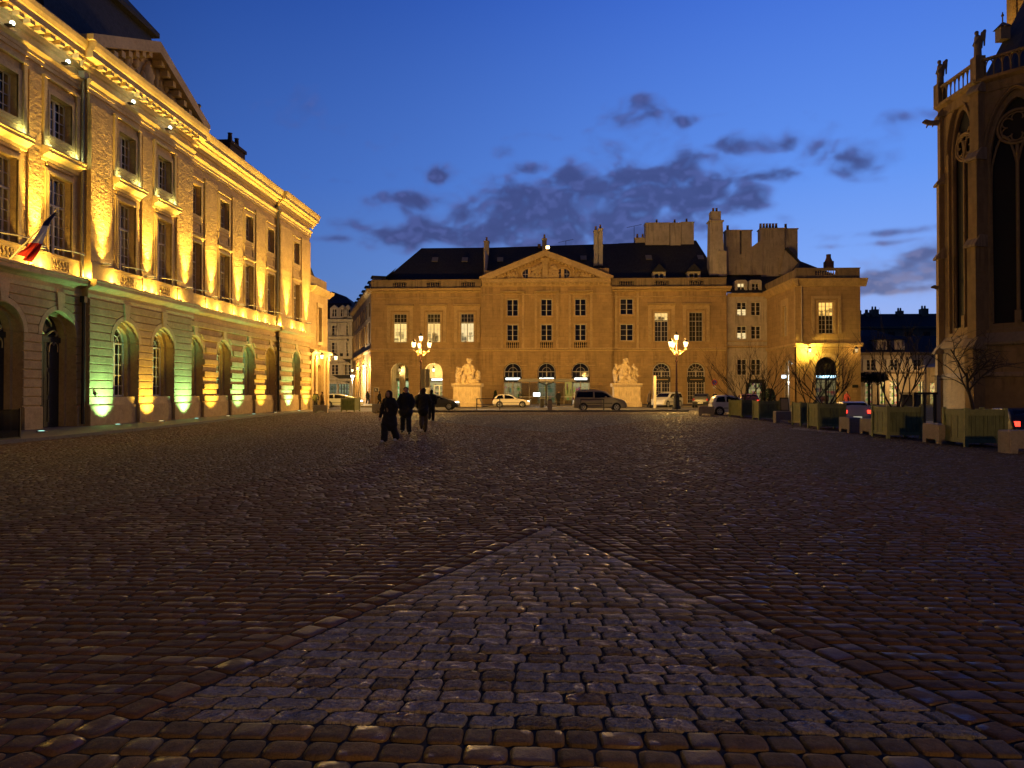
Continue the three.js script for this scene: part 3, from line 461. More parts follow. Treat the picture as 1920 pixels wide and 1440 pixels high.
// French flag on a slanting pole
{
  const fl = thing('flag', 'French tricolour hanging from a slanting white pole on the town hall front', 'flag', [0, 0, 0]);
  const foot = onX(18, 487, TX + .1), tip = onX(106, 396, TX + 2.0);
  mb().rod([foot.x, foot.y, foot.z], [tip.x, tip.y, tip.z], .035, .03).ball(tip.x, tip.y, tip.z, .07).to('pole', M.wood, fl);
  const along = (list, t) => { const k = clamp(t) * (list.length - 1), i = min(list.length - 2, floor(k)); return list[i].clone().lerp(list[i + 1], k - i); };
  const LE = [[104, 397], [82, 414], [66, 440], [52, 462], [37, 476]].map(([u, v], i) => onX(u, v, TX + 2.0 - i * .22)), RE = [[107, 397], [97, 416], [88, 440], [74, 466], [53, 492]].map(([u, v], i) => onX(u, v, TX + 2.0 - i * .12));
  const P = (i, k, t) => { const q = along(LE, k).lerp(along(RE, k), t); q.x += .16 * sin(t * 10 + k * 4) * k; return [q.x, q.y, q.z]; };
  const cols = [[.012, .018, .07], [.72, .7, .66], [.62, .03, .02]];
  ['blue_stripe', 'white_stripe', 'red_stripe'].forEach((name, i) => {
    const NU = 10, NV = 8, pos = [], idx = []; for (let a = 0; a <= NU; a++) for (let b = 0; b <= NV; b++) pos.push(...P(i, (i + a / NU) / 3, b / NV));
    for (let a = 0; a < NU; a++) for (let b = 0; b < NV; b++) { const q = a * (NV + 1) + b; idx.push(q, q + 1, q + NV + 1, q + 1, q + NV + 2, q + NV + 1); }
    const g = new THREE.BufferGeometry(); g.setAttribute('position', new THREE.Float32BufferAttribute(pos, 3)); g.setIndex(idx); g.computeVertexNormals();
    put(g, name, std({ color: new THREE.Color().setRGB(...cols[i]), roughness: .9, side: THREE.DoubleSide }), fl);
  });
}

// ---------------------------------------------------------------- the square: cobbles laid in rows, a great cross of pink stone with grey and brown fields between its arms
const kerbLine = [onGround(-420, 876, -.1), onGround(0, 833, -.1), onGround(200, 813.5, -.1), onGround(345, 798, -.1), onGround(500, 780, -.1), onGround(590, 773, -.1)].map((p) => [p.x, p.z]);
const kerbX = (z) => { for (let i = 0; i < kerbLine.length - 1; i++) { const [a, b] = kerbLine[i], [c, d] = kerbLine[i + 1]; if (z <= b && z >= d) return lerp(a, c, (z - b) / (d - b)); } return z > kerbLine[0][1] ? kerbLine[0][0] : -21.3; };
{
  const sheet = (x0, x1, z0, z1, y, mat, name, nx = 40) => { const g = new THREE.PlaneGeometry(x1 - x0, z1 - z0, nx, 1); g.rotateX(-PI / 2); g.translate((x0 + x1) / 2, 0, (z0 + z1) / 2); const a = g.attributes.position; for (let i = 0; i < a.count; i++) a.setY(i, y + groundY(a.getX(i))); g.computeVertexNormals(); const m = new THREE.Mesh(planarUV(g), mat); m.name = name; m.receiveShadow = true; return structure(m); };
  const far = new THREE.Mesh(planarUV(new THREE.PlaneGeometry(1600, 1600).rotateX(-PI / 2)), M.asphalt); far.name = 'ground'; far.position.y = -.5; structure(far);
  sheet(-21.5, 14.4, -64, 40, -.009, M.joint, 'plaza_bed');
  sheet(-60, 60, -140, -64, -.03, M.asphalt, 'road', 60);
  { const q = new THREE.PlaneGeometry(75, 104, 10, 52); q.rotateX(-PI / 2); q.translate(14.62 + 37.5, 0, -64 + 52); const a = q.attributes.position; for (let i = 0; i < a.count; i++) a.setY(i, -.03 - .44 * sstep(-63, -54, a.getZ(i))); q.computeVertexNormals(); const m = new THREE.Mesh(planarUV(q), M.asphalt); m.name = 'side_road'; structure(m); const ke = new THREE.Group(); ke.name = 'square_edge'; structure(ke); for (let i = 0; i < 50; i++) mb().box(14.35, -.6, -63.5 + i * 1.2 + .006, 14.62, .02, -63.5 + (i + 1) * 1.2 - .006).to('kerb_stone', M.kerb, ke); }
  // fields
  const P = (u, v) => { const p = onGround(u, v); return [p.x, p.z]; };
  const inPoly = (poly, x, z) => { let c = false; for (let i = 0, j = poly.length - 1; i < poly.length; j = i++) { const [xi, zi] = poly[i], [xj, zj] = poly[j]; if ((zi > z) !== (zj > z) && x < (xj - xi) * (z - zi) / (zj - zi) + xi) c = !c; } return c; };
  const near = [P(1030, 985), P(250, 1350), P(1870, 1386)];
  const left = [P(735, 857), P(595, 794), P(0, 846), P(-700, 900), P(-700, 1090), P(0, 984)];
  const right = [P(1318, 855), P(1455, 802), P(2300, 880), P(2300, 1010), P(1920, 962)];
  const back = [P(1040, 812), P(700, 779), P(1294, 778)];
  const blue = [P(1465, 812), P(1490, 801), P(1600, 812)];
  const distTo = (a, b, x, z) => { const dx = b[0] - a[0], dz = b[1] - a[1], t = ((x - a[0]) * dx + (z - a[1]) * dz) / (dx * dx + dz * dz); return [t, ((x - a[0]) * dz - (z - a[1]) * dx) / hypot(dx, dz)]; };
  const base = (near[1][1] + near[2][1]) / 2;
  const [A, Bl, Br] = near;
  const R = rng(77);
  const stones = [];                                          // [x, z, length, depth, turn, field]
  const addStone = (x, z, l, d, turn, field, shear = 0) => { if (abs(x - .049 * -z) > .78 * -z + 3.2 || x < kerbX(z) + .12) return; stones.push([x, z, l, d, turn, field, shear]); };
  const BW = .19;
  const edgeOf = (a, b) => { const len = hypot(b[0] - a[0], b[1] - a[1]), dx = (b[0] - a[0]) / len, dz = (b[1] - a[1]) / len; return { a, dx, dz, len }; };
  const eL = edgeOf(A, Bl), eR = edgeOf(A, Br);
  const extL = 14, extR = 14;
  const field = (x, z) => { if (z > base) { const w = distTo(A, Bl, x, z)[1], q = distTo(A, Br, x, z)[1]; if (w > 0 === distTo(A, Bl, A[0], base)[1] > 0 && q > 0 === distTo(A, Br, A[0], base)[1] > 0) return 'border'; return 'pink'; } if (inPoly(near, x, z)) return 'grey'; if (inPoly(left, x, z)) return 'brown'; if (inPoly(right, x, z)) return 'brown2'; if (inPoly(back, x, z)) return 'slate'; if (inPoly(blue, x, z)) return 'grey'; return 'pink'; };
  const spec = { pink: [.205, .142], grey: [.215, .142], brown: [.15, .12], brown2: [.15, .12], slate: [.2, .14], border: [.178, .168] };
  const lay = (kind, xa, xb, z, D, test, shear) => {                 // one row of one kind between two limits; the last stone is cut to fit
    const L = spec[kind][0]; let x = xa;
    while (x < xb - .03) {
      let l = L * (.78 + .5 * R()); if (xb - x - l < L * .45) l = xb - x < L * 1.5 ? xb - x : (xb - x) / 2;
      const zc = z + (R() - .5) * D * .05 + (kind[0] === 'b' && kind !== 'border' ? .10 * sin(x * 1.1) : 0), xc = x + l / 2; x += l;
      if (l < .05 || (test && field(xc, zc) !== kind)) continue;
      addStone(xc, zc, l, D, shear ? 0 : (R() - .5) * .03, kind, shear ? shear((xc - xa) / (xb - xa), xc) : 0);
    }
  };
  const edgeX = (e, z) => e.a[0] + e.dx / e.dz * (z - e.a[1]), wide = (e) => BW / e.dz;
  const limits = (z) => { const half = .78 * -z + 3.4; return [max(-21, .049 * -z - half) + R() * .1, min(14.33, .049 * -z + half)]; };
  for (let r = 0; r < 470; r++) {
    const z = base - spec.pink[1] * (r + .5); if (z < -62.2) break; const [xa, xb] = limits(z);
    if (z > A[1] - .05) { const kL = eL.dx / eL.dz, kR = eR.dx / eR.dz, sl = (t, x) => kL * sstep(-1.6, -.1, x - edgeX(eL, z) + wide(eL)), sr = (t, x) => kR * (1 - sstep(.1, 1.6, x - edgeX(eR, z) - wide(eR))); lay('pink', xa, edgeX(eL, z) - wide(eL), z, .142, false, sl); if (z > A[1] + .1) lay('grey', edgeX(eL, z) + .015, edgeX(eR, z) - .015, z, .142, false, (t) => lerp(kL, kR, t)); lay('pink', edgeX(eR, z) + wide(eR), xb, z, .142, false, sr); }
    else for (const k of ['pink', 'slate', 'grey']) lay(k, xa, xb, z, .142, true);
  }
  for (let r = 0; r < 12; r++) { const z = base + .168 * (r + .5); if (z > -1.9) break; const [xa, xb] = limits(z); lay('pink', xa, edgeX(eL, z) - wide(eL), z, .168); lay('border', edgeX(eL, z) + .01, edgeX(eR, z) - .01, z, .168); lay('pink', edgeX(eR, z) + wide(eR), xb, z, .168); }
  for (let z = A[1]; z > -62; z -= .12) { const [xa, xb] = limits(z); lay('brown', xa, 0, z, .12, true); lay('brown2', 0, xb, z, .12, true); }
  for (const [e, side] of [[eL, 1], [eR, -1]]) for (let t = -.1; t < e.len + 2.2;) { const l = .17 + .07 * R(); const x = e.a[0] + e.dx * (t + l / 2) - e.dz * side * BW / 2, z = e.a[1] + e.dz * (t + l / 2) + e.dx * side * BW / 2; addStone(x, z, l, BW * .98, -atan2(e.dz, e.dx), 'edge'); t += l; }
  // stone shapes
  const shape = (seed, nx, nz, bumpy) => {
    const q = rng(seed), pos = [], idx = [], uv = [], NX = nx + 2, NZ = nz + 2, ph = [q() * 9, q() * 9], cut = [q() * .10, q() * .10, q() * .10, q() * .10];
    for (let j = 0; j <= NZ; j++) for (let i = 0; i <= NX; i++) {
      const a = clamp((i - 1) / nx * 2 - 1, -1, 1), b = clamp((j - 1) / nz * 2 - 1, -1, 1), rim = i === 0 || j === 0 || i === NX || j === NZ;
      const aa = sin(a * PI / 2) * .35 + a * .65, bb = sin(b * PI / 2) * .35 + b * .65;
      const corner = abs(a) * abs(b), ci = (a > 0 ? 1 : 0) + (b > 0 ? 2 : 0), k = 1 - (corner ** 3) * (.07 + cut[ci]);
      let x = aa * .486 * k + .03 * (vnoise(b * 1.6 + ph[0], seed) - .5), z = bb * .478 * k + .03 * (vnoise(a * 1.9 + ph[1], seed + 3) - .5);
      const fall = max(abs(a) ** 8, abs(b) ** 7);
      let y = .004 * (1 - abs(a) ** 3 * .5 - abs(b) ** 3 * .5) + .004 * (1 - fall * 2) + .010 * (fbm(a * 1.2 + ph[0], b * 1.2 + ph[1], 2) - .5) * (1 - fall) + (bumpy ? bumpy * 1.5 * (fbm(a * 3.2 + ph[1], b * 5 + ph[0], 3) - .5) * (1 - fall * .6) : 0);
      if (rim) { y = -.06; x *= 1.01; z *= 1.01; }
      pos.push(x, y, z); uv.push(x * .2 + ph[0], z * .15 + ph[1]);
    }
    for (let j = 0; j < NZ; j++) for (let i = 0; i < NX; i++) { const p = j * (NX + 1) + i; idx.push(p, p + NX + 1, p + 1, p + 1, p + NX + 1, p + NX + 2); }
    const g = new THREE.BufferGeometry(); g.setAttribute('position', new THREE.Float32BufferAttribute(pos, 3)); g.setAttribute('uv', new THREE.Float32BufferAttribute(uv, 2)); g.setIndex(idx); g.computeVertexNormals(); return g;
  };
  const pits = tex(256, (x, y) => { const a = fbm(x * 10, y * 10, 4, 10, 2), b = sstep(.62, .78, fbm(x * 34, y * 34, 3, 34, 7)); return clamp(.5 + .7 * (a - .5) - .4 * b); });
  const tint = tex(256, (x, y) => { const a = fbm(x * 8, y * 8, 4, 8, 12), b = fbm(x * 48, y * 48, 3, 48, 3); const v = .75 + .5 * (a - .5) + .5 * (b - .5); return [v, v * .98, v * .95]; }, true);
  // worn hollows polished by feet: small smooth patches on rougher stone
  const worn = tex(512, (x, y) => { const a = fbm(x * 12, y * 14, 3, 0 || 12, 41), b = fbm(x * 60, y * 60, 2, 60, 9); return clamp(.88 + .16 * (b - .5) - .50 * sstep(.67, .73, a)); });
  const mat = (rough, bs, bm) => new THREE.MeshPhysicalMaterial({ specularIntensity: rough > .9 ? .7 : .9, map: sized(tint, .35), bumpMap: sized(pits, bm ?? .22), bumpScale: bs, roughness: rough, roughnessMap: sized(worn, 1.9), color: 0xffffff });
  const smooth = [mat(.96, .004), mat(.88, .003), mat(.70, .003)], hewn = [mat(.92, .02, .19), mat(.80, .018, .17)];
  const V = { smooth: [], hewn: [] }, VN = { smooth: [], hewn: [] };
  for (let i = 0; i < 9; i++) { V.smooth.push([shape(100 + i, 5, 4, .002), smooth[i % 9 < 6 ? 0 : i % 9 < 8 ? 1 : 2]]); VN.smooth.push([shape(100 + i, 9, 7, .004), V.smooth[i][1]]); }
  for (let i = 0; i < 7; i++) { V.hewn.push([shape(200 + i, 5, 4, .010), hewn[i % 2]]); VN.hewn.push([shape(200 + i, 12, 9, .016), V.hewn[i][1]]); }
  const tone = { //
    pink: [.108, .057, .030], grey: [.27, .238, .212], brown: [.120, .078, .034], brown2: [.095, .064, .034], slate: [.11, .09, .078], border: [.15, .092, .040], edge: [.11, .058, .030] };
  const dims = (s) => { const k = s[5] === 'grey' ? .96 : .97; return [s[2] * k, s[3] * k]; };
  const color = (s) => { const t = tone[s[5]], v = .80 + .40 * R(), w = (R() - .5) * .16, br = s[5] === 'grey' && R() < .28; const c = br ? [.20, .145, .095] : t; return [c[0] * v * (1 + w), c[1] * v, c[2] * v * (1 - w)]; };
  stones.sort((a, b) => (a[0] * a[0] + a[1] * a[1]) - (b[0] * b[0] + b[1] * b[1]));
  const paving = new THREE.Group(); paving.name = 'paving'; structure(paving);
  const inView = (s) => abs(s[0] - .049 * -s[1]) < .73 * -s[1] && s[1] < -3.25;
  const singles = new Set(stones.filter(inView).slice(0, 298));
  const mats = {};
  const buckets = new Map(), m4 = new THREE.Matrix4(), q = new THREE.Quaternion(), eu = new THREE.Euler(), sc = new THREE.Vector3(), po = new THREE.Vector3();
  const shr = new THREE.Matrix4(), whole = (s) => { m4.compose(po, q.setFromEuler(eu), sc); const out = m4.clone(); if (s[6]) { shr.set(1, 0, s[6], 0, 0, 1, 0, 0, 0, 0, 1, 0, 0, 0, 0, 1); out.setPosition(0, 0, 0).premultiply(shr).setPosition(po.x, po.y, po.z); } return out; };
  for (const s of stones) {
    const set = s[5] === 'grey' ? 'hewn' : 'smooth', list = singles.has(s) ? VN[set] : V[set], k = floor(R() * list.length), [l, d] = dims(s);
    eu.set((R() - .5) * .022, s[4] + (R() < .5 ? PI : 0), (R() - .5) * .018); po.set(s[0], groundY(s[0]) + (R() - .5) * .005, s[1]); sc.set(l, 1, d);
    const c = color(s);
    if (singles.has(s)) {
      const key = set + k + '_' + floor(R() * 4) + s[5];
      if (!mats[key]) { mats[key] = list[k][1].clone(); mats[key].color.setRGB(...c); }
      const m = put(list[k][0], 'cobblestone', mats[key], paving); m.matrixAutoUpdate = false; m.matrix.copy(whole(s)); continue;
    }
    const key = set + k; if (!buckets.has(key)) buckets.set(key, [list[k], []]);
    buckets.get(key)[1].push([whole(s), new THREE.Color().setRGB(...c)]);
  }
  for (const [[geo, material], list] of buckets.values()) { const im = new THREE.InstancedMesh(geo, material, list.length); list.forEach(([m, c], i) => { im.setMatrixAt(i, m); im.setColorAt(i, c); }); im.name = 'cobblestones'; im.userData.kind = 'stuff'; paving.add(im); }
  console.log('stones', stones.length);
  // pavement along the town hall, with its kerb stones
  const pv = new THREE.Group(); pv.name = 'pavement'; structure(pv);
  const outer = kerbLine.map(([x, z]) => [x - .16, z]), kz = kerbLine[kerbLine.length - 1];
  const shp = new THREE.Shape([[-27, kerbLine[0][1]], ...outer, [-22.4, kz[1] - 6], [-27, kz[1] - 6]].map(([x, z]) => new THREE.Vector2(x, -z))); const pg = new THREE.ExtrudeGeometry(shp, { depth: .3, bevelEnabled: false }); pg.rotateX(-PI / 2); pg.translate(0, -.302, 0); put(planarUV(pg), 'pavement_slab', M.slab, pv);
  for (let i = 0; i < kerbLine.length - 1; i++) {
    const [a, b] = kerbLine[i], [c, d] = kerbLine[i + 1], len = hypot(c - a, d - b), k = max(1, Math.round(len / 1.1)), turn = atan2(-(d - b), c - a);
    for (let j = 0; j < k; j++) { const t = (j + .5) / k, g = mb().box(-len / k / 2 + .006, -.3, -.16, len / k / 2 - .006, .0 + .006, .0).geo(); const m = put(g, 'kerb_stone', M.kerb, pv, [lerp(a, c, t), 0, lerp(b, d, t)]); m.rotation.y = turn + .002 * (j % 3 - 1); }
  }
  // long kerb between the square and the road before the guardhouse
  const k0 = onGround(700, 773), k1 = onGround(1292, 772), isl = new THREE.Group(); isl.name = 'roadside_kerb'; structure(isl);
  for (let i = 0; i < 26; i++) { const a = lerp(k0.x, k1.x, i / 26), b = lerp(k0.x, k1.x, (i + 1) / 26), z = lerp(k0.z, k1.z, (i + .5) / 26); mb().box(a + .008, -.1, -.5, b - .008, .15, 0).to('kerb_stone', M.kerb, isl, [0, 0, z]); }
  const walk = new THREE.Group(); walk.name = 'far_pavement'; structure(walk);
  mb().box(-25, -.2, -95, 30, .06, -80.6).to('pavement_slab', M.slab, walk);
}

// ---------------------------------------------------------------- guardhouse facing the square: two wings and a pedimented middle
const GZ = -95;
{
  const G = thing('guardhouse', 'wide ochre stone building with a triangular pediment facing across the square', 'building', [0, 0, GZ]);
  const S = (u, n = 0) => onZ(u, 735, GZ + n).x, Y = (v, n = 0, u = 1025) => onZ(u, v, GZ + n).y, nA = .55;
  const wings = [
    { x0: S(695), x1: S(902), n: 0, wins: [750, 813, 876], arches: [749.5, 813] },
    { x0: S(902), x1: S(1147), n: nA, arches: [961.6, 1025, 1088.7], mid: true },
    { x0: S(1147), x1: S(1363), n: 0, wins: [1240.5, 1305.5], pair: 1175.5, arches: [1240.8, 1305.5] },
  ];
  const yB = -.15, LED = Y(655), COR = Y(541), BAL = Y(524), FRI = Y(557), spring = Y(697), aw = 2.42;
  for (const g of wings) {
    const { x0, x1, n } = g, W = (u) => S(u, n), V = (v) => Y(v, n);
    const arches = g.arches.map((u) => ({ c: W(u), w: aw, spring }));
    const up = [];
    if (g.mid) for (const u of [961, 1024.8, 1088.5]) { up.push({ c: W(u), w: 1.5, y0: V(592.3), y1: V(560.5), k: 'hi' }); up.push({ c: W(u), w: 1.5, y0: V(639), y1: V(608), k: 'lo' }); }
    const panels = g.mid ? up.filter((o) => o.k === 'lo').map((o) => rectPath(o.c, 1.66, V(652), V(641.3))) : [];
    for (const u of g.wins ?? []) up.push({ c: W(u), w: 1.78, y0: V(641), y1: V(587), k: 'tall', u });
    if (g.pair) { up.push({ c: W(g.pair), w: 1.75, y0: V(590.5), y1: V(560.7), k: 'hi' }); up.push({ c: W(g.pair), w: 1.75, y0: V(639.5), y1: V(608), k: 'lo' }); }
    mb().poly([[x0, yB - .3], [x1, yB - .3], [x1, LED], [x0, LED]], n - .5, n, arches.map((o) => archPath(o.c, o.w, yB - .25, o.spring))).to('wall', M.far, G);
    mb().poly([[x0, LED], [x1, LED], [x1, COR - .1], [x0, COR - .1]], n - .5, n, [...up.map((o) => rectPath(o.c, o.w, o.y0, o.y1)), ...panels]).to('wall', M.far, G);
    courses(G, 'stone_course', M.far, x0, x1, .75, LED - .5, n, .56, arches, .10, .09, .02, 0, 5 + n);
    for (const o of arches) {
      for (const k of [.18, .34, .5, .66, .82]) { const a = k * PI, r0 = o.w / 2 + .06, r1 = o.w / 2 + .95; const dx = cos(a), dy = sin(a), tx = -dy, ty = dx, w0 = .10 * 2, w1 = .17 * 2; mb().faces([[o.c + dx * r0 + tx * w0, o.spring + dy * r0 + ty * w0, n + .07], [o.c + dx * r0 - tx * w0, o.spring + dy * r0 - ty * w0, n + .07], [o.c + dx * r1 - tx * w1, o.spring + dy * r1 - ty * w1, n + .07], [o.c + dx * r1 + tx * w1, o.spring + dy * r1 + ty * w1, n + .07], [o.c + dx * r0 + tx * w0, o.spring + dy * r0 + ty * w0, n], [o.c + dx * r0 - tx * w0, o.spring + dy * r0 - ty * w0, n], [o.c + dx * r1 - tx * w1, o.spring + dy * r1 - ty * w1, n], [o.c + dx * r1 + tx * w1, o.spring + dy * r1 + ty * w1, n]], [[1, 0, 3, 2], [0, 4, 7, 3], [5, 1, 2, 6], [4, 0, 1, 5], [3, 7, 6, 2]]).to('voussoir', M.farTrim, G); }
    }
    mb().profile([[n - .01, LED - .32], [n + .1, LED - .28], [n + .12, LED - .1], [n + .42, LED - .04], [n + .42, LED + .12], [n - .01, LED + .18]], x0 - (g.mid ? .15 : 0), x1 + (g.mid ? .15 : 0)).to('string_course', M.farTrim, G);
    if (!g.mid) {
      mb().profile([[n - .01, FRI - .12], [n + .16, FRI - .1], [n + .16, FRI + .02], [n - .01, FRI + .04]], x0, x1).to('string_course', M.farTrim, G);
      mb().profile([[n - .01, COR - .5], [n + .12, COR - .42], [n + .18, COR - .3], [n + .7, COR - .2], [n + .7, COR - .04], [n + .85, COR + .06], [n - .01, COR + .1]], x0 - (x0 < -20 ? .4 : 0), x1 + (x1 > 20 ? .5 : 0)).to('cornice', M.farTrim, G);
      // attic balustrade: solid lengths and openings with balusters
      const ops = x0 < -10 ? [[736, 762], [799.5, 825.6], [864, 890]] : [[1162, 1189], [1228, 1254], [1293.5, 1320]];
      mb().poly([[x0, COR + .1], [x1, COR + .1], [x1, BAL], [x0, BAL]], n - .5, n - .05, ops.map(([a, b]) => [[S(a), Y(535.5)], [S(b), Y(535.5)], [S(b), Y(527.5)], [S(a), Y(527.5)]])).to('parapet', M.farDirty, G);
      mb().box(x0, BAL, n - .55, x1, BAL + .1, n + .02).to('parapet_cap', M.farDirty, G);
      for (const [a, b] of ops) for (let i = 0; i < 6; i++) put(baluster(Y(527.5) - Y(535.5), .11), 'baluster', M.farDirty, G, [lerp(S(a), S(b), (i + .5) / 6), Y(535.5), n - .28]);
    }
    // windows above
    for (const o of up) {
      const lit = o.k === 'tall' && o.u < 900;
      if (o.k === 'tall') {
        const tr = lerp(o.y0, o.y1, .70), half = o.u > 1200 && o.u < 1260;
        win(G, { ...o, n: n - .28, cols: 4, rows: lit ? 3 : 4, transom: tr, bar: .035, lit: lit ? roomMats[o.u > 800 ? (o.u > 850 ? 2 : 1) : 0] : half ? roomMats[1] : undefined, litFrom: half ? tr + .2 : o.y0, litTo: lit ? tr - .1 : o.y1 });
        mb().poly([[o.c - 1.75, V(641.5)], [o.c + 1.75, V(641.5)], [o.c + 1.75, V(575)], [o.c - 1.75, V(575)]], n - .003, n + .16, [rectPath(o.c, 2.6, V(641.4), V(581))]).to('window_surround', M.farTrim, G);
        mb().poly([[o.c - 1.15, V(641.5)], [o.c + 1.15, V(641.5)], [o.c + 1.15, V(584)], [o.c - 1.15, V(584)]], n - .002, n + .10, [rectPath(o.c, o.w, V(641.4), o.y1)]).to('window_surround', M.farTrim, G);
        mb().profile([[n, V(575.5)], [n + .2, V(575)], [n + .24, V(573)], [n + .6, V(572)], [n + .6, V(570.2)], [n, V(569)]], o.c - 1.85, o.c + 1.85).to('window_hood', M.farTrim, G);
      } else {
        win(G, { ...o, n: n - .28, cols: 2, rows: 3, bar: .05, frame: .09 });
        mb().poly([[o.c - o.w / 2 - .16, o.y0 - .14], [o.c + o.w / 2 + .16, o.y0 - .14], [o.c + o.w / 2 + .16, o.y1 + .14], [o.c - o.w / 2 - .16, o.y1 + .14]], n - .002, n + .11, [rectPath(o.c, o.w, o.y0, o.y1)]).to('window_surround', M.farTrim, G);
        if (o.k === 'lo' && g.mid) for (let i = 0; i < 6; i++) put(baluster(.72, .1), 'baluster', M.farTrim, G, [o.c - .68 + i * .272, V(652), n + .04]);
        if (o.k === 'hi') { for (const s of [-1, 1]) mb().box(o.c + s * 1.42 - .16, V(653), n - .004, o.c + s * 1.42 + .16, V(549), n + .18).to('window_strip', M.farTrim, G); mb().profile([[n, V(549.3)], [n + .2, V(549)], [n + .55, V(547.5)], [n + .55, V(545.8)], [n, V(545)]], o.c - 1.65, o.c + 1.65).to('window_hood', M.farTrim, G); }
      }
    }
    // arcade: shop windows in the middle, a lit passage on the left, glazed doors on the right
    arches.forEach((o, i) => {
      const c = o.c;
      if (g.mid) {
        win(G, { c, w: aw - .1, y0: .1, y1: spring, n: n - .35, cols: 4, rows: 6, arch: true, bar: .05, frame: .1, spokes: [.5], lit: shopMats[i], litFrom: .1, litTo: Y(718), glass: M.pane });
        mb().box(c - 1.25, Y(715.5), n - .34, c + 1.25, Y(706.5), n - .1).to('fascia', M.woodDark, G);
        const seg = i === 1 ? [[-.95, -.55], [-.45, .95]] : i ? [[-.8, .85]] : [[-.95, .95]];
        for (const [a, b] of seg) mb().box(c + a, Y(712.3), n - .1, c + b, Y(708.6), n - .05).to('sign_light', glowSign, G);
        const l = new THREE.RectAreaLight(0xffffff, 2.0, 2.0, .35); l.color.setRGB(.9, 1, .95); l.position.set(c, Y(710.5), GZ + n + .0); l.lookAt(c, Y(710.5) - .6, GZ + n + 6); scene.add(l);
      } else if (x0 < -10) {
        mb().box(c - 2.2, yB, n - 5.2, c + 2.2, 5.6, n - 5).to('passage_wall', M.plaster, G); mb().box(c - 2.2, 5.6, n - 5, c + 2.2, 5.7, n - .5).to('passage_ceiling', M.plaster, G);
        for (const s of [-1, 1]) mb().box(c + s * 2.25 - .06, yB, n - 5, c + s * 2.25 + .06, 5.6, n - .5).to('passage_wall', M.plaster, G);
        const d = mb().box(c - 1.15, .02, n - 4.2, c + 1.15, 3.2, n - 4.1).geo(); put(d, 'shop_window_light', i ? shopMats[2] : shopMats[3], G);
        mb().box(c - 1.3, 3.2, n - 4.25, c + 1.3, 3.6, n - 3.8).to('fascia', M.woodDark, G);
        if (i) mb().box(c - .9, 3.28, n - 3.8, c + .9, 3.5, n - 3.74).to('sign_light', glowSign, G);
        if (i) { const door = win(G, { c: c + .25, w: 1.6, y0: .02, y1: 2.6, n: n - 3.6, cols: 2, rows: 3, bar: .05, frame: .1 }); } else mb().box(c - .5, .02, n - 2.6, c + .3, 5.5, n - 2.2).to('passage_pillar', M.plasterDirty, G);
      } else {
        win(G, { c, w: aw - .1, y0: .1, y1: spring, n: n - .3, cols: 6, rows: 8, arch: true, bar: .045, frame: .12, spokes: [.17, .33, .5, .67, .83] });
        mb().box(c - 1.15, Y(716.5), n - .29, c + 1.15, Y(707), n - .12).to('fascia', M.woodDark, G);
        mb().box(c - .8, Y(712.6), n - .12, c + .85, Y(711), n - .115).to('sign_lettering', M.farTrim, G);
      }
    });
  }
  // pediment
  {
    const n = nA, xl = S(899, n), xr = S(1150, n), c = S(1022, n), b0 = Y(536, n), b1 = Y(523, n), ap = Y(470, n);
    mb().box(S(902), COR - .1, n - .5, S(1147), b0 - .0, n + .0).to('frieze', M.far, G);
    mb().profile([[n - .01, b0 - 1.2], [n + .08, b0 - 1.18], [n + .1, b0 - 1.05], [n - .01, b0 - 1.0]], S(902), S(1147)).to('string_course', M.farTrim, G);
    mb().profile([[n - .3, b0 - .1], [n + .12, b0 - .05], [n + .16, b0 + .2], [n + .55, b0 + .42], [n + .55, b1 - .2], [n + .68, b1 - .05], [n + .68, b1], [n - .3, b1]], xl + .35, xr - .35).to('cornice', M.farTrim, G);
    for (let i = 0; i < 27; i++) mb().box(-.12, b0 + .12, n + .1, .12, b0 + .36, n + .46).to('modillion', M.farTrim, G, [lerp(xl + .7, xr - .7, i / 26), 0, 0]);
    const oculi = [993, 1055].map((u) => S(u, n)), oy = Y(513.5, n), th = [];
    for (const o of oculi) { const p = new THREE.Path(); p.absellipse(o, oy, .98, .72, 0, 2 * PI, true); th.push(p); }
    mb().poly([[xl + .9, b1], [xr - .9, b1], [c, ap - .75]], n - .4, n, th).to('tympanum', M.far, G);
    for (const o of oculi) { const t = new THREE.TorusGeometry(1.05, .12, 6, 28); t.scale(1, .77, 1); t.translate(o, oy, n + .02); put(planarUV(t.toNonIndexed()), 'oculus_frame', M.farTrim, G); mb().box(o - .22, oy - .75, n - .3, o + .22, oy + .75, n - .01).to('oculus_post', M.farTrim, G); const w = mb().box(o - 1, oy - .03, n - .28, o + 1, oy + .03, n - .25).box(o - .6, oy - .7, n - .27, o - .56, oy + .7, n - .25).box(o + .56, oy - .7, n - .27, o + .6, oy + .7, n - .25).to('window', M.wood, G); const pg = new THREE.CircleGeometry(1, 20); pg.scale(.98, .72, 1); put(pg, 'pane', M.pane, w, [o, oy, n - .3]); }
    for (const [a, s] of [[xl, 1], [xr, -1]]) { const sl = (ap - b1) / abs(c - a); mb().poly(s > 0 ? [[a, b1 + .02], [a + 1.6, b1 + .02], [c, ap - .78], [c, ap], [a, b1 + .25]] : [[a, b1 + .02], [a, b1 + .25], [c, ap], [c, ap - .78], [a - 1.6, b1 + .02]], n - .4, n + .68).to('raking_cornice', M.farTrim, G); for (let i = 1; i < 16; i++) { const x = lerp(a + s * 1.7, c, i / 16), y = b1 + abs(x - a) * sl - .95; mb().box(x - .12, y, n, x + .12, y + .24, n + .42).to('modillion', M.farTrim, G); } }
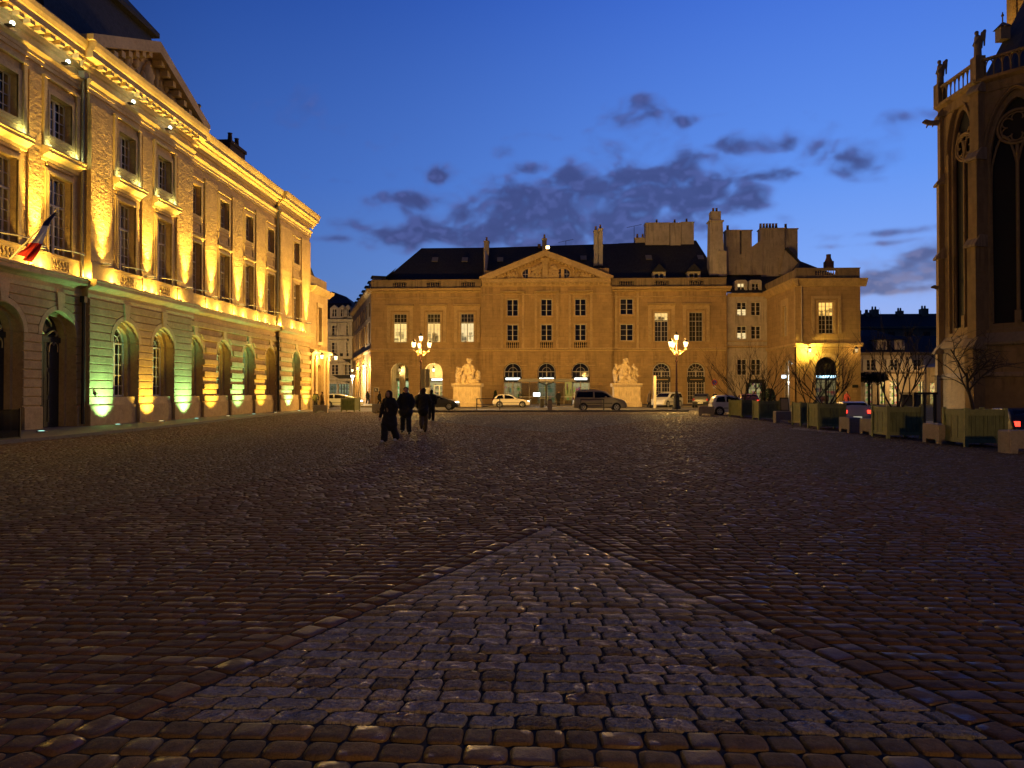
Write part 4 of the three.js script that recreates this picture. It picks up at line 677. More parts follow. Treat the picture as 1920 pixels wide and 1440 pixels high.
    const R = rng(9), rl = mb(); for (const o of [0, 1, 2, 3]) for (let i = 0; i < 34; i++) { const side = o < 2 ? -1 : 1, t = R(), x = o % 2 ? c + side * (.5 + t * 1.2) : c + side * (3.7 + t * 3.6), lim = (ap - 1.1 - b1) * (1 - abs(x - c) / (c - xl - 1.5)) * (o % 2 ? .75 : .95); if (lim > .3) rl.ball(x, b1 + .12 + R() * (lim - .15), n + .08, .14 + R() * .2, 1, .7 + R() * .8, .8, 7); }
    rl.box(c - .35, b1, n, c + .35, b1 + 2.2, n + .22).box(c - .6, b1 + 2.2, n, c + .6, b1 + 2.75, n + .3).box(c - .5, b1, n, c + .5, b1 + .3, n + .26); rl.to('relief', M.farTrim, G);
    mb().poly([[S(907), COR], [S(935), COR], [S(935), Y(505)], [S(907), Y(505)]], -1.2, -.6).to('attic_block', M.far, G); mb().poly([[S(1115), COR], [S(1143), COR], [S(1143), Y(502)], [S(1115), Y(502)]], -1.2, -.6).to('attic_block', M.far, G);
  }
  // roofs, back and side walls
  const zR = -9, xL = S(697), xRr = S(1363), yr = (v) => onZ(1025, v, GZ + zR).y, sr = (u) => onZ(u, 735, GZ + zR).x, e = COR + .2;
  const roof = mb().faces([[xL, e, -.6], [S(908), e, -.6], [sr(908), yr(463), zR], [sr(790), yr(463), zR], [xL, e, -18], [S(908), e, -18]], [[0, 1, 2, 3], [0, 3, 4], [3, 2, 5, 4]]).to('roof', M.slate, G);
  mb().faces([[S(908), e + .01, -.62], [S(1160), e + .01, -.62], [sr(1160), yr(458), zR], [sr(908), yr(463.5), zR], [S(908), e, -18], [S(1160), e, -18]], [[0, 1, 2, 3], [3, 2, 5, 4]]).to('roof', M.slate, G);
  mb().faces([[S(1160), e, -.6], [xRr, e, -.6], [sr(1306), yr(453.5), zR], [sr(1160), yr(457.5), zR], [S(1160), e, -18], [xRr, e, -18]], [[0, 1, 2, 3], [1, 5, 2], [3, 2, 5, 4]]).to('roof', M.slate, G);
  for (const [u, v] of [[816, 487], [872, 487], [938, 487], [1094, 484], [1216, 483], [1313, 483]]) { const t = (v - 460) / 64, z = lerp(zR, -.6, t), p = onZ(u, v, GZ + z); mb().box(p.x - .42, -.5, -.06, p.x + .42, .5, .06).to('skylight', M.zinc, G, [p.x * 0, p.y, z + .2]).rotation.x = -.8; }
  mb().box(xL, yB - .3, -18.4, xRr, e, -18).box(xRr - .4, yB - .3, -18, xRr, e, -.5).to('wall', M.plasterDirty, G);
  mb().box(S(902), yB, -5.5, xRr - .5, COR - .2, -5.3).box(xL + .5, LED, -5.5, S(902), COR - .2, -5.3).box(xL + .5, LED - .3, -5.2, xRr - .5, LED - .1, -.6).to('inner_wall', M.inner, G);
  mb().box(S(906.5), e, -8.5, S(908), Y(462), -.5).to('fire_wall', M.plasterDirty, G);
  // chimneys and dormers
  const stack = (u0, u1, v0, v1, z, mat, pots = 2, d = 1.1, cap = .12) => {
    const a = onZ(u0, v0, GZ + z), b = onZ(u1, v1, GZ + z), t = mb().box(a.x, b.y, z - d / 2, b.x, a.y - cap, z + d / 2).box(a.x - .07, a.y - cap, z - d / 2 - .07, b.x + .07, a.y, z + d / 2 + .07).to('chimney', mat, G);
    for (let i = 0; i < pots; i++) mb().lathe([[.17, 0], [.13, .6], [.17, .62], [.09, .63]], lerp(a.x, b.x, (i + .5) / pots), a.y, z, 10).to('chimney_pot', M.brick, t);
  };
  stack(908, 917, 453, 480, -7.5, M.plasterDirty, 1); stack(1016.5, 1025, 448, 474, -8, M.plasterDirty, 1, .9); stack(1009, 1013, 459, 466, -8.5, M.brick, 0);
  stack(1113.5, 1120.5, 433, 499, -3.5, M.pale, 1); stack(1121.5, 1129.5, 430, 499, -3.6, M.pale, 1, 1.3);
  stack(1190, 1210, 447, 459, -9.5, M.plaster, 2); stack(1209, 1253.5, 420, 461, -9, M.plaster, 1, 1.6); stack(1255, 1275, 420, 462, -8.9, M.plaster, 1, 1.6); stack(1275.6, 1299, 418.5, 460, -9, M.plaster, 1, 1.6);
  {
    const z = -3, a = onZ(1327, 418, GZ + z), b = onZ(1355, 518, GZ + z), c = (a.x + b.x) / 2, w = 1.0;
    const t = mb().faces([[c - .95, b.y, z + .9], [c + 1.05, b.y, z + .9], [c + .85, a.y, z + .7], [c - .85, a.y, z + .7], [c - .95, b.y, z - .9], [c + 1.05, b.y, z - .9], [c + .85, a.y, z - .7], [c - .85, a.y, z - .7]], [[0, 1, 2, 3], [1, 5, 6, 2], [4, 0, 3, 7], [5, 4, 7, 6]]).box(c - 1.0, a.y, z - .85, c + 1.0, a.y + .2, z + .85).box(c - .7, a.y + .2, z - .6, c + .65, a.y + 1.45, z + .6).to('chimney', M.plaster, G);
    for (const k of [-.25, .2]) mb().lathe([[.17, 0], [.14, .5], [.18, .55], [.1, .56]], c + k, a.y + 1.45, z, 10).to('chimney_pot', M.brick, t);
    stack(1346, 1360, 472, 519, -2.6, M.plaster, 1, 1.4); 
    mb().box(c - 1.3, e, z - 1.2, S(1362), BAL - .02, -.6).to('attic_block', M.farDirty, G);
  }
  for (const u of [1236, 1301]) { const c = S(u, -1.6), y0 = e - .1, y1 = Y(512, -1.6), d = mb().poly([[c - .85, y0], [c + .85, y0], [c + .85, y1], [c - .85, y1]], -3.2, -1.3, [rectPath(c, 1.3, y0 + .1, y1 - .15)]).to('dormer', M.plaster, G); mb().faces([[c - 1, y1, -1.1], [c + 1, y1, -1.1], [c, y1 + 1.1, -1.3], [c - 1, y1, -4.5], [c + 1, y1, -4.5], [c, y1 + 1.1, -4.5]], [[0, 1, 2], [1, 4, 5, 2], [3, 0, 2, 5]]).to('dormer_roof', M.slate, G); win(G, { c, w: 1.28, y0: y0 + .1, y1: y1 - .16, n: -1.45, cols: 2, rows: 2 }); }
  const ant = mb(); for (const [u, v0, v1] of [[1061, 452, 462], [1189, 424, 456]]) { const a = onZ(u, v1, GZ - 9), b = onZ(u, v0, GZ - 9); ant.rod([a.x, a.y, -9], [b.x, b.y, -9], .035).rod([b.x - 1.1, b.y - .2, -9], [b.x + 1.1, b.y + .25, -9], .025); for (let i = -3; i < 4; i++) ant.rod([b.x + i * .3, b.y + i * .06, -9.3], [b.x + i * .3, b.y + i * .06, -8.7], .012); } ant.to('aerial', M.iron, G);
  // floodlight at the tip of the pediment
  { const p = onZ(1027, 464, GZ + 1.2); mb().box(p.x - .3, p.y - .25, 1.0, p.x + .3, p.y + .25, 1.25).to('floodlight_housing', M.iron, G); mb().box(p.x - .22, p.y - .18, 1.25, p.x + .22, p.y + .18, 1.27).to('floodlight_lens', glowFlood, G); spot(p.x, p.y, GZ + 1.4, p.x - 4, 0, -52, SODIUM, 900, 1.0, .8, 8); point(p.x + .1, p.y + .4, GZ + .7, SODIUM, 14, 6); }
  // side wall running back along the street on the left
  {
    const a = new THREE.Vector3(S(695), 0, GZ), b = onZ(659, 735, -127), d = b.clone().sub(a), L = hypot(d.x, d.z), T = new THREE.Group(); T.name = 'side_range'; T.position.set(a.x, 0, 0); T.rotation.y = atan2(-d.z, d.x) + PI; T.position.x = a.x; G.add(T);
    // local x runs from the far end (-L) to the corner (0), local z faces the street
    const cs = Array.from({ length: 9 }, (_, i) => -L + 2 + i * (L - 4) / 8), low = cs.map((c) => ({ c, w: 2.3, spring: 4.1 }));
    mb().poly([[-L, yB - .3], [-.01, yB - .3], [-.01, LED], [-L, LED]], -.5, 0, low.map((o) => archPath(o.c, o.w, yB - .25, o.spring))).to('wall', M.far, T);
    const ups = cs.flatMap((c) => [{ c, w: 1.5, y0: Y(641), y1: Y(600) }, { c, w: 1.5, y0: Y(590), y1: Y(562) }]);
    mb().poly([[-L, LED], [-.01, LED], [-.01, COR - .1], [-L, COR - .1]], -.5, 0, ups.map((o) => rectPath(o.c, o.w, o.y0, o.y1))).to('wall', M.far, T);
    mb().profile([[0, LED - .3], [.2, LED - .1], [.24, LED + .1], [0, LED + .16]], -L, .2).profile([[0, COR - .5], [.18, COR - .3], [.5, COR - .2], [.6, COR + .06], [0, COR + .1]], -L, .4).to('cornice', M.farTrim, T);
    for (const o of ups) mb().box(o.c - .72, o.y0 + .02, -.35, o.c + .72, o.y1 - .02, -.3).to('window', M.inner, T);
    for (const o of low) mb().box(o.c - 1.2, 0, -.47, o.c + 1.2, 4.6, -.4).to('shop_window_light', shopMats[o.c > -L * .7 ? 0 : 1], T);
    mb().faces([[-L, COR + .1, .1], [0, COR + .1, .1], [0, COR + 3.2, -3.5], [-L, COR + 3.2, -3.5]], [[0, 1, 2, 3]]).to('roof', M.slate, T);
    for (let i = 0; i < 7; i++) { const c = -L + 2.5 + i * (L - 5) / 6, y = COR + .3; mb().box(c - .8, y, -2.2, c + .8, y + 1.7, -.5).box(c - .6, y + .25, -.5, c + .6, y + 1.45, -.46).to('dormer', i % 2 ? M.pale : M.plaster, T); mb().box(c - .95, y + 1.7, -2.4, c + .95, y + 1.9, -.3).to('dormer_roof', M.slate, T); }
    flatten(T);
  }
}

// ---------------------------------------------------------------- the other buildings round the square
const gable = (m, x0, x1, z0, z1, y, h, over = .4) => m.faces([[x0 - over, y, z1 + over], [x1 + over, y, z1 + over], [x1 + over, y + h, (z0 + z1) / 2], [x0 - over, y + h, (z0 + z1) / 2], [x0 - over, y, z0 - over], [x1 + over, y, z0 - over]], [[0, 1, 2, 3], [3, 2, 5, 4], [1, 5, 2], [0, 3, 4]]);
function simpleWindows(G, list, z, mat = M.wood, lits = {}) { list.forEach(([c, y0, w, h], i) => win(G, { c, w, y0, y1: y0 + h, n: z, cols: 2, rows: 3, bar: .05, frame: .1, mat, lit: lits[i], ...(lits[i] && lits['to' + i] ? { litTo: y0 + h * lits['to' + i] } : {}) })); }
{ // corner house beyond the town hall: its side along the square, small dark dome
  const G = thing('corner_house', 'low limestone corner house with a small dark dome beyond the town hall', 'building', [TX - .1, 0, TZ], PI / 2), a = 67.45, b = 72.9, H = 11.8;
  const c = 70.3;
  mb().poly([[a, -.3], [b, -.3], [b, 5.3], [a, 5.3]], -.5, 0, [archPath(c, 1.5, -.25, 3.6)]).poly([[a, 5.3], [b, 5.3], [b, H - .2], [a, H - .2]], -.5, 0, [rectPath(c, 1.1, 6.6, 10.0)]).to('wall', M.stone, G);
  mb().box(a, -.3, -9, b, H - .2, -8.6).box(b - .4, -.3, -8.6, b, H - .2, -.5).to('wall', M.stone, G);
  mb().profile([[0, 5.2], [.25, 5.35], [.45, 5.5], [.45, 5.7], [0, 5.8]], a, b + .4).profile([[0, H - .6], [.15, H - .5], [.5, H - .2], [.6, H], [0, H]], a, b + .5).to('cornice', M.stoneTrim, G);
  mb().box(a, H, -.6, b, H + 1.1, -.1).to('parapet', M.farDirty, G);
  for (const x of [a + .3, a + 1.5, b - 1.5, b - .3]) mb().box(x - .3, -.1, -.01, x + .3, 5.2, .2).box(x - .36, 4.8, .0, x + .36, 5.19, .26).to('pilaster', M.stoneTrim, G);
  mb().poly([[c - .85, 6.3], [c + .85, 6.3], [c + .85, 10.4], [c - .85, 10.4]], -.004, .09, [rectPath(c, 1.1, 6.6, 10)]).to('window_surround', M.stoneTrim, G);
  win(G, { c, w: 1.1, y0: 6.6, y1: 10, n: -.3, cols: 2, rows: 4 }); win(G, { c, w: 1.45, y0: .05, y1: 3.6, n: -.4, cols: 2, rows: 3, arch: true, lit: shopMats[1], litTo: 3 });
  mb().lathe([[3.0, 0], [2.95, .8], [2.6, 1.7], [1.9, 2.5], [.9, 3.0], [.4, 3.1], [.2, 3.5], [.0, 3.6]], 70.2, H + .4, -3.4, 8).ball(70.2, H + 4.15, -3.4, .18).to('dome', M.slate, G);
  for (let i = 0; i < 4; i++) put(baluster(.6, .09), 'baluster', M.stoneTrim, G, [c - .4 + i * .26, 5.82, .02]);
}
{ // mansard house closing the street
  const z = -124, X = (u) => onZ(u, 735, z).x, Y = (v) => onZ(640, v, z).y, x0 = X(606), x1 = X(660);
  const G = thing('mansard_house', 'pale tall house with dark mansard roof at the end of the left street', 'building', [0, 0, z]);
  const cols = [627, 641.5, 651.5].map(X), rows = [[678, 650], [664 - 20, 617]];
  const list = cols.flatMap((c) => [[c, Y(662), 1.35, Y(641) - Y(662)], [c, Y(629), 1.25, Y(609) - Y(629)], [c, Y(703), 1.3, Y(683) - Y(703)]]);
  mb().poly([[x0, -.3], [x1, -.3], [x1, Y(600)], [x0, Y(600)]], -.5, 0, [...list.map(([c, y, w, h]) => rectPath(c, w, y, y + h)), [[X(616), 0], [X(631), 0], [X(631), 3.1], [X(616), 3.1]], [[X(634), 0], [X(655), 0], [X(655), 3.1], [X(634), 3.1]]]).to('wall', M.pale, G);
  for (const v of [600, 632, 670, 712]) mb().profile([[0, Y(v) - .3], [.2, Y(v) - .2], [.35, Y(v)], [.35, Y(v) + .15], [0, Y(v) + .2]], x0 - .2, x1 + .3).to('string_course', M.pale, G);
  for (const u of [618, 634, 646.5, 657]) mb().box(X(u) - .3, Y(668), -.01, X(u) + .3, Y(603), .14).to('pilaster', M.pale, G);
  simpleWindows(G, list, -.3); for (const [c, y, w, h] of list.slice(0, 6)) mb().profile([[0, y + h + .1], [.1, y + h + .12], [.3, y + h + .35], [0, y + h + .5]], c - w * .7, c + w * .7).to('window_hood', M.pale, G);
  const gl = glowMat(.55, .62, .45, .55, shopTex(21)); mb().box(X(616), 0, -.46, X(631), 3.1, -.4).to('shop_window_light', gl, G); mb().box(X(634), 0, -.46, X(655), 3.1, -.4).to('shop_window_light', gl, G);
  for (const [p, q] of [[616, 631], [634, 655]]) { const f = mb(); for (let i = 0; i <= 4; i++) { const x = lerp(X(p), X(q), i / 4); f.box(x - .07, 0, -.38, x + .07, 3.1, -.2); } f.to('shop_frame', M.woodDark, G); }
  const e = Y(599), t = Y(566);
  mb().faces([[x0, e, .1], [x1, e, .1], [x1 - .6, t, -1.6], [x0, t, -1.6], [x1, e, -9], [x1 - .6, t, -9], [x0, t + 2.6, -5], [x1 - 2.5, t + 1.6, -5]], [[0, 1, 2, 3], [1, 4, 5, 2], [3, 2, 7, 6], [2, 5, 7]]).to('mansard_roof', M.slate, G);
  for (const u of [626, 642, 652]) { const c = X(u); mb().poly([[c - .75, e + .2], [c + .75, e + .2], [c + .75, e + 2.0], [c, e + 2.6], [c - .75, e + 2.0]], -1.5, .0, [rectPath(c, .9, e + .5, e + 1.9)]).to('dormer', M.pale, G); win(G, { c, w: .9, y0: e + .5, y1: e + 1.9, n: -.15, cols: 2, rows: 2 }); }
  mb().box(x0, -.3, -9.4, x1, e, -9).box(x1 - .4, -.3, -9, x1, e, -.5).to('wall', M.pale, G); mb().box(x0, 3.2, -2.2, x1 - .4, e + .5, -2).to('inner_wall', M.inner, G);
  const G2 = thing('street_house', 'narrow dark-roofed house showing between the mansard house and the guardhouse side', 'building', [0, 0, -137]);
  const q0 = onZ(648, 735, -137).x, q1 = onZ(672, 735, -137).x, h2 = onZ(655, 585, -137).y; mb().box(q0, -.3, -6, q1, h2, 0).to('wall', M.plaster, G2); gable(mb(), q0, q1, -6, 0, h2, 2).to('roof', M.slate, G2);
  for (const v of [612, 640, 668]) for (const u of [654, 661, 668]) { const c = onZ(u, 735, -137).x, y = onZ(655, v, -137).y; mb().box(c - .5, y - .9, .0, c + .5, y + .9, .06).to('window', M.inner, G2); }
  mb().box(q0, 0, .0, q1, 3, .05).to('shop_window_light', gl, G2);
}
{ // plain house between the guardhouse and the corner pavilion
  const z = -95.5, X = (u) => onZ(u, 735, z).x, Y = (v) => onZ(1400, v, z).y, G = thing('connecting_house', 'plain ochre house with two dormers between guardhouse and corner pavilion', 'building', [0, 0, z]), x0 = X(1363.5), x1 = X(1452);
  const L = [[1391.5, 592, 566], [1391.5, 636, 611], [1391.5, 704, 673]].flatMap(([u, a, b]) => [[X(u), Y(a), 1.28, Y(b) - Y(a)], [X(u + 26.5), Y(a), 1.28, Y(b) - Y(a)]]);
  mb().poly([[x0, -.3], [x1, -.3], [x1, Y(553)], [x0, Y(553)]], -.5, 0, [...L.map(([c, y, w, h]) => rectPath(c, w, y, y + h)), rectPath(X(1418), 2.6, 0, 2.9)]).to('wall', M.plaster, G);
  const lit = { 0: roomMats[2], 2: roomMats[2], to0: .5, to2: .5 }; simpleWindows(G, L, -.22, M.wood, lit);
  mb().profile([[0, Y(652)], [.18, Y(651)], [.25, Y(650)], [.25, Y(649)], [0, Y(648)]], x0, x1).profile([[0, Y(640.5)], [.12, Y(640)], [.12, Y(639)], [0, Y(638.6)]], x0, x1).profile([[0, Y(556)], [.2, Y(554)], [.35, Y(551)], [.35, Y(550)], [0, Y(549)]], x0, x1).to('string_course', M.farTrim, G);
  const e = Y(549), yt = Y(497); mb().faces([[x0 - .1, e, .2], [x1 + 4, e, .2], [x1 + 4, yt, -4.5], [x0 - .1, yt, -4.5]], [[0, 1, 2, 3]]).to('roof', M.slate, G);
  for (const [u, l] of [[1391.5, roomMats[2]], [1418.5, null]]) { const c = X(u), d = mb().poly([[c - .82, e - .1], [c + .82, e - .1], [c + .82, Y(527)], [c + .6, Y(524)], [c - .6, Y(524)], [c - .82, Y(527)]], -2.2, -.3, [rectPath(c, .98, Y(546), Y(530))]).to('dormer', M.plaster, G); win(G, { c, w: .98, y0: Y(546), y1: Y(530), n: -.45, cols: 2, rows: 2, lit: l ?? undefined }); }
  mb().box(X(1406), 0, -.46, X(1430), 2.9, -.4).to('shop_window_light', shopMats[2], G); mb().box(X(1404), 2.9, 0, X(1432), 3.3, .12).to('fascia', M.woodDark, G);
  win(G, { c: X(1418), w: 2.6, y0: .02, y1: 2.9, n: -.15, cols: 4, rows: 2, bar: .06, frame: .12, mat: M.woodDark });
  // tall party walls with chimneys behind the roof
  const w = (u0, u1, v0, v1, dz, mat, pots) => { const a = onZ(u0, v0, z + dz), b = onZ(u1, v1, z + dz), t = mb().box(a.x, b.y, dz - 1.6, b.x, a.y, dz).box(a.x - .1, a.y, dz - 1.7, b.x + .1, a.y + .14, dz + .1).to('chimney_wall', mat, G); for (let i = 0; i < pots; i++) mb().lathe([[.2, 0], [.15, .75], [.2, .8], [.1, .81]], lerp(a.x, b.x, pots > 1 ? (i + .4) / pots * .8 : .2), a.y + .12, dz - .8, 10).to('chimney_pot', M.brick, t); };
  w(1362, 1387.5, 433, 515, -3, M.plasterDirty, 1); w(1391, 1410, 433, 515, -3, M.plasterDirty, 0); w(1427, 1471.5, 429.5, 518, -3.2, M.plasterDirty, 6); w(1472, 1496, 430, 518, -3.6, M.plasterDirty, 1);
  { const q = (u, v) => { const p = onZ(u, v, z - 3.1); return [p.x, p.y]; }; mb().poly([q(1386, 515), q(1430, 515), q(1430, 448), q(1412, 461), q(1391, 475), q(1386, 479)], -4.4, -3.1).poly([q(1471, 470), q(1503, 502), q(1480, 520), q(1460, 515)], -3.4, -2.7).to('party_wall', M.plasterDirty, G); const r = [q(1471, 468), q(1474, 465), q(1506, 500), q(1503, 503)]; mb().poly(r, -3.6, -2.5).to('coping', M.slate, G); }
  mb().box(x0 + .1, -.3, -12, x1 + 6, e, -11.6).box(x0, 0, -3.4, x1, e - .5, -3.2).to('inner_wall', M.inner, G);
}
{ // corner pavilion standing forward on the right
  const z = -84.5, X = (u) => onZ(u, 735, z).x, Y = (v) => onZ(1550, v, z).y, G = thing('corner_pavilion', 'square ochre corner pavilion with one lit upper window and a bluish shop sign', 'building', [0, 0, z]);
  const x0 = X(1493.5), x1 = X(1614), c = X(1550), LED = Y(645), COR = Y(523);
  mb().poly([[x0, -.3], [x1, -.3], [x1, LED], [x0, LED]], -.5, 0, [archPath(c, 2.5, .2, Y(690))]).poly([[x0, LED], [x1, LED], [x1, COR], [x0, COR]], -.5, 0, [rectPath(c, 1.75, Y(625.5), Y(566))]).to('wall', M.far, G);
  const sideZ = -7.5, zc = -4.2;
  const T = new THREE.Group(); { T.name = 'side_front'; T.position.set(x0, 0, 0); T.rotation.y = -PI / 2; G.add(T); // local x runs away towards -z here (x = -world z), local z faces -x
    T.rotation.y = -PI / 2; const S0 = 0, S1 = -12;
    mb().poly([[S1, -.3], [-.01, -.3], [-.01, LED], [S1, LED]], -.5, 0, [archPath(-4.0, 2.2, .3, Y(690))]).poly([[S1, LED], [-.01, LED], [-.01, COR], [S1, COR]], -.5, 0, [rectPath(-4, 1.6, Y(625), Y(566))]).to('wall', M.far, T);
    mb().profile([[0, LED - .3], [.2, LED - .1], [.24, LED + .1], [0, LED + .16]], S1, .24).profile([[0, COR - .9], [.15, COR - .8], [.55, COR - .2], [.65, COR], [0, COR + .05]], S1, .65).to('cornice', M.farTrim, T);
    mb().poly([[-5.3, Y(626)], [-2.7, Y(626)], [-2.7, Y(552)], [-5.3, Y(552)]], -.004, .08, [rectPath(-4, 1.6, Y(625.9), Y(566))]).to('window_surround', M.farTrim, T);
    win(T, { c: -4, w: 1.6, y0: Y(625), y1: Y(566), n: -.25, cols: 4, rows: 6 }); win(T, { c: -4, w: 2.1, y0: .3, y1: Y(690), n: -.3, cols: 4, rows: 4, arch: true });
    mb().box(S1, COR + .05, -.5, -.5, Y(503.5), -.05).to('parapet', M.farDirty, T); mb().box(-.5, LED, .0, -.1, COR - .9, .09).to('pilaster', M.farTrim, T);
    flatten(T);
  }
  mb().profile([[0, LED - .3], [.2, LED - .1], [.24, LED + .1], [0, LED + .16]], x0 - .24, x1 + .24).profile([[0, COR - .9], [.15, COR - .8], [.55, COR - .2], [.65, COR], [0, COR + .05]], x0 - .65, x1 + .65).profile([[0, Y(654)], [.08, Y(653.6)], [.08, Y(652.6)], [0, Y(652.3)]], x0, x1).to('cornice', M.farTrim, G);
  mb().poly([[x0, COR + .05], [x1, COR + .05], [x1, Y(503.5)], [x0, Y(503.5)]], -.55, -.08, [[[X(1529), Y(515)], [X(1572), Y(515)], [X(1572), Y(506)], [X(1529), Y(506)]]]).box(x0 - .05, Y(503.5), -.6, x1 + .05, Y(502), 0).box(x1 - .5, COR + .05, -8, x1, Y(503.5), -.55).to('parapet', M.churchDark, G);
  for (let i = 0; i < 10; i++) put(baluster(Y(506) - Y(515), .1), 'baluster', M.farDirty, G, [lerp(X(1529), X(1572), (i + .5) / 10), Y(515), -.3]);
  mb().poly([[c - 1.7, Y(626)], [c + 1.7, Y(626)], [c + 1.7, Y(555)], [c - 1.7, Y(555)]], -.004, .09, [rectPath(c, 2.7, Y(625.9), Y(560))]).poly([[c - 1.1, Y(626)], [c + 1.1, Y(626)], [c + 1.1, Y(563)], [c - 1.1, Y(563)]], -.003, .05, [rectPath(c, 1.75, Y(625.9), Y(566))]).to('window_surround', M.farTrim, G);
  win(G, { c, w: 1.7, y0: Y(625.5), y1: Y(566), n: -.25, cols: 4, rows: 7, leaf: true, transom: undefined, bar: .04, lit: glowMat(1, .62, .18, 1.6, roomTex(31, [.9, .7])), litFrom: Y(591), litTo: Y(566) });
  const ring = new THREE.Shape(); ring.absellipse(c, Y(690), 1.75, 1.75, 0, PI, false); ring.lineTo(c - 1.75, Y(690)); const hp = new THREE.Path(); hp.absellipse(c, Y(690), 1.3, 1.3, 0, PI, false); ring.holes.push(hp); const rg = new THREE.ExtrudeGeometry(ring, { depth: .12, bevelEnabled: false, curveSegments: 18 }); put(planarUV(rg), 'archivolt', M.farTrim, G); mb().box(c - 1.75, .2, 0, c - 1.3, Y(690), .1).box(c + 1.3, .2, 0, c + 1.75, Y(690), .1).to('door_surround', M.farTrim, G);
  win(G, { c, w: 2.45, y0: .25, y1: Y(690), n: -.3, cols: 4, rows: 5, arch: true, bar: .05, frame: .1, mat: M.woodDark, spokes: [.2, .4, .6, .8], lit: glowMat(.4, .33, .17, .5, shopTex(41)), litTo: Y(712) });
  mb().box(c - 1.1, Y(708.5), -.2, c + 1.1, Y(704), -.12).to('sign_light', glowMat(.5, .82, 1, 2.6), G);
  mb().box(X(1598), Y(727), 0, X(1609), Y(721.5), .05).to('street_plate', M.woodDark, G); mb().box(X(1599), Y(736), 0, X(1607), Y(731), .04).to('notice', M.farTrim, G);
  mb().rod([X(1493.5) + .6, LED + .3, .1], [X(1493.5) + .6, COR - .8, .1], .07).to('rain_pipe', M.plaster, G);
  mb().faces([[x0 + .6, COR, -1.2], [x1 - .6, COR, -1.2], [x1 - .6, COR, -9], [x0 + .6, COR, -9], [X(1530), Y(483) + .6, -5.2]], [[0, 1, 4], [1, 2, 4], [2, 3, 4], [3, 0, 4]]).to('roof', M.slate, G);
  { const a = onZ(1546, 488, z - 6), b = onZ(1560, 505, z - 6), t = mb().box(a.x, b.y, -6.4, b.x, a.y - .2, -5.4).to('chimney', M.brick, G); mb().lathe([[.5, 0], [.3, .5], [.3, .9]], (a.x + b.x) / 2, a.y - .2, -5.9, 8).to('chimney_pot', M.brick, t); }
  mb().box(x1 - .5, -.3, -12, x1, COR, -.5).box(x0 + .5, -.3, -12.4, x1, COR, -12).box(x0 + .5, LED - .4, -11.8, x1 - .5, LED - .2, -.6).box(x0 + .5, 0, -4.2, x1 - .5, COR - .2, -4).to('inner_wall', M.inner, G);
}
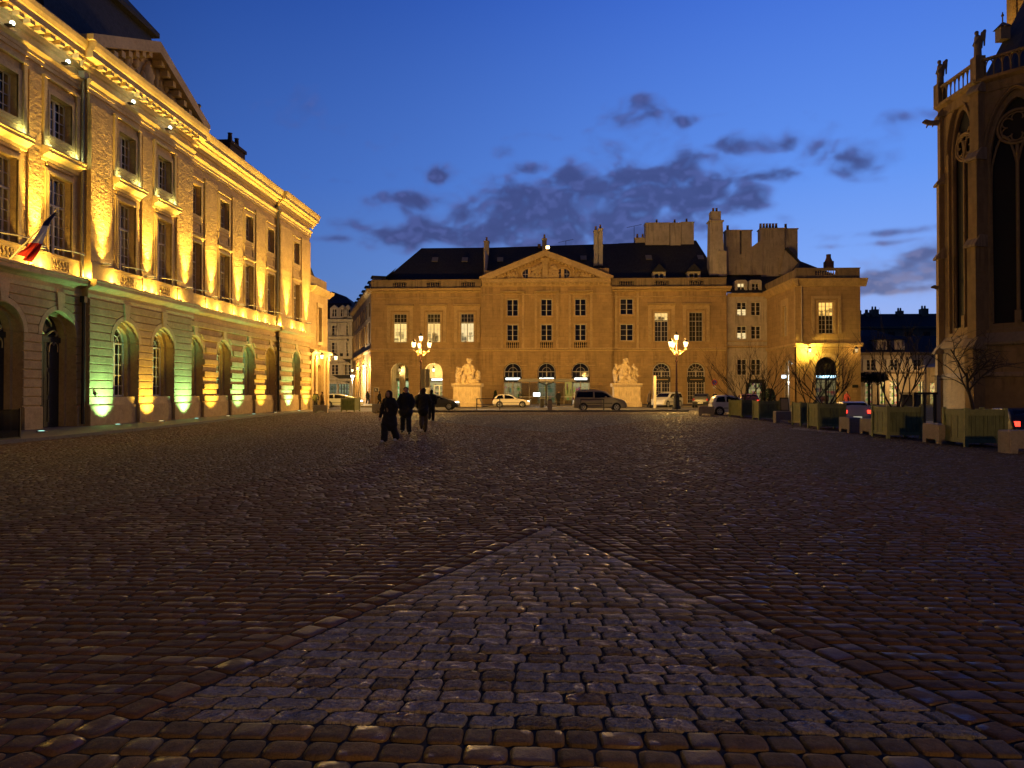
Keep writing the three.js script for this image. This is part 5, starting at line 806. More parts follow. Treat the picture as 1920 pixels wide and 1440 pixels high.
{ // low house with shops on the right, a dark big house behind it
  const z = -100, X = (u) => onZ(u, 735, z).x, Y = (v) => onZ(1680, v, z).y, G = thing('shop_house', 'low stone house with dark roof, two dormers and lit shop windows', 'building', [0, 0, z]), x0 = X(1612), x1 = X(1790), e = Y(662);
  const L = [1633.5, 1677.5, 1721].map((u) => [X(u), Y(695), 1.15, Y(673.5) - Y(695)]);
  const shops = [[1622, 1636], [1650, 1660], [1668, 1686], [1722, 1732]].map(([a, b]) => [[X(a), 0], [X(b), 0], [X(b), 3.1], [X(a), 3.1]]);
  mb().poly([[x0, -.3], [x1, -.3], [x1, e], [x0, e]], -.5, 0, [...L.map(([c, y, w, h]) => rectPath(c, w, y, y + h)), ...shops]).to('wall', M.plaster, G); simpleWindows(G, L, -.2);
  for (const [c, y, w, h] of L) for (const s of [-1, 1]) mb().box(c + s * (w * .5 + .28) - .26, y, .01, c + s * (w * .5 + .28) + .26, y + h, .06).to('shutter', M.wood, G);
  mb().profile([[0, Y(701)], [.15, Y(700)], [.15, Y(699)], [0, Y(698)]], x0, x1).profile([[0, e - .3], [.3, e - .1], [.4, e + .1], [0, e + .2]], x0, x1).to('string_course', M.churchDark, G);
  shops.forEach((s, i) => { mb().box(s[0][0], 0, -.46, s[1][0], 3.1, -.4).to('shop_window_light', glowMat(...[[.9, .62, .34, .5], [1, .74, .34, 1.1], [1, .7, .33, 1.3], [1, .66, .3, 1.2]][i], shopTex(50 + i)), G); const f = mb(); for (const t of [0, .5, 1]) f.box(lerp(s[0][0], s[1][0], t) - .05, 0, -.3, lerp(s[0][0], s[1][0], t) + .05, 3.1, -.1); f.box(s[0][0], 2.3, -.3, s[1][0], 2.4, -.12).to('shop_frame', M.woodDark, G); });
  mb().profile([[.02, 3.6], [1.5, 2.9], [1.5, 2.6], [.02, 3.4]], X(1620), X(1640)).to('awning', M.pale, G);
  const rt = Y(626); mb().faces([[x0, e + .1, .3], [x1, e + .1, .3], [x1, rt, -4], [x0, rt, -4], [x0, e, -9], [x1, e, -9]], [[0, 1, 2, 3], [3, 2, 5, 4], [0, 3, 4]]).to('roof', M.slate, G);
  for (const u of [1656, 1689.5]) { const c = X(u); mb().poly([[c - .7, Y(656)], [c + .7, Y(656)], [c + .7, Y(637)], [c - .7, Y(637)]], -2, -.35, [rectPath(c, 1.0, Y(654.5), Y(639))]).to('dormer', M.pale, G); win(G, { c, w: 1.0, y0: Y(654.5), y1: Y(639), n: -.5, cols: 2, rows: 1, bar: 0 }); put(new THREE.PlaneGeometry(.96, 1.1), 'curtain', M.curtain, G, [c, (Y(654.5) + Y(639)) / 2, -.62]); mb().box(c - .85, Y(637), -2.4, c + .85, Y(635.5), -.2).to('dormer_roof', M.slate, G); }
  mb().box(x0, 0, -3.2, x1, e, -3).to('inner_wall', M.inner, G);
  const W = thing('shop_wing', 'short lit wing with sloping eaves at right angles to the low shop house', 'building', [0, 0, z]); const a = X(1733), zz = 12;
  mb().box(a, -.3, .6, a + .4, Y(688), zz).to('wall', M.plaster, W); mb().faces([[a - 1.2, Y(690), .6], [a - 1.2, Y(690), zz], [a + 3, Y(672), zz], [a + 3, Y(672), .6], [a - 1.2, Y(690) - .12, .6], [a - 1.2, Y(690) - .12, zz], [a + 3, Y(672) - .12, zz], [a + 3, Y(672) - .12, .6]], [[0, 1, 2, 3], [4, 7, 6, 5], [0, 4, 5, 1], [1, 5, 6, 2]]).to('roof', M.pale, W); for (let i = 0; i < 3; i++) mb().box(a - .06, 0, 1.6 + i * 3.4, a - .01, 2.8, 4 + i * 3.4).to('shop_window_light', glowMat(1, .7, .3, 1.1, shopTex(60 + i)), W);
  mb().box(a + .4, -.3, zz - .4, a + 6, Y(680), zz).to('wall', M.plaster, W);
  { const q = onZ(1728, 698, -90), t = thing('wall_lantern', 'lantern under the eaves of the short lit shop wing', 'lantern', [a - .1, q.y, -93]); mb().box(-.05, -.2, -.1, .1, .2, .1).rod([0, 0, 0], [-.55, .05, 0], .025).to('bracket', M.iron, t); lanternParts(t, -.6, -.75, 0, 1, glowLantern); point(a - .7, q.y - .5, -93, [1, .56, .18], 62, 4); point(X(1668), 2.6, -98.4, [1, .58, .2], 10, 6); }
  const zb = -135, B = thing('back_house', 'large dark house with many chimneys rising behind the low shop house', 'building', [0, 0, zb]), XB = (u) => onZ(u, 735, zb).x, YB = (v) => onZ(1690, v, zb).y;
  mb().box(XB(1560), -.3, -8, XB(1800), YB(612), 0).to('wall', M.churchDark, B); mb().faces([[XB(1560), YB(612) - .5, .4], [XB(1800), YB(612) - .5, .4], [XB(1800), YB(583), -5], [XB(1560), YB(583), -5], [XB(1800), YB(612), -10]], [[0, 1, 2, 3], [1, 4, 2]]).to('roof', M.slate, B);
  for (const [u0, u1, v] of [[1618, 1634, 577], [1644, 1650, 581], [1655, 1668, 575], [1706, 1716, 578], [1752, 1764, 574]]) { const t = mb().box(XB(u0), YB(600), -5.4, XB(u1), YB(v), -4).to('chimney', M.churchDark, B); for (const k of [.25, .7]) mb().lathe([[.2, 0], [.15, .6], [.1, .62]], lerp(XB(u0), XB(u1), k), YB(v), -4.7, 8).to('chimney_pot', M.brick, t); }
  for (const u of [1640, 1672, 1704, 1738]) mb().box(XB(u) - .6, YB(640), .01, XB(u) + .6, YB(622), .06).to('window', M.inner, B);
  const K = thing('gabled_house', 'small dark house with hipped roof between the shop house and the large house behind', 'building', [0, 0, -118]); const kx = (u) => onZ(u, 735, -118).x, ky = (v) => onZ(1690, v, -118).y; mb().box(kx(1618), -.3, -8, kx(1700), ky(640), 0).to('wall', M.churchDark, K); mb().faces([[kx(1612), ky(640), .4], [kx(1706), ky(640), .4], [kx(1660), ky(614), -4], [kx(1640), ky(614), -4], [kx(1612), ky(640), -9], [kx(1706), ky(640), -9]], [[0, 1, 2, 3], [1, 5, 2], [0, 3, 4]]).to('roof', M.slate, K);
}
{ // cathedral apse on the right: two visible sides with tall traceried windows, buttresses, balustrade, statues
  const G = thing('cathedral', 'dark gothic cathedral apse with tall traceried windows at the right edge', 'church');
  const A = onZ(1767, 735, -49.3), C = onZ(1838, 735, -45.4), E = new THREE.Vector3(C.x + 4.0, 0, C.z + 4.0);
  const COR = 20.9, RAIL = 22.25, SILL = 5.5;
  const side = (p, q, name) => { const T = new THREE.Group(); T.name = name; T.position.set(p.x, 0, p.z); T.rotation.y = atan2(-(q.z - p.z), q.x - p.x); G.add(T); return [T, hypot(q.x - p.x, q.z - p.z)]; };
  const lancet = (c, w, y0, ys, apex) => { const p = new THREE.Path(); p.moveTo(c - w / 2, y0); p.lineTo(c + w / 2, y0); p.lineTo(c + w / 2, ys); const n = 10; for (let i = 1; i <= n; i++) { const t = i / n; p.lineTo(c + w / 2 * (1 - t ** 1.7), ys + (apex - ys) * (1 - (1 - t) ** 1.5)); } for (let i = n - 1; i >= 0; i--) { const t = i / n; p.lineTo(c - w / 2 * (1 - t ** 1.7), ys + (apex - ys) * (1 - (1 - t) ** 1.5)); } return p; };
  const build = (p, q, name, c, w, apex, roseY, roseR) => {
    const [T, L] = side(p, q, name), ys = apex - w * 1.25;
    mb().poly([[0, 4.6], [L, 4.6], [L, COR], [0, COR]], -.9, 0, [lancet(c, w + .5, SILL, ys, apex + .45)]).to('wall', M.church, T);
    mb().poly([[c - w / 2 - .35, SILL], [c + w / 2 + .35, SILL], [c + w / 2 + .35, apex + .55], [c - w / 2 - .35, apex + .55]], -.55, -.16, [lancet(c, w, SILL + .35, ys, apex)]).to('window_jamb', M.church, T);
    // tracery: two lancets, a rose, mullions
    const tr = mb(), z = -.3, arc = (cx, ww, y0, s, ap, r) => { const pts = []; for (let i = -8; i <= 8; i++) { const t = abs(i) / 8; pts.push([cx + Math.sign(i) * ww / 2 * (t ** (1 / 1.15)), ap - (ap - s) * (t ** 1.7), z]); } tr.tube([[cx - ww / 2, y0, z], ...pts, [cx + ww / 2, y0, z]], r, 60, 5); };
    arc(c - w / 4, w / 2 - .06, SILL + .4, ys - .6, ys + 1.2, .075); arc(c + w / 4, w / 2 - .06, SILL + .4, ys - .6, ys + 1.2, .075);
    tr.rod([c, SILL + .35, z], [c, ys + .5, z], .10).box(c - .16, SILL + .3, z - .15, c + .16, SILL + 1.1, z + .2);
    tr.add(new THREE.TorusGeometry(roseR, .09, 6, 32).translate(c, roseY, z)).add(new THREE.TorusGeometry(roseR * .84, .05, 5, 28).translate(c, roseY, z));
    for (let i = 0; i < 6; i++) { const a = i * PI / 3 + .5, x = c + cos(a) * roseR * .55, y = roseY + sin(a) * roseR * .55; tr.add(new THREE.TorusGeometry(roseR * .28, .045, 5, 16, PI * 1.35).rotateZ(a - PI * .675).translate(x, y, z)); }
    tr.to('tracery', M.church, T);
    const gg = new THREE.PlaneGeometry(w + .1, apex - SILL); put(gg, 'stained_glass', M.glassChurch, T, [c, (apex + SILL) / 2, -.42]);
    mb().profile([[-.9, 4.0], [.32, 4.55], [.36, 4.7], [.32, 4.78], [-.36, SILL + .35], [-.9, SILL + .35]], -.05, L + .05).to('window_sill', M.churchDark, T);
    mb().poly([[-.05, -1.2], [L + .05, -1.2], [L + .05, 4.5], [-.05, 4.5]], -.8, .12).to('plinth', M.church, T);
    mb().profile([[.1, 2.55], [.22, 2.6], [.22, 2.75], [.1, 2.9]], -.05, L + .05).to('string_course', M.churchDark, T);
    mb().profile([[-.4, COR - .8], [.06, COR - .75], [.1, COR - .2], [.35, COR - .05], [.4, COR + .12], [-.4, COR + .2]], -.15, L + .15).to('cornice', M.church, T);
    const hood = mb(), hp = []; for (let i = -8; i <= 8; i++) { const t = 1 - abs(i) / 8; hp.push([c + Math.sign(i) * (w / 2 + .34) * (1 - t ** 1.7), ys + (apex + .62 - ys) * (1 - (1 - t) ** 1.5), .02]); } hood.tube(hp, .085, 40, 5).to('hood_mould', M.church, T);
    const n = Math.round(L / .42); for (let i = 0; i < n; i++) { const x0 = (i + .5) * L / n, b = mb().rod([x0 - L / n / 2, COR + .2, .1], [x0 - L / n / 2, RAIL - .15, .1], .045, .045, 6).tube([[x0 - L / n / 2, RAIL - .55, .1], [x0 - L / n / 4, RAIL - .22, .1], [x0, RAIL - .14, .1], [x0 + L / n / 4, RAIL - .22, .1], [x0 + L / n / 2, RAIL - .55, .1]], .04, 10, 5); b.to('rail_arch', M.church, T); }
    mb().box(-.05, RAIL - .15, -.02, L + .05, RAIL, .22).to('rail', M.church, T);
    flatten(T); return [T, L];
  };
  const L1 = hypot(C.x - A.x, C.z - A.z);
  build(A, C, 'north_side', L1 * .53, 2.0, 19.95, 17.55, .86);
  build(C, E, 'east_side', 1.95, 2.7, 19.5, 17.75, 1.02);
  // buttresses with sloping set-offs
  const buttress = (p, turn, w, steps) => { const B = new THREE.Group(); B.name = 'buttress'; B.position.set(p.x, 0, p.z); B.rotation.y = turn; G.add(B); for (const [y0, y1, d] of steps) { mb().box(-w / 2, y0, -.6, w / 2, y1, d).to('shaft', M.church, B); mb().profile([[-.2, y1], [d + .16, y1], [d + .16, y1 + .14], [d - .28, y1 + .75], [-.2, y1 + .75]], -w / 2 - .12, w / 2 + .12).to('set_off', M.churchDark, B); } };
  buttress(C, -PI / 2 + PI / 8 - .1, .62, [[-1.2, 4.3, .85], [4.3, 10.6, .62], [10.6, 16.0, .5], [16, COR - .7, .34]]);
  buttress(A, -PI / 2 - .25, .62, [[-1.2, 4.2, .35], [4.2, 10.6, .26], [10.6, 15.6, .2], [15.6, COR - .7, .12]]);
  buttress(E, 0, .7, [[-1.2, 4.3, .85], [4.3, 10.6, .62], [10.6, 16, .5], [16, COR - .7, .34]]);
  for (const p of [A, C]) mb().box(-.3, COR, -.3, .3, RAIL + .25, .3).to('pinnacle', M.church, G, [p.x, 0, p.z]);
  // winged stone figures on the corners, gargoyle
  const angel = (p, turn, y) => { const S = new THREE.Group(); S.name = 'corner_statue'; S.position.set(p.x, y, p.z); S.rotation.y = turn; G.add(S); put(fieldGeo([[0, 0, 0, .22, 0, .75, 0, .2], [0, .75, 0, .2, 0, 1.25, 0, .19], [0, 1.25, 0, .1, 0, 1.48, .04, .07], [0, 1.56, .06, .125, 0, 1.6, .06, .12], [-.2, 1.2, .02, .08, -.12, .85, .2, .06], [.2, 1.2, .02, .08, .1, .9, .2, .06], [.08, 1.1, -.16, .07, .12, 1.62, -.34, .09], [.12, 1.62, -.34, .09, .16, .7, -.3, .05], [-.08, 1.1, -.16, .07, -.12, 1.62, -.34, .09], [-.12, 1.62, -.34, .09, -.16, .7, -.3, .05]], .045, .05), 'figure', M.churchDark, S); };
  angel(A, PI / 2 + PI, RAIL + .2); angel(C, PI / 2 + PI - .1, RAIL + .2);
  put(fieldGeo([[0, 0, 0, .2, 0, -.05, .6, .16], [0, -.05, .6, .16, 0, .02, .95, .17], [0, .02, .95, .12, 0, -.02, 1.15, .08], [-.1, -.12, .75, .06, -.1, -.35, .85, .04], [.1, -.12, .5, .06, .1, -.35, .55, .04]], .04, .05), 'gargoyle', M.churchDark, G, [A.x - .1, 19.9, A.z]).rotation.y = -PI / 2 + .15;
  put(fieldGeo([[0, 0, 0, .14, 0, .15, .4, .12], [0, .15, .4, .12, 0, .12, .6, .08]], .05, .05), 'gargoyle', M.churchDark, G, [A.x - .1, 8.6, A.z]).rotation.y = -PI / 2 + .15;
  // roof, with a vent, and the main body beyond
  { const q = [onZ(1844, 735, -46.6), onZ(1900, 735, -45.2), onZ(2080, 735, -44), onZ(2080, 735, -56), onZ(1846, 735, -56)], ap = onZ(1958, -72, -49.5); mb().faces([...q.map((p) => [p.x, COR + .5, p.z]), [ap.x, ap.y, ap.z]], q.map((_, i) => [i, (i + 1) % 5, 5])).to('roof', M.copper, G); }
  { const p = onZ(1880, 62, -47.4); mb().box(-.3, -.5, -.3, .3, .3, .3).faces([[-.4, .3, .4], [.4, .3, .4], [.4, .3, -.4], [-.4, .3, -.4], [0, .75, 0]], [[0, 1, 4], [1, 2, 4], [2, 3, 4], [3, 0, 4]]).rod([0, .7, 0], [0, 1.35, 0], .04).ball(0, 1.15, 0, .09).to('roof_vent', M.churchDark, G, [p.x, p.y, p.z]); }
  { const pts = [[A.x + .3, -A.z - .3 + .5], [A.x * 1.43, 70], [60, 70], [60, -E.z + 1.4], [E.x, -E.z + 1.2], [E.x - .6, -A.z + .4]], sh = new THREE.Shape(pts.map(([x, y]) => new THREE.Vector2(x, y))), g = new THREE.ExtrudeGeometry(sh, { depth: COR + 1.2, bevelEnabled: false }); g.rotateX(-PI / 2); g.translate(0, -1.2, 0); put(planarUV(g), 'nave_wall', M.church, G); }
  mb().box(A.x + 1.2, 0, A.z + .6, A.x + 3.2, COR - .2, C.z - .6).to('inner_wall', M.inner, G);
  const tw = onZ(1893, 735, -78), TT = thing('cathedral_tower', 'floodlit orange shaft of the cathedral tower at the top right corner', 'tower', [tw.x, 0, -78], -.58); mb().box(0, -.4, -6, 6, 52, 0).to('shaft', M.church, TT); mb().box(.0, 30, 0, .5, 52, .35).box(1.0, 30, 0, 1.5, 52, .3).box(2.4, 30, 0, 2.9, 52, .3).to('pilaster', M.church, TT);
  { const f = thing('tower_floodlight', 'small floodlight aimed up at the cathedral tower', 'floodlight', [tw.x + .6, 30, -73.5]); mb().box(-.2, 0, -.15, .2, .3, .15).to('housing', M.iron, f); mb().box(-.16, .3, -.12, .16, .32, .12).to('lens', glowFlood, f); mb().box(.4, -30, -.3, 1, -.01, .3).to('bracket_post', M.iron, f); spot(tw.x + .6, 30.5, -73.5, tw.x + .9, 46, -78, SODIUM, 1500, .6, .8, 4); }
}

// ---------------------------------------------------------------- street lamps, lanterns
function lanternParts(parent, x, y, z, k = 1, glass = glowLantern) {
  const f = mb(); for (let i = 0; i < 6; i++) { const a = i * PI / 3, c = cos(a), s = sin(a); f.rod([x + c * .13 * k, y, z + s * .13 * k], [x + c * .215 * k, y + .46 * k, z + s * .215 * k], .012 * k, .012 * k, 4); }
  f.lathe([[.0, -.06 * k], [.06 * k, -.05 * k], [.13 * k, -.01 * k], [.14 * k, .01 * k], [.0, .012 * k]], x, y, z, 6).lathe([[.235 * k, .45 * k], [.24 * k, .48 * k], [.17 * k, .58 * k], [.09 * k, .66 * k], [.05 * k, .70 * k], [.06 * k, .74 * k], [.02 * k, .80 * k], [0, .86 * k]], x, y, z, 6);
  const l = f.to('lantern', M.iron, parent);
  put(mb().lathe([[.125 * k, .013 * k], [.205 * k, .445 * k], [.0, .447 * k]], x, y, z, 6).geo(), 'lantern_glass', glass, l);
}
function candelabra(p, label, turn, cd = LAMP) {
  const t = thing('street_lamp', label, 'street lamp', p, turn, 'four-lantern street lamps on the square');
  mb().lathe([[.42, 0], [.42, .25], [.36, .3], [.30, .34], [.27, 1.15], [.31, 1.2], [.31, 1.28], [.2, 1.36], [.15, 1.5], [.13, 1.62], [.17, 1.66], [.11, 1.72]], 0, 0, 0, 12).to('base', M.iron, t);
  mb().lathe([[.105, 1.7], [.10, 2.4], [.14, 2.44], [.095, 2.5], [.075, 4.5], [.12, 4.56], [.12, 4.64], [.075, 4.7], [.07, 5.2], [.14, 5.28], [.16, 5.36], [.08, 5.5], [.06, 5.9], [.05, 6.5], [.09, 6.56], [.0, 6.6]], 0, 0, 0, 12).to('pole', M.ironRed, t);
  lanternParts(t, 0, 6.62, 0);
  for (const a of [0.25, .25 + 2 * PI / 3, .25 + 4 * PI / 3]) {
    const c = cos(a), s = sin(a), q = (r, y) => [c * r, y, s * r];
    mb().tube([q(.06, 5.3), q(.3, 5.22), q(.55, 5.45), q(.82, 5.62), q(.9, 5.78), q(.88, 5.92)], .035, 22, 6).tube([q(.3, 5.22), q(.42, 5.45), q(.34, 5.62), q(.22, 5.52), q(.28, 5.42)], .022, 16, 5).tube([q(.9, 5.92), q(1.02, 6.12), q(1.02, 6.5), q(.98, 6.66), q(1.06, 6.74)], .018, 16, 5).to('arm', M.gold, t);
    lanternParts(t, c * .88, 5.96, s * .88);
    const w = new THREE.Vector3(c * .88, 6.2, s * .88).applyAxisAngle(new THREE.Vector3(0, 1, 0), turn); point(p[0] + w.x, p[1] + w.y, p[2] + w.z, SODIUM, cd, 4);
  }
  point(p[0], p[1] + 6.86, p[2], SODIUM, cd, 4); return t;
}
const LAMP = 205; M.ironRed = std({ color: new THREE.Color().setRGB(.075, .025, .015), roughness: .5, metalness: .3 });
{ const a = onZ(789, 735, -68.6), b = onZ(1268.5, 735, -68.6); candelabra([a.x, 0, a.z], 'tall street lamp with four glowing lanterns between the lit arches and the left statue', .06); candelabra([b.x, 0, b.z], 'tall street lamp with four glowing lanterns right of the right statue', -.08);
  candelabra([11, 0, 17], 'street lamp behind the viewer, on the cathedral side', .05, 180); }
function wallLamp(p, turn, label, cd, k, glass, rgb = SODIUM) {
  const t = thing('wall_lantern', label, 'lantern', p, turn);
  mb().box(-.08, -.2, 0, .08, .2, .05).tube([[0, .1, .04], [0, .35, .25], [0, .62, .5], [0, .6, .72], [0, .45, .78]], .025, 18, 6).tube([[0, -.1, .04], [0, .1, .3], [0, .4, .5]], .018, 10, 5).to('bracket', M.iron, t);
  lanternParts(t, 0, -.42 * k + .3, .78, k, glass);
  const w = new THREE.Vector3(0, .3 - .18 * k, .78).applyAxisAngle(new THREE.Vector3(0, 1, 0), turn); if (cd) point(p[0] + w.x, p[1] + w.y, p[2] + w.z, rgb, cd, 4); return t;
}
const glowDim = glowMat(1, .7, .3, .8);
{
  let p = onX(588, 672, TX - .1); wallLamp([p.x, p.y, -67.6], PI / 2, 'glowing lantern on the side of the low domed corner house', 50, .85, glowLantern);
  p = onX(614, 674, TX - .1); wallLamp([p.x + .1, p.y, p.z], PI / 2, 'glowing lantern on the far corner edge of the low domed house', 60, .85, glowLantern);
  const a = new THREE.Vector3(onZ(695, 735, -95).x, 0, -95), b = onZ(659, 735, -127), d = new THREE.Vector3(b.x - a.x, 0, b.z - a.z).normalize(), nrm = atan2(-d.z, d.x) + PI;
  for (const [t, w] of [[1.2, 'nearest'], [11, 'middle'], [21, 'farthest']]) wallLamp([a.x + d.x * t + sin(nrm) * .06, 5.0, a.z + d.z * t + cos(nrm) * .06], nrm, `${w} of three glowing lanterns on the guardhouse side along the left street`, 170, .8, glowLantern);
  p = onZ(1514, 660, -84.5); wallLamp([p.x, p.y, p.z + .01], 0, 'bright yellow lantern on the corner pavilion left of its arched door', 70, .9, glowLantern, [1, .68, .12]);
  p = onZ(1600.5, 660, -84.5); wallLamp([p.x, p.y, p.z + .01], 0, 'dim lantern on the corner pavilion right of its arched door', 4, .9, glowDim);
  for (const [u, which, cd] of [[749.5, 'left', 18], [813, 'right', 70]]) { const q = onZ(u, 696, -96.8), t = thing('hanging_lantern', `lantern hanging in the ${which} arch of the guardhouse passage`, 'lantern', [q.x, q.y, q.z]); mb().rod([0, .85, 0], [0, 5.55 - q.y, 0], .02).to('chain', M.iron, t); lanternParts(t, 0, -.1, 0, 1.0, cd > 30 ? glowLantern : glowDim); point(q.x, q.y + .15, q.z, [1, .72, .26], cd, 4); }
  { const q = onZ(661, 707, -104), t = thing('lamp_post', 'white street light on a thin post in the left street', 'street lamp', [q.x, 0, q.z]); mb().rod([0, 0, 0], [0, q.y, 0], .06, .045).to('post', M.zinc, t); mb().ball(0, q.y + .12, 0, .24, 1.4, .7, 1).to('lamp_head', glowMat(.8, .95, 1, 5), t); point(q.x, q.y - .25, q.z + .1, [1, .82, .55], 330, 4); }
  { const q = onZ(1479, 735, -60), t = thing('light_column', 'slim column with a bluish white lamp before the corner pavilion', 'street lamp', [q.x, 0, -60]); const h = onZ(1479, 676, -60).y, hl = onZ(1470, 706, -60); mb().rod([0, 0, 0], [0, 1.1, 0], .09, .08).rod([0, 1.1, 0], [0, h, 0], .05, .04).rod([0, h, 0], [.35, h - .28, 0], .045).rod([0, hl.y, 0], [hl.x - q.x, hl.y, 0], .03).to('post', M.pale, t); mb().box(hl.x - q.x - .16, hl.y - .14, -.12, hl.x - q.x + .16, hl.y + .12, .12).to('lamp_head', glowMat(.75, .9, 1, 2.5), t); point(hl.x, hl.y - .25, -59.8, [.8, .92, 1], 10, 4); }
}
// ---------------------------------------------------------------- tree boxes and stone blocks
M.boxGreen = std({ color: new THREE.Color().setRGB(.30, .32, .12), roughness: .7, map: sized(M.weather, 1.2) });
M.boxDark = std({ color: new THREE.Color().setRGB(.22, .25, .09), roughness: .7, map: sized(M.weather, 1.2) });
M.block = std({ color: new THREE.Color().setRGB(.42, .35, .28), roughness: .85, map: sized(M.mottle, 1.1), bumpMap: sized(M.grain, .5), bumpScale: .006 });
M.soil = std({ color: new THREE.Color().setRGB(.03, .022, .015), roughness: 1, bumpMap: sized(M.grain, .3), bumpScale: .04 });
function planter(p, turn, label) {
  const t = thing('planter', label, 'planter', p, turn, 'green wooden tree boxes'), w = .575, h = 1.14, q = .05;
  for (const [a, b] of [[-1, -1], [1, -1], [-1, 1], [1, 1]]) mb().box(a * w - q, 0, b * w - q, a * w + q, h + .03, b * w + q).to('post', M.boxGreen, t);
  for (let s = 0; s < 4; s++) {
    const g = new THREE.Group(); g.name = 'side_panel'; g.rotation.y = s * PI / 2; t.add(g);
    for (let i = 0; i < 9; i++) { const x = -w + q + (i + .5) * (2 * w - 2 * q) / 9, e = (2 * w - 2 * q) / 18 - .004; mb().box(x - e, .2, w - .025, x + e, h - .2, w + .008 + .004 * (i % 3)).to('slat', s % 2 ? M.boxGreen : M.boxDark, g); }
    mb().box(-w + q, .12, w - .03, w - q, .24, w + .028).to('rail', M.boxGreen, g); mb().box(-w + q, h - .2, w - .03, w - q, h - .02, w + .028).to('rail', M.boxGreen, g);
  }
  mb().box(-w, .2, -w, w, h - .08, w).to('soil', M.soil, t); return t;
}
const blockShape = () => { const g = mb(); g.poly([[-.5, 0], [-.3, 0], [-.28, .14], [.28, .14], [.3, 0], [.5, 0], [.5, .58], [.47, .62], [-.47, .62], [-.5, .58]], -.24, .24); return g.geo(); };
const blockGeo = blockShape();
function block(p, turn, label) { const t = thing('stone_block', label, 'stone bench', p, turn, 'pale stone blocks with a notched foot'); put(blockGeo, 'block', M.block, t); return t; }
const treeSpots = [];
{
  const box = (u, v, turn, label) => { const p = onGround(u, v); return planter([p.x + .575, 0, p.z - .575], turn, label); };
  const B0 = box(1811, 838, 0, 'green wooden tree box nearest the camera on the right, a bare tree in it'), B1 = box(1665, 822.5, 0, 'large dark green tree box between two stone blocks, with a thin forked shrub'), B2 = box(1534.4, 805, 0, 'green tree box in front of the silver car, touching another box'), B3 = box(1502, 798.5, 0, 'green tree box half hidden behind the box by the silver car'), B4 = box(1423.5, 788, 0, 'green tree box lit by a headlight, its front pale green'), B5 = box(1380, 782.5, .45, 'green tree box turned at an angle, hiding the small white car');
  treeSpots.push(...[B0, B1, B2, B3, B4, B5].map((b) => b.position.toArray()));
  const l = onGround(654, 772); planter([l.x, 0, l.z - .55], -.12, 'lone green tree box on the left by the street entrance');
  const blk = (u, v, label, k = 1) => { const p = onGround(u, v); return block([p.x + .24, 0, p.z - .5], PI / 2, label); };
  blk(1761, 833, 'stone block left of the nearest tree box on the right');
  { const p = onGround(1893, 851); block([p.x + .5, 0, p.z - .26], .06, 'stone block cut off by the right edge of the picture'); }
  blk(1592.4, 812, 'stone block below the number plate of the silver car'); blk(1634, 816.5, 'stone block left of the large dark green tree box');
  { const p = onGround(1455, 793); block([p.x + .5, 0, p.z - .26], .0, 'stone block between the headlight-lit tree box and the pair of boxes'); }
  { const p = onGround(1326, 780); block([p.x, 0, p.z - .3], -.12, 'stone block at the end of the roadside kerb, left of the small white car').scale.setScalar(1.05); }
  { const p = onGround(600, 774); block([p.x, 0, p.z - .2], .1, 'stone block before two pedestrians at the far left of the square').scale.set(1.1, 1, 1); const q = onGround(716, 773.5); block([q.x, 0, q.z], .0, 'stone block half hidden by the woman in the long coat').scale.set(1.5, 1.1, 1); }
}
// ---------------------------------------------------------------- bare shrubs and trees
M.bark = std({ color: new THREE.Color().setRGB(.028, .02, .013), roughness: .9 });
function bare(p, label, o) {
  const t = thing(o.name ?? 'bare_shrub', label, o.name ? 'tree' : 'shrub', p), R = rng(o.seed), parts = { trunk: mb(), branch: mb(), twig: mb() };
  const grow = (a, dir, len, r, lev) => {
    const n = 3, pts = [a.clone()], d = dir.clone(); for (let i = 0; i < n; i++) { d.x += (R() - .5) * .35; d.z += (R() - .5) * .35; d.y += (o.lift ?? .04) - (lev > 1 ? o.droop ?? 0 : 0); d.normalize(); pts.push(pts[i].clone().addScaledVector(d, len / n)); }
    const key = lev === 0 ? 'trunk' : lev === 1 ? 'branch' : 'twig';
    for (let i = 0; i < n; i++) { const r0 = lerp(r, r * .6, i / n), r1 = lerp(r, r * .6, (i + 1) / n); parts[key].rod(pts[i].toArray(), pts[i + 1].toArray(), r0, r1, lev > 1 ? 3 : 5); }
    if (lev >= o.levels) return;
    const k = o.kids[lev]; for (let i = 0; i < k; i++) { const at = lerp(.35, 1, (i + R()) / k), q = at * n, ii = min(n - 1, floor(q)), b = pts[ii].clone().lerp(pts[ii + 1], q - ii), az = R() * 2 * PI, nd = d.clone().add(new THREE.Vector3(cos(az), (R() - .25) * .5, sin(az)).multiplyScalar(o.spread * (.6 + .6 * R()))).normalize(); grow(b, nd, len * (.55 + .3 * R()), r * .58, lev + 1); }
  };
  for (let i = 0; i < o.stems; i++) { const az = i / o.stems * 2 * PI + R(), tilt = o.tilt * (.4 + .8 * R()); grow(new THREE.Vector3(cos(az) * .1 * min(1, o.stems - 1), o.y0 ?? 1.0, sin(az) * .1 * min(1, o.stems - 1)), new THREE.Vector3(cos(az) * sin(tilt), cos(tilt), sin(az) * sin(tilt)), o.len * (.8 + .4 * R()), o.r, 0); }
  parts.trunk.to('trunk', M.bark, t); if (parts.branch.g.length) parts.branch.to('branches', M.bark, t); if (parts.twig.g.length) { const m = parts.twig.to('twigs', M.bark, t); m.userData.kind = 'stuff'; } return t;
}
bare(treeSpots[0], 'slender bare tree with arching branches in the nearest tree box', { name: 'bare_tree', seed: 4, stems: 1, tilt: .03, len: 1.5, r: .055, levels: 4, kids: [6, 4, 3, 3], spread: 1.25, lift: .03, droop: .10, y0: .95 });
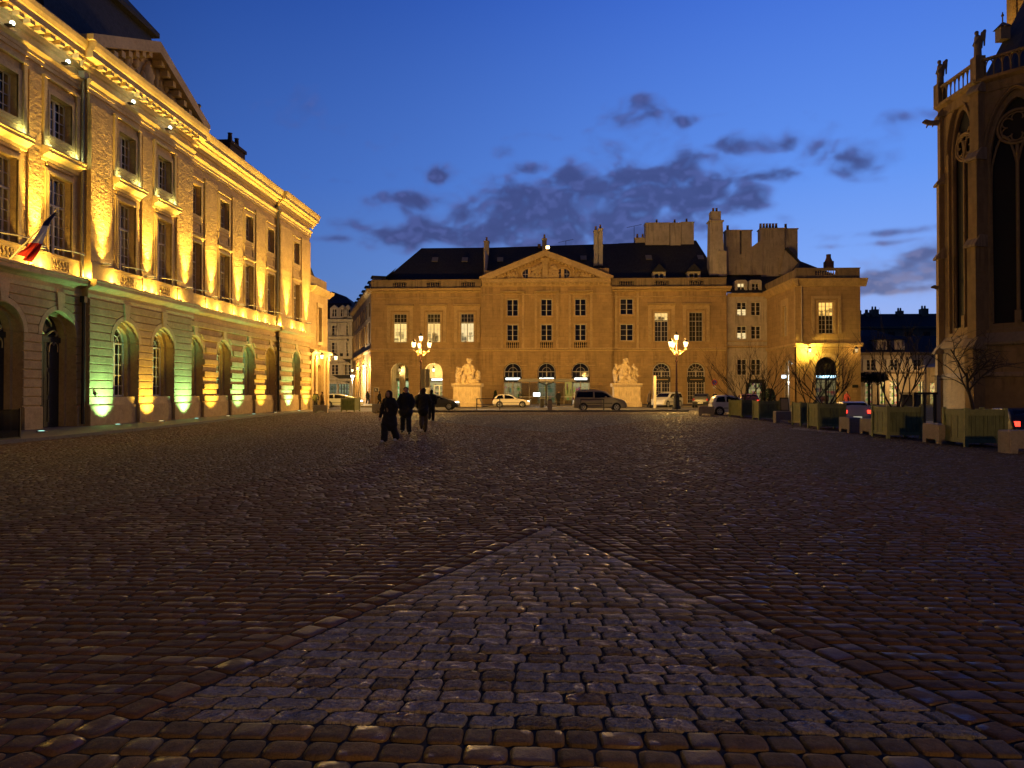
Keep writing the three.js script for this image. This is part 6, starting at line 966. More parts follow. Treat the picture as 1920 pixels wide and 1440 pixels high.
bare(treeSpots[1], 'thin forked bare shrub in the large dark tree box, shop lights behind', { seed: 11, stems: 4, tilt: .55, len: 1.5, r: .035, levels: 3, kids: [4, 3, 3], spread: .55, lift: .05, droop: .02, y0: .95 });
bare(treeSpots[2], 'wide many-stemmed bare shrub before the corner pavilion', { seed: 21, stems: 9, tilt: .85, len: 1.55, r: .028, levels: 3, kids: [3, 3, 2], spread: .6, lift: .05, droop: .02, y0: .9 });
bare(treeSpots[3], 'bare shrub half behind the wide shrub, left of the bright lantern', { seed: 25, stems: 5, tilt: .7, len: 1.4, r: .025, levels: 3, kids: [3, 3, 2], spread: .6, y0: .9 });
bare(treeSpots[5], 'dense bare shrub over the small white car, before the connecting house', { seed: 31, stems: 10, tilt: .9, len: 1.75, r: .028, levels: 3, kids: [3, 3, 2], spread: .6, lift: .05, y0: .9 });
bare(treeSpots[4], 'sparse bare shrub beside the dark clipped evergreen', { seed: 37, stems: 6, tilt: .6, len: 1.5, r: .03, levels: 3, kids: [3, 3, 2], spread: .6, y0: .9 });
{ const p = onZ(1442, 735, -66), t = thing('clipped_evergreen', 'dark clipped evergreen cone before the connecting house', 'shrub', [p.x, 0, -66]), R = rng(3), g = mb(); for (let i = 0; i < 1400; i++) { const h = R(), a = R() * 2 * PI, r = (1.0 * (1 - (h * 1.02 - .35) ** 2 * 1.3)) * sqrt(.5 + .5 * R()) * .62, s = .06 + .05 * R(); const q = new THREE.PlaneGeometry(s, s * 1.6); q.rotateX(R() * 3); q.rotateY(R() * 6); q.translate(cos(a) * r, .25 + h * 1.7, sin(a) * r); g.add(q); } const m = g.to('foliage', std({ color: new THREE.Color().setRGB(.035, .05, .02), roughness: .8, side: THREE.DoubleSide }), t); m.userData.kind = 'stuff'; mb().rod([0, 0, 0], [0, .8, 0], .07).to('trunk', M.bark, t); }
{ const p = onZ(932 - 3, 735, -83), t = thing('potted_conifer', 'small dark potted conifer right of the left statue', 'shrub', [p.x, 0, -83]), R = rng(13), g = mb(); for (let i = 0; i < 500; i++) { const h = R(), a = R() * 2 * PI, r = .42 * (1 - h * .8) * sqrt(R()), q = new THREE.PlaneGeometry(.09, .14); q.rotateX(R() * 3); q.rotateY(R() * 6); q.translate(cos(a) * r, .5 + h * 1.3, sin(a) * r); g.add(q); } const m = g.to('foliage', std({ color: new THREE.Color().setRGB(.03, .045, .02), roughness: .8, side: THREE.DoubleSide }), t); m.userData.kind = 'stuff'; mb().lathe([[.2, 0], [.3, .5], [.26, .5], [0, .45]], 0, 0, 0, 14).to('pot', M.zinc, t); }
for (const [u, w, s] of [[1630, 1.5, 5], [1646, 1.2, 8]]) { const p = onZ(u, 735, -92), t = thing('clipped_tree', `dark ${s > 6 ? 'narrow' : 'broad'} flat-topped tree before the lit shop windows`, 'tree', [p.x, 0, -92]), R = rng(s), g = mb(); for (let i = 0; i < 900; i++) { const a = R() * 2 * PI, r = w * sqrt(R()), q = new THREE.PlaneGeometry(.14, .2); q.rotateX(R() * 3); q.rotateY(R() * 6); q.translate(cos(a) * r, 3.4 + (R() - .4) * 1.4 * (1 - (r / w) ** 2 * .6), sin(a) * r); g.add(q); } const m = g.to('crown', std({ color: new THREE.Color().setRGB(.03, .035, .02), roughness: .8, side: THREE.DoubleSide }), t); m.userData.kind = 'stuff'; mb().rod([0, 0, 0], [0, 3.2, 0], .12, .09).rod([0, 2.4, 0], [.6, 3.4, .1], .06, .04).rod([0, 2.4, 0], [-.6, 3.4, -.1], .06, .04).to('trunk', M.bark, t); }
// ---------------------------------------------------------------- statues
function pedestal(t, w, d, h) {
  mb().box(-w / 2 - .16, 0, -d / 2 - .16, w / 2 + .16, .42, d / 2 + .16).profile([[-d / 2 - .14, .42], [d / 2 + .14, .42], [d / 2 + .02, .58], [-d / 2 - .02, .58]], -w / 2 - .1, w / 2 + .1).to('pedestal_base', M.statue, t);
  mb().box(-w / 2, .58, -d / 2, w / 2, h - .4, d / 2).to('pedestal', M.statue, t);
  mb().profile([[-d / 2 - .01, h - .4], [d / 2 + .01, h - .4], [d / 2 + .2, h - .2], [d / 2 + .24, h - .18], [d / 2 + .24, h - .04], [d / 2 + .18, h], [-d / 2 - .18, h], [-d / 2 - .24, h - .04], [-d / 2 - .24, h - .18], [-d / 2 - .2, h - .2]], -w / 2 - .2, w / 2 + .2).to('pedestal_cap', M.statue, t);
}
{
  const fold = (x, y, z) => .028 * sin(x * 9 + y * 4 + 2 * sin(z * 5)) + .02 * sin(y * 17 + x * 6);
  const pl = onZ(877, 735, -80), pr = onZ(1174, 735, -80), ph = onZ(877, 719, -80).y;
  const L = thing('statue', 'helmeted stone figure seated among shields on a pedestal, left of the bus shelter', 'statue', [pl.x, 0, -80]); pedestal(L, 3.0, 2.2, ph);
  const y = ph; // seated draped figure with helmet, a standing shield on each side, armour at the feet
  put(fieldGeo([[.05, .15, 0, .95, .05, .9, -.05, .72], [.05, .9, -.05, .66, .12, 1.85, -.05, .46], [.12, 1.85, -.05, .44, .18, 2.25, .0, .17], [-.28, 2.0, .05, .2, -.66, 1.6, .25, .17], [-.66, 1.6, .25, .17, -.75, 1.15, .55, .14], [.5, 2.0, .05, .2, .72, 1.5, .25, .17], [.72, 1.5, .25, .16, .55, 1.05, .6, .14], [-.25, .85, .35, .38, -.35, .75, .85, .3], [.35, .85, .35, .38, .45, .7, .85, .3], [-.35, .75, .85, .28, -.38, .1, .95, .2], [.45, .7, .85, .28, .5, .1, .95, .2], [.2, 2.42, .08, .25, .22, 2.55, .05, .27], [.18, 2.62, -.05, .26, .3, 2.72, -.2, .2], [0, 2.75, .0, .14, .42, 2.7, -.2, .16], [.22, 2.36, .25, .1, .22, 2.3, .27, .08]], .045, .055, fold), 'figure', M.statue, L, [0, y - .05, 0]);
  put(fieldGeo([[-1.05, .1, .3, .28, -1.05, 1.7, .2, .2], [-.98, .1, .3, .2, -.85, 1.75, .25, .12], [-1.18, .9, .3, .2, -1.18, 1.4, .25, .18], [-.9, 1.75, .2, .16, -1.1, 1.85, .2, .1]], .05, .1, fold), 'shield', M.statue, L, [0, y - .05, 0]);
  put(fieldGeo([[1.0, .05, .3, .22, 1.15, 1.25, .0, .26], [1.15, .6, 0, .32, 1.2, 1.15, -.1, .22], [.75, .55, .3, .06, 1.2, 1.55, .1, .05], [.35, .15, 1.0, .18, 1.15, .2, .9, .22], [.7, .25, .95, .2, .9, .45, .9, .16]], .05, .08, fold), 'trophy', M.statue, L, [0, y - .05, 0]);
  const Rr = thing('statue', 'helmeted stone figure with a rearing horse head on a pedestal, right of the grey van', 'statue', [pr.x, 0, -80]); pedestal(Rr, 2.9, 2.2, ph);
  put(fieldGeo([[-.25, .15, 0, .85, -.3, .9, -.05, .7], [-.3, .9, -.05, .62, -.3, 1.8, -.05, .44], [-.3, 1.8, -.05, .42, -.2, 2.15, .0, .17], [-.7, 1.95, .05, .2, -1.05, 1.7, .2, .17], [-1.05, 1.7, .2, .16, -1.15, 2.15, .25, .12], [.1, 1.95, .05, .2, .45, 1.6, .25, .17], [.45, 1.6, .25, .16, .3, 1.15, .5, .14], [-.5, .8, .35, .38, -.6, .7, .85, .3], [.1, .8, .35, .36, .2, .65, .85, .28], [-.6, .7, .85, .26, -.65, .1, .95, .2], [.2, .65, .85, .26, .3, .1, .95, .2], [-.16, 2.35, .08, .24, -.12, 2.5, .05, .26], [-.3, 2.66, .1, .12, .05, 2.72, -.15, .16], [.05, 2.72, -.15, .16, .22, 2.35, -.25, .12]], .045, .055, fold), 'figure', M.statue, Rr, [0, y - .05, 0]);
  put(fieldGeo([[.75, .1, -.1, .5, .85, .9, -.1, .42], [.85, .9, -.1, .4, .95, 1.55, .0, .3], [.95, 1.55, 0, .28, .78, 1.85, .25, .22], [.78, 1.85, .25, .2, 1.15, 1.55, .5, .13], [.8, 2.0, .15, .08, .84, 2.2, .1, .04], [1.1, 1.3, .2, .18, 1.15, .8, .5, .14]], .05, .1, fold), 'horse', M.statue, Rr, [0, y - .05, 0]);
  put(fieldGeo([[-1.15, .1, .2, .24, -1.3, 1.3, .1, .2], [-1.3, 1.3, .1, .18, -1.35, 1.8, .05, .08], [-.9, .15, .95, .2, .9, .2, 1.0, .24], [.2, .2, 1.05, .24, .7, .35, 1.0, .26], [-1.2, .3, .5, .22, -1.1, .9, .4, .2]], .05, .1, fold), 'trophy', M.statue, Rr, [0, y - .05, 0]);
}
// ---------------------------------------------------------------- bus shelter, signs, barriers, bollards
M.glassGrey = new THREE.MeshPhysicalMaterial({ color: 0xd8dcd8, transmission: 1, thickness: 0, roughness: .04, ior: 1.5 });
{
  const z = -82, X = (u) => onZ(u, 735, z).x, Y = (v) => onZ(1024, v, z).y, t = thing('bus_shelter', 'glass bus shelter with flat roof and a lit screen before the guardhouse', 'bus shelter', [0, 0, z]), a = X(972), b = X(1077), c = X(1024);
  mb().box(a, Y(716), -1.5, b, Y(710), .3).to('roof', M.zinc, t);
  mb().box(c - .09, 0, -.1, c + .09, Y(722), .1).poly([[c - .1, Y(723)], [c + .1, Y(723)], [c + 1.0, Y(716)], [c + .8, Y(716)], [c, Y(720.5)], [c - .8, Y(716)], [c - 1.0, Y(716)]], -.08, .08).to('post', M.iron, t);
  for (const x of [a + .15, X(992), X(1058), b - .1]) mb().box(x - .04, 0, -1.42, x + .04, Y(716), -1.34).to('post', M.zinc, t);
  for (const [p, q] of [[a + .2, X(992)], [X(992), c - .1], [c + .1, X(1058)], [X(1058), b - .15]]) mb().box(p + .05, .25, -1.4, q - .05, Y(718), -1.385).to('glass_panel', M.glassGrey, t);
  mb().box(a, 1.05, -1.37, b, 1.11, -1.34).to('rail', M.pale, t);
  mb().box(X(999), Y(744), -1.3, X(1013), Y(735.5), -1.2).to('screen_case', M.iron, t); put(new THREE.PlaneGeometry(X(1012.4) - X(999.6), Y(736.2) - Y(743.3)), 'screen', glowMat(.95, 1, 1, 3.2), t, [(X(999) + X(1013)) / 2, (Y(744) + Y(735.5)) / 2, -1.195]);
  { const l = new THREE.RectAreaLight(0xffffff, 12, .9, .5); l.position.set(X(1006), Y(740), z - 1.15); l.lookAt(X(1006), Y(740), z + 5); scene.add(l); }
  mb().box(X(1006), .45, -1.2, X(1022), .5, -.8).box(X(1030), .45, -1.2, X(1056), .5, -.8).to('bench', M.zinc, t);
  put(new THREE.PlaneGeometry(X(1073) - X(1060), 2.4), 'poster_light', glowMat(.75, .56, .14, .55, shopTex(77)), t, [(X(1060) + X(1073)) / 2, 1.9, -1.37]);
  mb().box(X(1012), Y(715), .3, X(1039), Y(710.5), .34).to('name_board', M.pale, t);
}
{
  const rail = (u0, u1, z, label) => { const a = onZ(u0, 735, z).x, b = onZ(u1, 735, z).x, t = thing('barrier', label, 'railing', [0, 0, z], 0, 'low iron barriers by the kerb'); mb().rod([a, 0, 0], [a, 1.05, 0], .045).rod([b, 0, 0], [b, 1.05, 0], .045).to('post', M.iron, t); mb().rod([a, 1.02, 0], [b, 1.02, 0], .04).to('top_rail', M.iron, t); mb().rod([a, .5, 0], [b, .5, 0], .025).to('lower_rail', M.iron, t); };
  rail(894, 937, -66.2, 'low iron barrier before the white hatchback'); rail(1089, 1132, -62.5, 'low iron barrier before the grey van');
  { const p = onGround(1031, 770), t = thing('bollard', 'square pale stone bollard on the kerb before the bus shelter', 'bollard', [p.x, 0, p.z]); mb().box(-.2, 0, -.2, .2, .95, .2).poly([[-.2, .95], [.2, .95], [.14, 1.04], [-.14, 1.04]], -.16, .16).to('shaft', M.block, t); mb().box(-.14, .78, .2, .14, .84, .215).box(-.14, .66, .2, .14, .72, .215).to('band', M.farTrim, t); }
  { const p = onZ(1016, 735, -76), t = thing('litter_bin', 'dark round litter bin before the bus shelter post', 'litter bin', [p.x, 0, p.z]); mb().lathe([[.25, 0], [.27, .1], [.27, 1.0], [.24, 1.05], [.2, 1.05], [.2, .9], [0, .9]], 0, 0, 0, 14).to('bin', M.iron, t); mb().lathe([[.28, .95], [.28, 1.0], [.25, 1.0]], 0, 0, 0, 14).to('rim', M.zinc, t); }
  { const p = onZ(1339.5, 735, -86), t = thing('no_parking_sign', 'round no parking sign with a white plate below, left of the dense shrub', 'road sign', [p.x, 0, -86]); const y = onZ(1339.5, 717, -86).y; mb().rod([0, 0, 0], [0, y + .3, 0], .035).to('post', M.zinc, t);
    const c = document.createElement('canvas'); c.width = c.height = 128; const x = c.getContext('2d'); x.fillStyle = '#c01822'; x.beginPath(); x.arc(64, 64, 63, 0, 7); x.fill(); x.fillStyle = '#1d3f9c'; x.beginPath(); x.arc(64, 64, 50, 0, 7); x.fill(); x.strokeStyle = '#c01822'; x.lineWidth = 13; x.beginPath(); x.moveTo(28, 28); x.lineTo(100, 100); x.stroke();
    const ct = new THREE.CanvasTexture(c); ct.colorSpace = THREE.SRGBColorSpace; const d = new THREE.CircleGeometry(.34, 28); put(d, 'disc', std({ map: ct, roughness: .5 }), t, [0, y, .06]); mb().lathe([[.34, -.01], [.34, .01], [0, .01]], 0, 0, 0, 28).geo(); mb().box(-.2, y - .72, .03, .2, y - .42, .05).to('plate', M.pale, t); }
  { const p = onZ(1227.5, 735, -73.5), t = thing('stele', 'slim pale advertising stele left of the right street lamp', 'sign', [p.x, 0, p.z]), h = onZ(1227, 704, -73.5).y; mb().box(-.12, 0, -.25, .12, h * .55, .25).to('lower_part', M.pale, t); mb().box(-.14, h * .55, -.28, .14, h - .1, .28).ball(0, h - .1, 0, .14, 1, .7, 2).to('upper_part', M.plaster, t); }
  { const p = onZ(797, 735, -67.2), t = thing('sign_panel', 'pair of grey sign panels on a post beside the left street lamp', 'road sign', [p.x, 0, p.z]), y0 = onZ(797, 727, -67.2).y, y1 = onZ(797, 692, -67.2).y; mb().rod([-.05, 0, -.06], [-.05, y1, -.06], .045).to('post', M.zinc, t); mb().box(-.42, y0, -.02, -.01, y1, .02).to('panel', M.zinc, t); mb().box(.02, y0, .0, .44, y1, .04).to('panel', M.zinc, t); }
  { const p = onZ(705.5, 735, -84), t = thing('menu_board', 'framed information board on two legs at the guardhouse corner', 'sign', [p.x, 0, -84]); const y1 = onZ(705, 726.5, -84).y; mb().box(-.3, 0, -.03, -.24, y1, .03).box(.26, 0, -.03, .32, y1, .03).box(-.24, y1 - .07, -.03, .26, y1, .03).to('frame', M.pale, t); mb().box(-.22, y1 - .5, -.02, .24, y1 - .09, .02).to('panel', M.woodDark, t); mb().box(-.12, y1 - .42, .021, -.02, y1 - .18, .03).box(.04, y1 - .38, .021, .1, y1 - .3, .03).to('symbol', M.pale, t); }
  { const p = onZ(1161, 735, -83), t = thing('notice_sign', 'small framed notice between the van and the right statue', 'sign', [p.x - .5, 0, -83]); mb().box(-.04, 0, -.03, .04, 1.6, .03).to('post', M.pale, t); mb().box(-.26, 1.3, .03, .26, 1.9, .06).to('frame', M.pale, t); mb().box(-.18, 1.38, .06, .18, 1.82, .07).to('panel', M.woodDark, t); }
  { const p = onZ(1470, 735, -59), t = thing('sandwich_board', 'dark sandwich board at the foot of the light column', 'sign', [p.x, 0, -59]); mb().faces([[-.35, 0, .25], [.35, 0, .25], [.35, 1.2, .02], [-.35, 1.2, .02], [-.35, 0, -.25], [.35, 0, -.25], [.35, 1.2, -.02], [-.35, 1.2, -.02]], [[0, 1, 2, 3], [5, 4, 7, 6], [3, 2, 6, 7]]).to('board', M.woodDark, t); mb().faces([[-.28, .2, .22], [.28, .2, .22], [.28, 1.1, .05], [-.28, 1.1, .05]], [[0, 1, 2, 3]]).to('sheet', M.zinc, t); }
  { const D = 39, p = onZ(1714, 735, -D), q = onZ(1752, 735, -D), t = thing('glass_kiosk', 'dark glass kiosk with a flat roof beside the cathedral wall', 'kiosk', [p.x, 0, -D]), w = q.x - p.x, h = onZ(1714, 735.5, -D).y; mb().box(-.1, h - .12, -1.6, w + .1, h, .15).to('roof', M.iron, t); for (const x of [0, w * .5, w]) mb().box(x - .05, 0, -.05, x + .05, h - .12, .05).to('post', M.iron, t); mb().box(.06, .1, -.02, w * .5 - .06, h - .13, .0).to('glass_panel', M.glassGrey, t); mb().box(w * .5 + .06, .1, -.02, w - .06, h - .13, .0).to('glass_panel', M.glassGrey, t); mb().box(0, .0, -1.5, w, h - .13, -1.4).to('back_panel', M.zinc, t); const k = onZ(1758, 735, -D).x - p.x; mb().box(k - .1, 0, -.1, k + .1, h + .9, .1).to('pillar', M.zinc, t); }
  { // smoked glass screen on the pavement at the left edge
    const a = onX(-60, 700, TX + 3.6), b = onX(37, 700, TX + 3.6), h1 = onX(37, 767, TX + 3.6).y, t = thing('glass_screen', 'dark glass screen standing on the pavement at the left edge', 'glass screen', [0, 0, 0]); const z0 = b.z, z1 = b.z + 6; mb().box(TX + 3.59, -.0, z0, TX + 3.61, h1, z1).to('glass_panel', new THREE.MeshPhysicalMaterial({ color: 0x9aa0a0, transmission: 1, thickness: 0, roughness: .05, ior: 1.5 }), t); mb().box(TX + 3.57, 0, z0 - .04, TX + 3.63, h1 + .03, z0).box(TX + 3.57, 0, z0, TX + 3.63, .05, z1).to('frame', M.iron, t); }
}

// ---------------------------------------------------------------- people: one skin surface each, clothes and hair over it
const cloth = {}; const fab = (r, g, b) => cloth[[r, g, b]] ??= std({ color: new THREE.Color().setRGB(r, g, b), roughness: .95, bumpMap: sized(M.grain, .15), bumpScale: .002 });
const skinM = std({ color: new THREE.Color().setRGB(.42, .24, .16), roughness: .6 });
function person(label, p, turn, o) {
  const t = thing('person', label, 'person', p, turn), S = (o.h ?? 1.75) / 1.75, far = o.far, cell = far ? .028 : .015, k = .05;
  const lean = o.lean ?? 0, feet = o.feet ?? [[-.1, .16, 0], [.1, -.18, .04]];          // x, z, lift of each ankle
  const hipY = .93, sh = o.shoulder ?? .19, c = .02 + lean * .05, chest = [0, 1.32, c], head = [0, 1.60, c + .03 + lean * .08];
  const hands = o.hands ?? [[-.26, .86, .12], [.26, .86, -.10]];
  const knee = (i) => { const [x, z, l] = feet[i], s = i ? 1 : -1; const m = [(s * .09 + x) / 2, (hipY + .09 + l) / 2 + .01, (z) / 2 + .05 + (l > .06 ? .10 : .02)]; return m; };
  const elbow = (i) => { const s = i ? 1 : -1, a = [s * sh, 1.40, c], b = hands[i]; return [(a[0] + b[0]) / 2 + s * .045, (a[1] + b[1]) / 2, (a[2] + b[2]) / 2 - .045]; };
  const body = [[0, 1.0, 0, .12, 0, 1.30, c, .13], [0, 1.38, c, .085, 0, 1.50, c + .01, .052], [0, 1.48, c + .01, .05, 0, 1.56, c + .03, .055], [head[0], head[1] + .03, head[2] - .012, .092, head[0], head[1] - .035, head[2] + .016, .07], [0, head[1] - .03, head[2] + .075, .014, 0, head[1] - .005, head[2] + .082, .008], [-.076, head[1] - .02, head[2], .018, -.08, head[1] + .01, head[2] - .005, .016], [.076, head[1] - .02, head[2], .018, .08, head[1] + .01, head[2] - .005, .016]];
  for (let i = 0; i < 2; i++) { const s = i ? 1 : -1, e = elbow(i), h = hands[i], kn = knee(i), f = feet[i]; body.push([s * (sh - .03), 1.40, c, .052, ...e, .04], [...e, .038, ...h, .026]); body.push([s * .09, hipY, 0, .09, ...kn, .062], [...kn, .06, f[0], .09 + f[2], f[1], .038], [f[0], .05 + f[2], f[1] - .03, .036, f[0] + s * .015, .035 + f[2] * .8, f[1] + .15, .03]); }
  put(fieldGeo(body.map((b) => b.map((v) => v * S)), cell, k * .5 * S), 'body', skinM, t);
  // hands: palm, four fingers of unequal length and a thumb
  if (!far) for (let i = 0; i < 2; i++) if (!(o.pockets ?? [])[i]) { const h = hands[i], s = i ? 1 : -1, q = [[h[0], h[1], h[2], .026, h[0], h[1] - .085, h[2] + .015, .028]]; for (let n = 0; n < 4; n++) { const z = h[2] + .042 - n * .019, L = [.06, .072, .066, .05][n]; q.push([h[0], h[1] - .08, z, .0105, h[0] - s * .008, h[1] - .08 - L * .55, z + .012, .0095], [h[0] - s * .008, h[1] - .08 - L * .55, z + .012, .0095, h[0] - s * .028, h[1] - .08 - L, z + .018, .008]); } q.push([h[0], h[1] - .03, h[2] + .03, .013, h[0] - s * .02, h[1] - .07, h[2] + .062, .011], [h[0] - s * .02, h[1] - .07, h[2] + .062, .011, h[0] - s * .03, h[1] - .1, h[2] + .06, .009]); put(fieldGeo(q.map((b) => b.map((v) => v * S)), .006, .012), 'hand', skinM, t); }
  const w = o.bulk ?? .03, coat = [[0, 1.02, 0, .135 + w, 0, 1.32, c, .145 + w], [-sh + .05, 1.38, c, .075 + w * .6, sh - .05, 1.38, c, .075 + w * .6], [0, 1.42, c - .01, .085, 0, 1.49, c, .075]];
  for (let i = 0; i < 2; i++) { const s = i ? 1 : -1, e = elbow(i), h = hands[i]; coat.push([s * (sh - .02), 1.385, c, .065 + w * .6, ...e, .052 + w * .5], [...e, .052 + w * .5, lerp(e[0], h[0], .93), lerp(e[1], h[1], .93), lerp(e[2], h[2], .93), .04 + w * .4]); }
  const cl = o.coatLen ?? .82; coat.push([0, 1.0, 0, .14 + w, (feet[0][0] + feet[1][0]) * .3, cl, (feet[0][1] + feet[1][1]) * .3, .15 + w + (1 - cl) * .12]); if (cl < .8) for (let i = 0; i < 2; i++) { const kn = knee(i); coat.push([(i ? 1 : -1) * .08, .9, 0, .12 + w, lerp(kn[0], (i ? .1 : -.1), .3), cl, kn[2] * .8, .11 + w]); }
  if (o.hood) coat.push([-.09, 1.47, c - .05, .06, .09, 1.47, c - .05, .06], [0, 1.46, c - .09, .07, 0, 1.53, c - .08, .06]);
  if (o.scarf) coat.push([-.05, 1.5, c + .02, .06, .05, 1.5, c + .02, .06]);
  const crease = (x, y, z) => .005 * sin(y * 34 + x * 22 + z * 12) + .004 * sin(x * 40 + y * 13);
  put(fieldGeo(coat.map((b) => b.map((v) => v * S)), cell, k * S, crease), 'coat', fab(...o.coat), t);
  const tr = [], wd = o.wide ?? .02; for (let i = 0; i < 2; i++) { const s = i ? 1 : -1, kn = knee(i), f = feet[i]; tr.push([s * .085, hipY + .02, 0, .11 + wd * .5, ...kn, .072 + wd], [...kn, .072 + wd, f[0], .12 + f[2], f[1] - .01, .055 + wd * 1.5]); } tr.push([-.08, .97, 0, .11, .08, .97, 0, .11]);
  put(fieldGeo(tr.map((b) => b.map((v) => v * S)), cell, .03 * S, crease), 'trousers', fab(...o.legs), t);
  for (let i = 0; i < 2; i++) { const f = feet[i], s = i ? 1 : -1; put(fieldGeo([[f[0], .06 + f[2], f[1] - .05, .048, f[0], .09 + f[2], f[1], .05], [f[0], .045 + f[2], f[1] - .04, .045, f[0] + s * .015, .04 + f[2] * .75, f[1] + .16, .04]].map((b) => b.map((v) => v * S)), cell * .8, .02), 'shoe', fab(...(o.shoes ?? [.03, .025, .02])), t); }
  const hr = [[0, head[1] + .045, head[2] - .03, .098, 0, head[1] + .03, head[2] - .035, .095]]; if (o.long) hr.push([-.06, head[1] + .02, head[2] - .03, .07, -.085, 1.32, c + .03, .05], [.06, head[1] + .02, head[2] - .03, .07, .085, 1.32, c + .03, .05], [0, head[1], head[2] - .06, .08, 0, 1.36, c - .1, .08]); else hr.push([0, head[1], head[2] - .05, .082, 0, head[1] - .04, head[2] - .045, .07]);
  put(fieldGeo(hr.map((b) => b.map((v) => v * S)), cell * .8, .03), o.cap ? 'cap' : 'hair', fab(...(o.hair ?? [.02, .014, .01])), t);
  if (!far) { const e = mb(); for (const s of [-1, 1]) e.ball(s * .032 * S, (head[1] + .002) * S, (head[2] + .083) * S, .011 * S, 1, .7, .6, 8); e.to('eyes', fab(.05, .04, .035), t); mb().box(-.024 * S, (head[1] - .062) * S, (head[2] + .07) * S, .024 * S, (head[1] - .054) * S, (head[2] + .085) * S).to('mouth', fab(.25, .09, .07), t); }
  if (o.jumper) put(fieldGeo([[0, 1.02, .085 + w, .07, 0, 1.38, c + .075 + w * .6, .05]].map((b) => b.map((v) => v * S)), cell, .03), 'jumper', fab(...o.jumper), t);
  if (o.bag) { const q = o.bag; mb().box(q[0] - .05, q[1] - .2, q[2] - .14, q[0] + .05, q[1] + .05, q[2] + .14).tube([[q[0], q[1] + .05, q[2] - .08], [q[0], q[1] + .22, q[2]], [q[0], q[1] + .05, q[2] + .08]], .012, 8, 5).to('bag', fab(.03, .02, .018), t); }
  return t;
}
{
  const at = (u, v) => { const p = onGround(u, v); return [p.x, 0, p.z]; };
  person('woman with long hair in an open knee-length dark coat and wide trousers, walking this way', at(731, 829), -.35, { h: 1.72, coat: [.016, .014, .018], legs: [.014, .013, .022], coatLen: .60, wide: .04, long: true, hair: [.028, .013, .008], feet: [[-.11, .18, 0], [.12, -.20, .05]], hands: [[-.27, .84, .17], [.24, .95, .05]], pockets: [0, 1], shoes: [.55, .5, .44], jumper: [.20, .14, .09], lean: .3 });
  person('tall man in a dark hooded coat just behind the woman with long hair', at(761, 813), .15, { h: 1.86, coat: [.012, .012, .016], legs: [.012, .012, .02], coatLen: .78, bulk: .05, hood: true, hair: [.016, .012, .01], cap: true, feet: [[-.13, -.14, .05], [.13, .20, 0]], hands: [[-.25, .98, .12], [.25, .98, .12]], pockets: [1, 1], shoes: [.04, .035, .03], scarf: true });
  person('man seen from behind in a dark jacket and brown trousers, one leg raised in stride', at(794, 810), PI + .1, { h: 1.83, coat: [.018, .016, .015], legs: [.075, .055, .036], coatLen: .84, bulk: .045, hair: [.035, .018, .012], feet: [[-.06, .06, 0], [.05, -.30, .16]], hands: [[-.24, .98, .14], [.24, .98, .14]], pockets: [1, 1], shoes: [.03, .02, .016] });
  person('slim person in a dark jacket beyond the man in brown trousers', at(809, 789), PI, { h: 1.80, far: true, coat: [.012, .011, .012], legs: [.013, .012, .014], hair: [.016, .01, .008], feet: [[-.07, .1, 0], [.08, -.16, .06]], hands: [[-.24, .95, .1], [.24, .95, .1]] });
  const bg = (label, u, D, turn, o) => { const p = onZ(u, 735, -D); person(label, [p.x, .0, p.z], turn, { far: true, ...o }); };
  bg('pedestrian in a dark green jacket behind the left stone block, white cap', 592, 66, .3, { h: 1.75, coat: [.05, .05, .02], legs: [.015, .014, .014], hair: [.45, .4, .3], cap: true });
  bg('pedestrian with dark hair in a brown coat, beside the one in a white cap', 604.5, 67, -1.3, { h: 1.7, coat: [.10, .065, .03], legs: [.05, .05, .035], coatLen: .6, hair: [.03, .015, .01], bag: [.2, .75, .0] });
  bg('pedestrian in grey walking along the lit side of the guardhouse', 689.5, 97, 2.6, { h: 1.78, coat: [.08, .075, .07], legs: [.02, .02, .025] });
  bg('man in a dark suit walking past the information board', 711.5, 84, 2.2, { h: 1.76, coat: [.014, .012, .012], legs: [.016, .014, .014] });
  bg('dark figure waiting in the bus shelter under the white screen light', 1047, 83, .4, { h: 1.78, coat: [.015, .015, .018], legs: [.012, .012, .014], feet: [[-.1, .02, 0], [.1, 0, 0]] });
  bg('second dark figure by the left end of the bus shelter', 974.5, 84, 1.2, { h: 1.75, coat: [.02, .025, .05], legs: [.012, .012, .014] });
  bg('pedestrian in a brown coat left of the pale stele, looking down', 1217, 74.5, 1.2, { h: 1.8, coat: [.10, .07, .045], legs: [.014, .012, .012], coatLen: .7, hair: [.3, .24, .18], lean: .9 });
  bg('dark figure beside the black car, under the no parking sign', 1340.5, 82, -.6, { h: 1.7, coat: [.015, .012, .012], legs: [.012, .012, .012] });
  bg('dark silhouette before the lit shop door of the connecting house, on the left', 1415, 86, 1.0, { h: 1.75, coat: [.012, .011, .011], legs: [.012, .012, .012] });
  bg('dark silhouette before the lit shop door, nearer the clipped evergreen', 1429, 85, -.8, { h: 1.8, coat: [.012, .011, .011], legs: [.012, .012, .012] });
  bg('person in a red jacket behind the silver car on the right', 1588, 72, -1.2, { h: 1.75, coat: [.45, .07, .05], legs: [.02, .018, .02] });
}
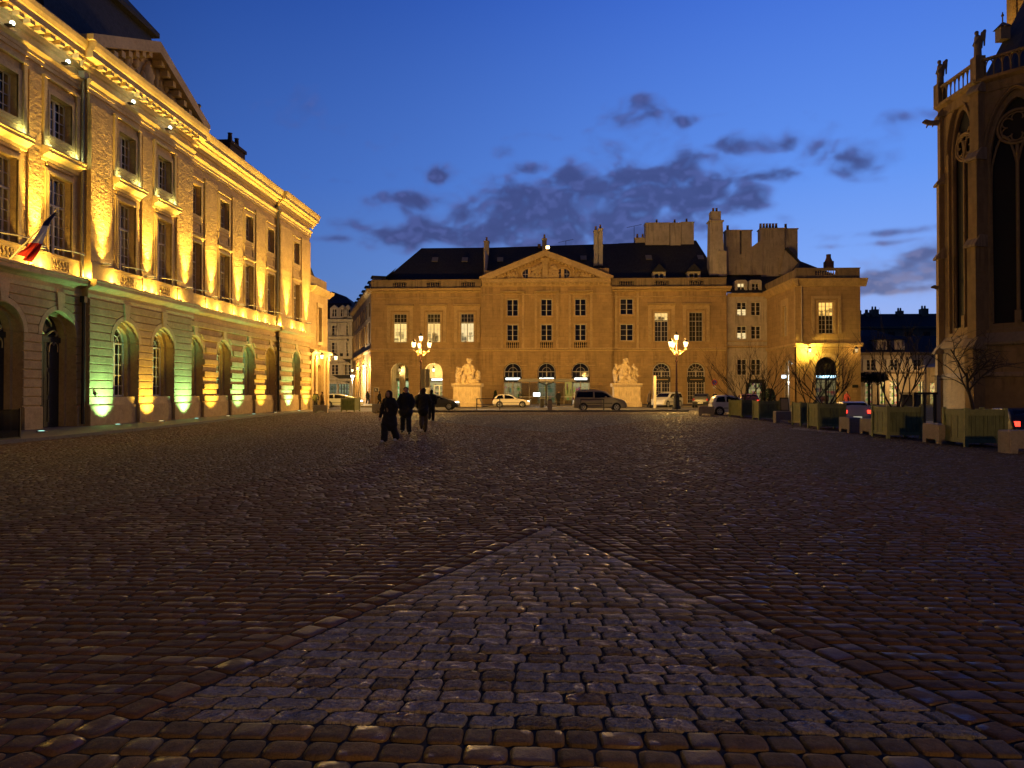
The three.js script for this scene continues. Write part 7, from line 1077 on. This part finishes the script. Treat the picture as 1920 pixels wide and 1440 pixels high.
// ---------------------------------------------------------------- cars
M.tyre = std({ color: new THREE.Color().setRGB(.012, .012, .012), roughness: .9 }); M.rim = std({ color: new THREE.Color().setRGB(.5, .5, .5), roughness: .35, metalness: .7 }); M.carGlass = new THREE.MeshPhysicalMaterial({ color: new THREE.Color().setRGB(.006, .006, .007), roughness: .16, metalness: 0, specularIntensity: .55 }); M.trim = std({ color: new THREE.Color().setRGB(.02, .02, .02), roughness: .6 });
const glowHead = glowMat(1, .95, .8, 9), glowTail = glowMat(1, .04, .02, 4), redLens = std({ color: new THREE.Color().setRGB(.25, .01, .01), roughness: .3 }), whiteLens = std({ color: new THREE.Color().setRGB(.55, .55, .55), roughness: .2 }), M_plate = std({ color: new THREE.Color().setRGB(.7, .68, .5), roughness: .6 });
const SH = { // side outlines from rear (0) to front (1), heights as shares; [x, y]
  hatch: { out: [[.015, .24], [.0, .42], [.025, .60], [.07, .80], [.15, .96], [.25, 1], [.42, .985], [.52, .90], [.66, .665], [.80, .60], [.93, .52], [.985, .42], [1, .28], [.985, .17], [.03, .17]], belt: .62, sides: [[[.10, .66], [.16, .90], [.27, .94], [.30, .66]], [[.325, .66], [.325, .94], [.43, .92], [.52, .84], [.61, .66]]], front: [[.53, .89], [.655, .68]], rear: [[.135, .93], [.075, .78]] },
  van: { out: [[.01, .20], [.0, .36], [.015, .60], [.045, .92], [.08, .99], [.2, 1], [.50, .985], [.60, .92], [.74, .66], [.86, .58], [.955, .49], [.99, .36], [1, .22], [.985, .13], [.02, .13]], belt: .60, sides: [[[.06, .64], [.085, .90], [.37, .91], [.37, .64]], [[.40, .62], [.40, .90], [.54, .89], [.62, .80], [.70, .64]]], front: [[.61, .91], [.735, .67]], rear: [[.048, .90], [.03, .66]] },
  mono: { out: [[.01, .22], [.0, .40], [.02, .62], [.06, .85], [.13, .96], [.3, 1], [.45, .97], [.6, .86], [.78, .66], [.9, .55], [.98, .40], [1, .26], [.985, .15], [.02, .15]], belt: .60, sides: [[[.09, .65], [.13, .88], [.28, .92], [.30, .65]], [[.32, .65], [.32, .92], [.44, .89], [.58, .80], [.71, .65]]], front: [[.605, .855], [.77, .67]], rear: [[.115, .93], [.06, .76]] },
};
function car(label, p, turn, o) {
  const t = thing('parked_car', label, 'car', p, turn), s = SH[o.shape], L = o.L, H = o.H, W = o.W ?? 1.72, wr = o.wr ?? .30;
  const X = (x) => (x - .5) * L, half = (y) => W / 2 * (1 - .20 * max(0, (y - s.belt) / (1 - s.belt)) ** 1.1 - .06 * max(0, (.3 - y) / .3));
  const paint = new THREE.MeshPhysicalMaterial({ color: new THREE.Color().setRGB(...o.color), roughness: .5, clearcoat: .35, clearcoatRoughness: .2, metalness: o.metal ?? .1 });
  // body: rings from side to side along the outline, edges drawn in for roundness
  const out = []; for (let i = 0; i < s.out.length; i++) { const a = s.out[i], b = s.out[(i + 1) % s.out.length]; for (let k = 0; k < 3; k++) out.push([lerp(a[0], b[0], k / 3), lerp(a[1], b[1], k / 3)]); }
  const cx = .5, cy = .5, rings = [[-1, .90], [-.985, .955], [-.93, .992], [-.8, 1], [-.35, 1.008], [.35, 1.008], [.8, 1], [.93, .992], [.985, .955], [1, .90]], pos = [], idx = [], n = out.length;
  for (const [z, k] of rings) for (const [x, y] of out) { const yy = cy + (y - cy) * (k < 1 ? lerp(1, k, .6) : 1), xx = cx + (x - cx) * k; pos.push(X(xx), yy * H, half(y) * z); }
  for (let r = 0; r < rings.length - 1; r++) for (let i = 0; i < n; i++) { const a = r * n + i, b = r * n + (i + 1) % n; idx.push(a, b, a + n, b, b + n, a + n); }
  for (const e of [0, rings.length - 1]) { const tri = THREE.ShapeUtils.triangulateShape(out.map(([x, y]) => new THREE.Vector2(x, y)), []); for (const [a, b, c] of tri) e ? idx.push(e * n + c, e * n + b, e * n + a) : idx.push(a, b, c); }
  const g = new THREE.BufferGeometry(); g.setAttribute('position', new THREE.Float32BufferAttribute(pos, 3)); g.setIndex(idx); g.computeVertexNormals(); g.setAttribute('uv', new THREE.Float32BufferAttribute(new Float32Array(pos.length / 3 * 2), 2)); put(g, 'body', paint, t);
  const sidePt = ([x, y], q, d) => [X(x), y * H, q * (half(y) * lerp(.985, .965, clamp((y - .6) / .4)) + d)];
  for (const q of [-1, 1]) for (const w of s.sides) { const v = w.map((a) => sidePt(a, q, .018)), m = mb().faces(v, [q > 0 ? [...v.keys()].reverse() : [...v.keys()]]); m.to('side_window', M.carGlass, t); }
  for (const [a, b, name] of [[...s.front, 'windscreen'], [...s.rear, 'rear_window']]) { const nx = name === 'windscreen' ? 1 : -1, hw = (y) => half(y) * .84; mb().faces([[X(a[0]) + nx * .03, a[1] * H + .012, -hw(a[1])], [X(a[0]) + nx * .03, a[1] * H + .012, hw(a[1])], [X(b[0]) + nx * .03, b[1] * H + .012, hw(b[1])], [X(b[0]) + nx * .03, b[1] * H + .012, -hw(b[1])]], [nx > 0 ? [0, 1, 2, 3] : [3, 2, 1, 0]]).to(name, M.carGlass, t); }
  for (const wx of [o.wheels?.[0] ?? .19, o.wheels?.[1] ?? .80]) for (const q of [-1, 1]) {
    const arch = new THREE.CircleGeometry(wr + .07, 22); const am = put(arch, 'wheel_arch', M.trim, t, [X(wx), wr + .02, q * (half(.3) + .006)]); am.rotation.y = q > 0 ? 0 : PI;
    const wh = new THREE.Group(); wh.name = 'wheel'; wh.position.set(X(wx), wr, q * (half(.3) - .06)); wh.rotation.x = q > 0 ? PI / 2 : -PI / 2; t.add(wh);
    mb().lathe([[.0, -.09], [wr - .03, -.09], [wr, -.06], [wr, .06], [wr - .03, .09], [wr - .1, .09], [wr - .105, .05], [0, .05]], 0, 0, 0, 24).to('tyre', M.tyre, wh);
    const r = mb(); for (let i = 0; i < 6; i++) { const a = i * PI / 3; r.add(new THREE.BoxGeometry(wr - .1, .02, .055), new THREE.Matrix4().makeRotationY(a).multiply(new THREE.Matrix4().makeTranslation((wr - .1) / 2, .085, 0))); } r.lathe([[wr - .11, .06], [wr - .085, .095], [wr - .1, .1], [wr - .13, .07]], 0, 0, 0, 24).lathe([[.06, .06], [.05, .1], [0, .1]], 0, 0, 0, 14); r.to('rim', M.rim, wh);
  }
  for (const q of [-1, 1]) {
    mb().ball(X(.945), .455 * H, q * (half(.45) * .78), .14, .9, .55, 1.1, 12).to('headlight', o.head && (o.head === true || o.head === q) ? glowHead : whiteLens, t);
    mb().box(X(s.out[1][0]) - .01 + (o.shape === 'van' ? .02 : .05), .50 * H, q * half(.5) * .80 - .09, X(s.out[1][0]) + .16, .64 * H, q * half(.5) * .80 + .09).to('taillight', o.tail && (o.tail === true || o.tail === q) ? glowTail : redLens, t);
    mb().ball(X(.60), .66 * H, q * (half(.6) + .1), .09, 1, .7, 1).to('mirror', o.dark ? M.trim : paint, t);
  }
  mb().box(X(.0) - .005, .30 * H, -.26, X(.0) + .06, .30 * H + .11, .26).to('number_plate', o.tail ? glowPlate : M_plate, t); mb().box(X(.02), .19 * H, -half(.2) * .96, X(.035), .27 * H, half(.2) * .96).to('bumper', M.trim, t);
  mb().box(X(.26), .34 * H, half(.34) + .001, X(.72), .37 * H, half(.34) + .018).box(X(.26), .34 * H, -half(.34) - .018, X(.72), .37 * H, -half(.34) - .001).to('side_trim', M.trim, t);
  if (o.roofRails) for (const q of [-1, 1]) mb().rod([X(.14), H * 1.0 + .03, q * .6], [X(.46), H * .99 + .03, q * .6], .022).to('roof_rail', M.trim, t);
  const lamp = (x, y, z, rgb, cd, dx) => { const a = new THREE.Vector3(x, y, z).applyAxisAngle(new THREE.Vector3(0, 1, 0), turn), b = new THREE.Vector3(x + dx * 8, 0, z).applyAxisAngle(new THREE.Vector3(0, 1, 0), turn); spot(p[0] + a.x, a.y, p[2] + a.z, p[0] + b.x, b.y, p[2] + b.z, rgb, cd, .6, .8, 3); };
  if (o.head && o.beam) for (const q of [-1, 1]) lamp(X(1.04), .45 * H, q * W * .38, [1, .95, .82], o.beam, 1);
  if (o.tail) for (const q of [-1, 1]) if (o.tail === true || o.tail === q) lamp(X(-.02), .56 * H, q * half(.5) * .8, [1, .05, .03], 5, -1);
  return t;
}
const glowPlate = glowMat(.8, .78, .6, .5);
{
  const at = (u, D, y = -.02) => { const p = onZ(u, 735, -D); return [p.x, y, p.z]; };
  car('white three-door hatchback with headlights on, before the bus shelter', at(959, 78.3), 0, { shape: 'hatch', L: 4.1, H: 1.42, color: [.72, .66, .56], head: true, beam: 60 });
  car('grey-beige high-roofed van with dark side windows, on the road behind the kerb', at(1124, 64.8), 0, { shape: 'van', L: 4.85, H: 1.86, W: 1.8, color: [.27, .23, .17], roofRails: true, wr: .32 });
  car('dark grey hatchback with headlights on, behind the walking people', at(818, 68.3), 0, { shape: 'mono', L: 4.5, H: 1.5, color: [.03, .03, .03], head: true, beam: 60, dark: true });
  car('pale saloon lit yellow by the lanterns, entering the left street', at(643, 77), .15, { shape: 'mono', L: 4.4, H: 1.5, color: [.45, .45, .38], head: true, beam: 40 });
  car('silver sport utility car beside the right street lamp', at(1250, 80), .9 + PI, { shape: 'van', L: 4.5, H: 1.66, W: 1.8, color: [.46, .44, .42], wr: .34 });
  car('black hatchback parked left of the no parking sign, showing its rear', at(1317, 78), 1.25, { shape: 'hatch', L: 4.1, H: 1.5, color: [.015, .015, .017], dark: true });
  car('small white city car with bright rims, half hidden by a tree box', at(1374, 52.3), -.05, { shape: 'mono', L: 3.3, H: 1.46, W: 1.6, color: [.70, .68, .64], head: true, beam: 120, wheels: [.17, .83], wr: .28 });
  car('dark red car with lit tail lights behind the dense shrub', at(1400, 66), 1.45, { shape: 'hatch', L: 4.1, H: 1.5, color: [.06, .012, .012], tail: true, dark: true });
  car('silver hatchback seen from behind with lit tail lights, behind the tree boxes', at(1590, 48.5, -.47), PI / 2 - .12, { shape: 'hatch', L: 4.1, H: 1.5, W: 1.76, color: [.46, .45, .44], tail: true });
  car('dark car with one red tail light at the right edge beyond the tree box', at(1886, 31.6, -.47), PI / 2 - .05, { shape: 'hatch', L: 4.2, H: 1.46, W: 1.75, color: [.012, .012, .014], tail: true, dark: true });
}

scene.traverse((o) => { if (o.isMesh) { o.castShadow = true; o.receiveShadow = true; } });
renderer.setSize(1024, 768);
renderer.render(scene, camera);
